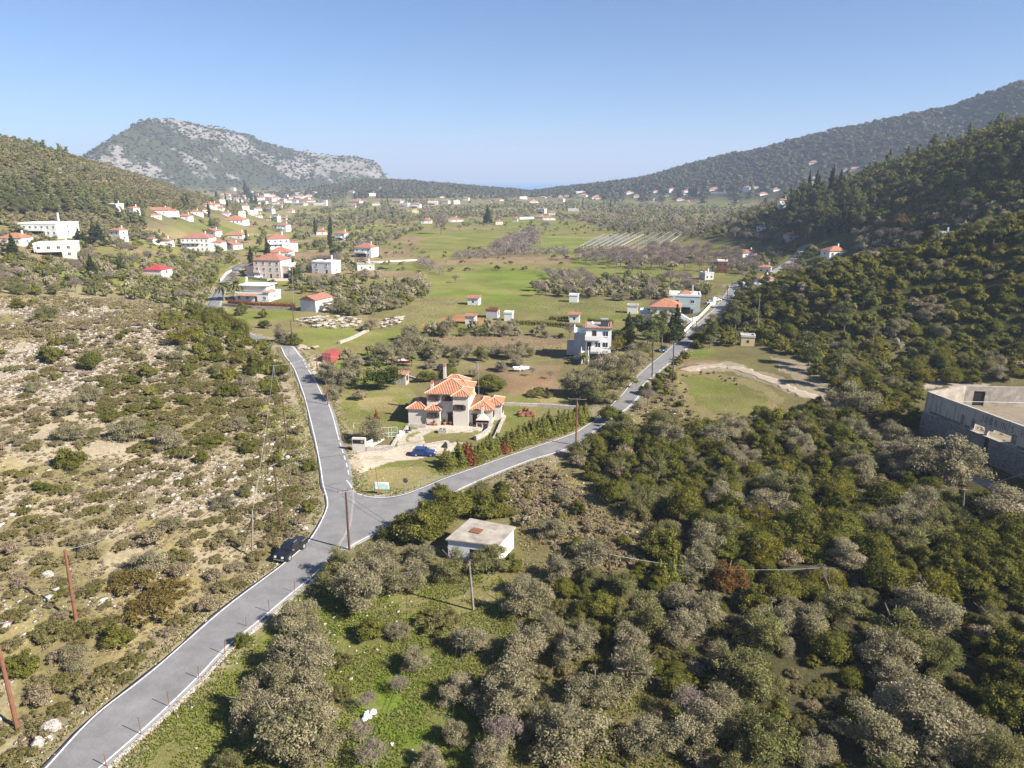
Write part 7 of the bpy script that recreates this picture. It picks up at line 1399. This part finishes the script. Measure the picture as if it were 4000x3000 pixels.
# bushes and olives down the left flank, left houses, pine wood
region([(-60, 560), (300, 560), (470, 580), (470, 650), (440, 688), (250, 640), (-60, 650)], 4.6, dict(green_olive=35, olive=30, mastic=30, bare=8), (3.6, 5.8), 11, .36)
region([(-60, 480), (480, 500), (520, 560), (470, 590), (200, 560), (-60, 560)], 8.5, dict(green_olive=40, olive=20, mastic=20, bare=12, pine=4), (3.8, 6.0), 12, .5, thr=.42, noise=40)
region([(-60, 395), (150, 410), (250, 438), (380, 470), (470, 492), (440, 512), (330, 500), (200, 472), (-60, 470)], 6.2, dict(pine=85, green_olive=10, cypress=2), (5.0, 7.5), 13, .3, hs=(.7, 1.1))
region([(720, 645), (920, 608), (925, 640), (860, 668), (780, 688), (700, 676)], 4.2, dict(olive=60, green_olive=35, mastic=12), (4.2, 6.4), 14, .3)
region([(860, 745), (940, 715), (965, 760), (1150, 765), (1160, 790), (960, 800), (870, 790), (760, 790), (690, 815), (700, 790)], 5.2, dict(olive=55, green_olive=40), (3.6, 5.4), 15, .4, thr=.42)
region([(955, 708), (1180, 714), (1235, 728), (1100, 726), (955, 722)], 5.5, dict(olive=60, green_olive=30, bare=8), (3.2, 5.0), 16, .4)
region([(1150, 622), (1400, 602), (1530, 622), (1540, 642), (1380, 652), (1160, 640)], 4.6, dict(olive=35, green_olive=45, bare=25), (4.2, 6.5), 17, .32)
region([(1055, 540), (1100, 515), (1160, 500), (1165, 535), (1100, 555)], 4.5, dict(bare=95, green_olive=5), (4.5, 6.5), 18, .28)
region([(985, 550), (1230, 542), (1228, 552), (985, 562)], 3.6, dict(bare=95), (3.2, 4.6), 19, .28)
region([(1200, 560), (1480, 545), (1640, 560), (1640, 592), (1500, 588), (1340, 582)], 6.0, dict(bare=95, olive=6), (5.0, 8.0), 20, .33, thr=.38)
region([(1170, 590), (1260, 596), (1260, 608), (1190, 605)], 4.2, dict(bare=90), (3.5, 5), 21, .3); region([(905, 560), (960, 590), (960, 600), (900, 575)], 4.0, dict(bare=90), (3.5, 5), 22, .3); region([(1200, 605), (1260, 600), (1300, 620), (1240, 640), (1180, 630)], 5.0, dict(bare=60, olive=30), (4, 6), 23, .34)
region([(600, 565), (760, 560), (830, 600), (720, 645), (640, 640), (600, 600)], 6.5, dict(green_olive=40, olive=35, mastic=20, bare=20), (3.8, 6.4), 24, .42, thr=.4, noise=30)
region([(470, 560), (610, 560), (600, 690), (500, 680), (490, 620)], 8.0, dict(green_olive=40, mastic=30, bare=20), (3.5, 5.5), 25, .5, thr=.45)
region([(480, 470), (760, 440), (900, 440), (900, 500), (760, 560), (640, 560), (520, 520)], 10.5, dict(green_olive=50, olive=25, mastic=15, bare=20, cypress=2), (5, 8), 26, .36, thr=.44, noise=60)
region([(900, 440), (1200, 440), (1640, 440), (1700, 450), (1720, 500), (1640, 520), (1480, 510), (1200, 475), (900, 500)], 12, dict(green_olive=55, olive=20, mastic=15, bare=30), (5.0, 7.5), 27, .34, thr=.50, noise=70)
region([(1240, 470), (1500, 480), (1720, 485), (1700, 520), (1500, 515), (1300, 500)], 9, dict(green_olive=55, olive=20, bare=35), (5.0, 8), 28, .32, thr=.32, noise=40)
region([(1640, 545), (1700, 520), (1760, 540), (1720, 600), (1640, 640), (1580, 640), (1600, 590)], 6, dict(green_olive=40, mastic=35, bare=20, olive=20), (4, 6.4), 29, .4, thr=.30)
region([(1695, 480), (1740, 428), (1840, 432), (1860, 470), (1850, 505), (1760, 525), (1700, 520)], 6.0, dict(pine=90, cypress=8), (6, 9), 30, .28, hs=(.9, 1.4))
region([(1600, 440), (1720, 430), (1760, 440), (1720, 500), (1690, 530), (1600, 520)], 6.5, dict(green_olive=50, mastic=30, olive=20, pine=10, bare=12), (4.5, 7.5), 42, .30, thr=.28)
region([(1830, 520), (1860, 490), (2000, 478), (2260, 440), (2260, 480), (2050, 515), (1920, 545), (1840, 550)], 5.0, dict(olive=60, green_olive=30, bare=12), (4.2, 6.4), 31, .36)
region([(-60, 240), (0, 300), (200, 370), (330, 425), (440, 462), (380, 468), (250, 440), (150, 412), (-60, 395)], 6.5, dict(green_olive=40, mastic=40, olive=10, pine=8), (4.0, 6.5), 36, .3, thr=.34, noise=40)
region([(380, 440), (520, 420), (640, 440), (560, 480), (480, 500)], 9, dict(green_olive=50, olive=25, mastic=20, cypress=4), (5, 7.5), 37, .36)
region([(480, 410), (1000, 418), (1700, 415), (1720, 440), (1200, 440), (900, 440), (500, 440)], 14, dict(green_olive=60, mastic=25, bare=30, cypress=3), (6, 8.5), 38, .32, thr=.49, noise=80)
region([(1470, 760), (1500, 720), (1560, 650), (1640, 625), (1720, 590), (1800, 560), (1900, 548), (2050, 518), (2300, 470), (2300, 815), (2130, 822), (2000, 832), (1930, 900), (1850, 880), (1790, 840), (1740, 780), (1640, 745), (1560, 752)], 2.9, dict(mastic=76, green_olive=8, olive=5, yellow=3, greyshrub=4, pine=1.5), (3.2, 6.2), 32, .27)
region([(1690, 520), (1730, 430), (1840, 395), (2000, 330), (2100, 290), (2300, 205), (2300, 445), (2000, 478), (1850, 492)], 4.3, dict(mastic=85, green_olive=6, pine=8), (4.2, 7.5), 33, .27)
region([(1455, 800), (1500, 795), (1650, 828), (1720, 880), (1690, 920), (1570, 935), (1490, 900), (1450, 850)], 2.6, dict(greyshrub=50, scrub=50), (.7, 1.8), 41, .4, thr=.50, noise=10)
region([(1400, 830), (1450, 800), (1470, 770), (1490, 750), (1470, 800), (1440, 850), (1380, 890), (1360, 900)], 2.8, dict(mastic=70, greyshrub=20), (2.4, 4.0), 34, .33)
region([(1240, 830), (1330, 830), (1400, 790), (1390, 770), (1330, 790), (1240, 800)], 4.5, dict(green_olive=50, mastic=40), (3.5, 5.5), 35, .4)
# hedgerows along the edges of the small fields
hg = np.random.default_rng(70); hx = hg.uniform(-330, 420, 26000); hy = hg.uniform(380, 1500, 26000)
hpx = hx * .011 + .6 * fbm(hx, hy, 120, 5) + hy * .002; hpy = hy * .034 + 1.1 * fbm(hx, hy, 90, 15); ed_ = (np.abs(hpy - np.round(hpy)) < .06) | (np.abs((hpx + .5 * np.floor(hpy)) - np.round(hpx + .5 * np.floor(hpy))) < .012)
ok_ = ed_ & (H0(hx, hy) < 16) & (fbm(hx, hy, 50, 72) > .38) & clear_of_roads(hx, hy) & (hx > np.interp(hy, _XF[:, 0], _XF[:, 1]) + 10)
bigf = [wpoly(V(q)) for q in ([(910, 600), (1240, 595), (1160, 690), (880, 720)], [(1130, 513), (1290, 515), (1215, 552)], [(905, 498), (1100, 500), (1075, 532), (910, 537)], [(1240, 570), (1480, 575), (1470, 600), (1230, 605)])]
for q in bigf: ok_ &= ~in_poly(hx, hy, q)
for a_, b_ in zip(hx[ok_], hy[ok_]):
    w_ = hg.uniform(2.2, 4.6)
    if not near_taken(a_, b_, w_, .3): take(a_, b_, w_); CAND.append((('green_olive', 'bare', 'mastic')[hg.integers(3)], a_, b_, w_, hg.uniform(.6, .95)))
# the best visible of each kind become objects of their own, the rest is planted as stuff
def visible_px(c):
    z = hz(c[1], c[2]); sx, sy, f = project(c[1], c[2], z + 1.0)
    return (c[3] * FPX / f) if (f > 5 and -150 < sx < 4150 and 0 < sy < 3150) else 0.0
count = {}
for k, *_ in hand: count[NAMES[k][0]] = count.get(NAMES[k][0], 0) + 1
LIMIT = dict(olive_tree=292, mastic_bush=292, scrub_bush=230, thorny_shrub=180, low_shrub=200, bare_tree=190, pine_tree=120, cypress_tree=60, oak_tree=60, young_cypress=90)
order = sorted(((visible_px(c), i) for i, c in enumerate(CAND)), reverse=True); REST = []
for pxw, i in order:
    k, x, y, w, hs = CAND[i]; nm = NAMES[k][0]
    if pxw > 15 and count.get(nm, 0) < LIMIT[nm]:
        count[nm] = count.get(nm, 0) + 1; plant(k, x, y, w, hs, parts=pxw > 60)
    else: REST.append((k, x, y, w, hs, pxw))
# stuff: merged plants with leaf clumps at a size that suits their distance
TEMPL = {}
def templ(kind, lod):
    if (kind, lod) in TEMPL: return TEMPL[(kind, lod)]
    rng = np.random.default_rng(len(kind) * 10 + lod); out = []; tall = kind in ('olive', 'green_olive', 'yellow', 'rust', 'citrus', 'bare'); 
    for i in range(5):
        h = {'mastic': .7, 'mat': .3, 'rustmat': .3, 'scrub': .42, 'greyshrub': .55, 'pine': 1.5, 'cypress': 5}.get(kind, .92); z0 = .12 if tall and kind != 'bare' else .28 if tall else .06
        nl = (9, 6, 4, 1)[lod]; bl = lobes_dome(rng, nl, 1.0, h, z0, .19 if lod < 3 else .3, .28 if lod < 3 else .4, min(1, h + .2), .45) if kind not in ('pine', 'cypress') else [((rng.normal(0, .1) * (kind == 'pine'), rng.normal(0, .1) * (kind == 'pine'), h * t), (r, r, h * .16)) for t, r in ((.3, .34), (.45, .42), (.62, .38), (.8, .26), (.95, .14))][:max(2, nl)]
        if lod == 3 and kind not in ('pine', 'cypress'): bl = [((0, 0, (h + z0) * .5), (.48, .48, max(.2, (h - z0) * .55)))]
        n = (300, 120, 46, 12)[lod]; sz = (.075, .12, .19, .34)[lod]
        v, q, c = leaf_cloud(rng, bl, n, sz * (1.6 if kind == 'bare' else 1), 0.7 if kind != 'bare' else 1.4, aspect=.7 if kind != 'bare' else .16, core=.66 if (kind != 'bare' and lod < 3) else 0)
        if lod == 3 and kind != 'bare':
            k8 = np.array([(a, b, d) for a in (-1, 1) for b in (-1, 1) for d in (-1, 1)], float); k8 = k8 * (.42, .42, (h - z0) * .42) * rng.uniform(.8, 1.15, (8, 1)) * .72 + (0, 0, (h + z0) * .5)
            f8 = np.array([(0, 1, 3, 2), (4, 6, 7, 5), (0, 4, 5, 1), (2, 3, 7, 6), (1, 5, 7, 3), (0, 2, 6, 4)]) + len(v); v = np.concatenate([v, k8]); q = np.concatenate([q, f8]); c = np.concatenate([c, np.tile([[.95, .3, 0]], (8, 1))])
        if tall and lod < 2:
            tv, tq, tcol = tube_quads([(0, 0, -.08), (.02, 0, .2), (.0, .03, .5)], [.04, .03, .02], 4); q = np.concatenate([q, tq + len(v)]); v = np.concatenate([v, tv]); c = np.concatenate([c, tcol * (.8, .3, 0)])
        out.append((v, q, c))
    TEMPL[(kind, lod)] = out; return out
def plant_mass(name, items, m, label, cat):
    if not items: return
    g = np.random.default_rng(len(items)); xs = np.array([i[1] for i in items]); ys = np.array([i[2] for i in items]); zs = H(xs, ys); vs, qs, cs = [], [], []; off = 0
    for (k, x, y, w, hs, px), z in zip(items, zs):
        p4 = px * .256; lod = 0 if p4 > 15 else 1 if p4 > 8 else 2 if p4 > 4.2 else 3
        T = templ(k, lod); v, q, c = T[g.integers(len(T))]; a = g.random() * 6.283; ca, sa = math.cos(a) * w, math.sin(a) * w
        vv = np.empty_like(v); vv[:, 0] = v[:, 0] * ca - v[:, 1] * sa + x; vv[:, 1] = v[:, 0] * sa + v[:, 1] * ca + y; vv[:, 2] = v[:, 2] * w * hs + z
        cc = c.copy(); cc[:, 0] *= g.uniform(.75, 1.25); cc[:, 1] = cc[:, 1] * .6 + g.random() * .5
        vs.append(vv); qs.append(q + off); cs.append(cc); off += len(v)
    o = link(name, quads_mesh(name, np.concatenate(vs), np.concatenate(qs), m, np.concatenate(cs))); tag(o, label, cat, kind='stuff')
for name, ks, m, label, cat in (('olive_grove', ('olive',), M_OLIVE, 'far grey olive groves filling the valley and terraces', 'trees'), ('green_grove', ('green_olive',), M_OLIVEG, 'far dull green tree cover between the fields and houses', 'trees'), ('maquis', ('mastic',), M_MASTIC, 'dense dark maquis covering the right hillsides', 'shrubland'), ('scrub', ('scrub', 'mat'), M_SCRUBL, 'low olive-brown scrub over the left rocky slope', 'scrub'), ('thorny_scrub', ('greyshrub',), M_GREYSH, 'pale thorny cushions scattered over the dry ground', 'scrub'), ('bare_wood', ('bare',), M_TWIG, 'leafless pinkish thickets along the far field edges', 'trees'), ('pine_wood', ('pine',), M_PINE, 'pine woods at the feet of both hillsides', 'trees'), ('oak_scrub', ('yellow', 'rust'), M_YELLOWL, 'yellowing oak bushes among the dark maquis', 'shrubs'), ('cypress_stand', ('cypress',), M_CYP, 'far cypresses scattered through the groves', 'trees')):
    plant_mass(name, [r for r in REST if r[0] in ks], m, label, cat)
# vegetation clumps on the distant hills
def hill_cover(name, key, n, w, hs, m, label, lim, seed, ymin=0, kind='mastic', rockkeep=None, px=12):
    g = np.random.default_rng(seed); hn_ = [q for q in HILLS[key] if not isinstance(q, str)]; nd_ = np.array([q[:3] for q in hn_]); hw = max(q[3] for q in hn_); lo = nd_[:, :2].min(0) - hw; hi = nd_[:, :2].max(0) + (hw if HILLS[key][0] == 'y' else hw * .25); x = g.uniform(lo[0], hi[0], n); y = g.uniform(max(lo[1], ymin), hi[1], n)
    f = ridge_field(x, y, HILLS[key]); keep = (f > lim) & (np.abs(x) < y * .86)
    if rockkeep is not None: keep &= (fbm(x, y, 240, 77) + .22 * smooth(-700, -320, x) < rockkeep) | (g.random(n) < .35)
    x, y = x[keep], y[keep]; keep = clear_of_roads(x, y); x, y = x[keep], y[keep]; it = [(kind, a, b, g.uniform(*w), g.uniform(*hs), px) for a, b in zip(x, y)]; plant_mass(name, it, m, label, 'vegetation')
M_FARV = foliage('far_hill_leaves', (.056, .064, .028), (.105, .098, .050), .2); M_FARV2 = foliage('left_hill_leaves', (.110, .103, .046), (.185, .155, .080), .22)
hill_cover('hill_scrub', 'left', 70000, (2.2, 5.0), (.5, 1.0), M_FARV2, 'olive-green scrub covering the left hill', 5, 1, 400, px=14)
hill_cover('mountain_scrub', 'mountain', 22000, (5, 11), (.5, .9), M_FARV, 'dark scrub between the pale rocks of the mountain', 12, 2, 1500, rockkeep=.50)
hill_cover('ridge_wood', 'mid', 14000, (6, 11), (.8, 1.2), M_FARV, 'dark wood on the low ridge before the sea', 6, 3, 1500)
hill_cover('hillside_wood', 'right_far', 30000, (6, 12), (.7, 1.1), M_FARV, 'dark green wood on the far right hillside', 5, 4, 900)
# cushions and loose stones on the left slope, grass tufts in the meadows, vine rows
x, y, g = scatter(LS, 1.0, 60); m_ = fbm(x, y, 8, 91) > .36; plant_mass('cushion_scrub', [('scrub' if g.random() < .6 else 'greyshrub', a, b, g.uniform(.4, 1.25), g.uniform(.4, .75), 20) for a, b in zip(x[m_], y[m_])], M_GREYSH, 'small dry cushions between the stones of the left slope', 'scrub')
x, y, g = scatter([(1090, 1010), (1180, 1005), (1260, 1070), (1420, 1190), (1300, 1250), (1160, 1170), (1100, 1120)], .9, 61); plant_mass('cushion_scrub', [('greyshrub', a, b, g.uniform(.4, 1.2), g.uniform(.7, 1.2), 20) for a, b in zip(x, y)], M_GREYSH, 'pale dry cushions on the bank right of the hut', 'scrub')
def stones(name, x, y, s, label, g, m=M_STONE2):
    z = H(x, y); n = len(x); k8 = np.array([(a, b, d) for a in (-1, 1) for b in (-1, 1) for d in (-1, 1)], float) * .5; f8 = np.array([(0, 1, 3, 2), (4, 6, 7, 5), (0, 4, 5, 1), (2, 3, 7, 6), (1, 5, 7, 3), (0, 2, 6, 4)])
    v = k8[None] * g.uniform(.55, 1.15, (n, 8, 1)) * s[:, None, None] * g.uniform(.5, 1.3, (n, 1, 3)) * (1, 1, .6); a = g.random(n) * 6.283; vx = v[..., 0] * np.cos(a)[:, None] - v[..., 1] * np.sin(a)[:, None]; vy = v[..., 0] * np.sin(a)[:, None] + v[..., 1] * np.cos(a)[:, None]
    v = np.stack([vx + x[:, None], vy + y[:, None], v[..., 2] + z[:, None] + s[:, None] * .1], -1).reshape(-1, 3); q = (f8[None] + (np.arange(n) * 8)[:, None, None]).reshape(-1, 4); tag(link(name, quads_mesh(name, v, q, m)), label, 'stones', kind='stuff')
x, y, g = scatter(LS, .75, 62); m_ = ((fbm(x, y, 17, 85) > .52) & (g.random(len(x)) < .75)) | (g.random(len(x)) < .07); x, y = x[m_], y[m_]; stones('scree', x, y, g.uniform(.12, .38, len(x)) * g.choice([1, 1, 1, 1, 1, 2.4], len(x)), 'loose pale limestone scattered over the left slope', g)
x, y, g = scatter([(1090, 1010), (1400, 860), (1560, 930), (1420, 1190), (1250, 1150), (1100, 1120)], 2.0, 63); stones('scree', x, y, g.uniform(.15, .45, len(x)), 'loose stones on the dry ground right of the junction', g)
x, y, g = scatter([(690, 1350), (860, 1250), (900, 1290), (760, 1480), (700, 1560)], 1.3, 64); stones('scree', x, y, g.uniform(.1, .35, len(x)), 'loose stones in the foreground grass', g)
M_GRASSB = foliage('grass_blades', (.12, .19, .018), (.21, .20, .045), .35); M_DRYB = foliage('dry_grass_blades', (.24, .20, .085), (.32, .26, .13), .3)
def tufts(name, poly, sp, seed, m, h, label, pts=None):
    if pts is None: x, y, g = scatter(poly, sp, seed); mm = fbm(x, y, 3, seed) > .40; x, y = x[mm], y[mm]
    else: x, y = pts; g = np.random.default_rng(seed)
    n = len(x); z = H(x, y); K_ = 5; a = g.random((n, K_)) * 6.283; hh = h * g.uniform(.5, 1.3, (n, K_)); w = .05 + .04 * g.random((n, K_)); r = g.uniform(.02, .18, (n, K_)); bx = x[:, None] + r * np.cos(a); by = y[:, None] + r * np.sin(a); tx, ty = -np.sin(a) * w, np.cos(a) * w; lx, ly = np.cos(a) * hh * .5, np.sin(a) * hh * .5; zz = z[:, None] + 0 * a
    v = np.stack([np.stack([bx - tx, by - ty, zz - .03], -1), np.stack([bx + tx, by + ty, zz - .03], -1), np.stack([bx + lx + tx * .4, by + ly + ty * .4, zz + hh], -1), np.stack([bx + lx - tx * .4, by + ly - ty * .4, zz + hh], -1)], 2).reshape(-1, 3); q = np.arange(n * K_ * 4).reshape(-1, 4)
    c = np.repeat(np.stack([g.uniform(.7, 1.3, n * K_), np.repeat(g.random(n) * .7, K_), np.zeros(n * K_)], 1), 4, 0); tag(link(name, quads_mesh(name, v, q, m, c)), label, 'grass', kind='stuff')
tufts('meadow_grass', [(250, 1640), (520, 1400), (640, 1290), (700, 1245), (900, 1240), (1080, 1240), (1120, 1300), (1100, 1480), (1080, 1700), (240, 1700)], .34, 65, M_GRASSB, .15, 'green grass of the foreground meadow'); tufts('meadow_grass', [(763, 1064), (757, 1035), (850, 1005), (985, 985), (1030, 1010), (940, 1045), (800, 1072)], .5, 66, M_DRYB, .2, 'dry grass on the triangle at the junction') if False else None
tufts('meadow_grass', [(1100, 1060), (1420, 900), (1560, 925), (1460, 1160), (1300, 1250), (1120, 1300)], .6, 67, M_DRYB, .3, 'dry grass between the bushes right of the junction'); tufts('meadow_grass', [(1100, 1260), (1300, 1250), (1500, 1400), (1600, 1700), (1030, 1700)], .42, 68, M_GRASSB, .18, 'rank grass under the trees of the middle grove'); tufts('meadow_grass', [(620, 860), (690, 1000), (700, 1120), (640, 1170), (560, 1060), (520, 870)], .6, 69, M_GRASSB, .2, 'grass on the left verge')
vg = np.random.default_rng(90); vp = []
for pl_, sg_ in ((E_LL, 1), (E_LR, -1), (E_RT, 1), (E_RB, -1)):
    P_v = by_fraction(pl_, 1500); t_ = np.gradient(P_v, axis=0); t_ /= np.linalg.norm(t_, axis=1)[:, None]; vp.append(P_v + np.c_[-t_[:, 1], t_[:, 0]] * (sg_ * (.75 + vg.exponential(.55, 1500)))[:, None] + vg.normal(0, .12, (1500, 2)))
vp = np.concatenate(vp); k_ = (fbm(vp[:, 0], vp[:, 1], 4, 12) > .42) & ~in_poly(vp[:, 0], vp[:, 1], POLY_L) & ~in_poly(vp[:, 0], vp[:, 1], POLY_R); vp = vp[k_]; h_ = len(vp) // 2; pm_ = vg.permutation(len(vp)); vp = vp[pm_]
tufts('verge_grass', None, 0, 91, M_DRYB, .22, 'dry grass along the road verges', (vp[:h_, 0], vp[:h_, 1])); tufts('verge_grass', None, 0, 92, M_GRASSB, .2, 'green weeds along the road verges', (vp[h_:, 0], vp[h_:, 1]))
sx_ = vp[::3] + vg.normal(0, .5, vp[::3].shape); ok_ = ~in_poly(sx_[:, 0], sx_[:, 1], POLY_L) & ~in_poly(sx_[:, 0], sx_[:, 1], POLY_R); sx_ = sx_[ok_]; stones('verge_stones', sx_[:, 0], sx_[:, 1], vg.uniform(.08, .28, len(sx_)), 'small stones along the road verges', vg)
def vines(poly, dirx, label, seed):
    P = wpoly(V(poly)); c = P.mean(0); a = R_(dirx); u = np.array([math.cos(a), math.sin(a)]); w = np.array([-u[1], u[0]]); it = []; g = np.random.default_rng(seed); R2 = max(np.linalg.norm(P - c, axis=1))
    for i in np.arange(-R2, R2, 2.4):
        for j in np.arange(-R2, R2, 1.5):
            q = c + u * (j + g.uniform(-.2, .2)) + w * i
            if g.random() > .12: it.append(q)
    Q = np.array(it); Q = Q[in_poly(Q[:, 0], Q[:, 1], P)]; plant_mass('vine_rows', [('bare', a_, b_, g.uniform(.8, 1.3), g.uniform(.6, .9), 16) for a_, b_ in Q], M_TWIG, label, 'vines')
vines([(935, 728), (1100, 720), (1230, 735), (1218, 768), (1120, 758), (1000, 750)], 12, 'rows of pruned vines in the brown field', 1); vines([(840, 690), (900, 645), (1000, 648), (955, 692), (880, 718)], 20, 'rows of young vines in the green field', 2); vines([(1010, 660), (1220, 655), (1370, 655), (1360, 685), (1190, 686), (1120, 668)], 5, 'rows of small orchard stumps in the green field', 3); vines([(1470, 990), (1650, 970)] + [(1650, 985), (1480, 1005)], 5, 'x', 4) if False else None
# hedges
def hedge(label, pts, h, th, m, seed):
    P = resample(np.array([at(*q)[:2] for q in pts]), .9); g = np.random.default_rng(seed); bl = []; o = P[0]
    for q in P: bl.append(((q[0] - o[0], q[1] - o[1], hz(*q) + h * .5), (th * .75, th * .75, h * .6)))
    v, qd, c = leaf_cloud(g, bl, len(P) * 60, .32, .6, low=-.8); ob = link('hedge', quads_mesh('hedge', v, qd, m, c)); ob.location = (o[0], o[1], 0); tag(ob, label, 'hedge')
hedge('clipped dark hedge along the garden behind the vineyard', [(2010, 1268), (2100, 1272), (2190, 1278), (2270, 1290)], 1.7, .9, M_MASTIC, 1); hedge('second clipped dark hedge nearer the orange-roofed house', [(2300, 1262), (2390, 1268)], 1.8, .9, M_MASTIC, 2); hedge('dark hedge behind the white garden kitchen', [(2150, 1250), (2215, 1252)], 1.6, .9, M_MASTIC, 3)
hedge('red-leaved hedge along the front of the white house with palms', [(895, 1190), (960, 1196), (1020, 1200), (1150, 1205)], 2.2, 1.1, M_REDL, 4)
# ------------------------------------------------------------------ labels that single each thing out
def ordn(n):
    b = ['', 'second ', 'third ', 'fourth ', 'fifth ', 'sixth ', 'seventh ', 'eighth ', 'ninth ', 'tenth ', 'eleventh ', 'twelfth ', 'thirteenth ', 'fourteenth ', 'fifteenth ', 'sixteenth ', 'seventeenth ', 'eighteenth ', 'nineteenth ', 'twentieth ']
    return b[n] if n < len(b) else ('twenty-' + b[n - 19].strip() + ' ' if n < 29 else None)
lmA = np.array([[a, b] for _, a, b, _ in LM]); lmP = np.array([project(a, b, z)[:2] for _, a, b, z in LM]); bk = {}
inside = [(lmP[i][0] > 20 and lmP[i][0] < 3980 and lmP[i][1] < 2990) for i in range(len(LM))]
for it in PEND:
    o, desc, x, y, z = it; sx, sy, f = project(x, y, z); d = np.hypot(lmP[:, 0] - sx, (lmP[:, 1] - sy) * 1.4); d[~np.array(inside)] = 1e9; i = int(np.argmin(d)); dx, dy = sx - lmP[i][0], sy - lmP[i][1]
    sec = ('left of' if dx < 0 else 'right of') if abs(dx) > 1.6 * abs(dy) else ('beyond' if dy < 0 else 'in front of'); bk.setdefault((desc, i, sec), []).append((math.hypot(dx, dy), it))
for (desc, i, sec), L_ in bk.items():
    L_.sort(key=lambda q: q[0])
    if len((desc + ' tenth nearest ' + sec + ' ' + LM[i][0]).split()) > 16: desc = desc.replace('dark green ', 'dark ').replace('low ', '').replace('dull ', '')
    if len((desc + ' fourteenth nearest ' + sec + ' ' + LM[i][0]).split()) > 15: desc = desc.replace('dark ', '').replace('grey-', '')
    for n, (dd, it) in enumerate(L_):
        od = ordn(n); o = it[0]
        if od is None: o['label'] = f'{desc} in the crowd {sec} {LM[i][0]}'; o['group'] = f'{desc}s in the crowd {sec} {LM[i][0]}'
        else: o['label'] = f'{desc}, {od}nearest {sec} {LM[i][0]}' if len(L_) > 1 else f'{desc} {sec} {LM[i][0]}'
        if 'house' in o.name and 'group' not in o: o['group'] = 'houses across the valley'
# ------------------------------------------------------------------ haze
mh, nt, N, L = new_mat('haze'); out = nd(nt, 'ShaderNodeOutputMaterial'); pv = nd(nt, 'ShaderNodeVolumePrincipled'); pv.inputs['Color'].default_value = (.60, .72, .92, 1); pv.inputs['Density'].default_value = 0.00017; pv.inputs['Anisotropy'].default_value = 0.0; L.new(pv.outputs[0], out.inputs['Volume'])
tag(MB().box(-46000, 46000, -3000, 71000, -210, 420).build('haze', mh), kind='stuff')
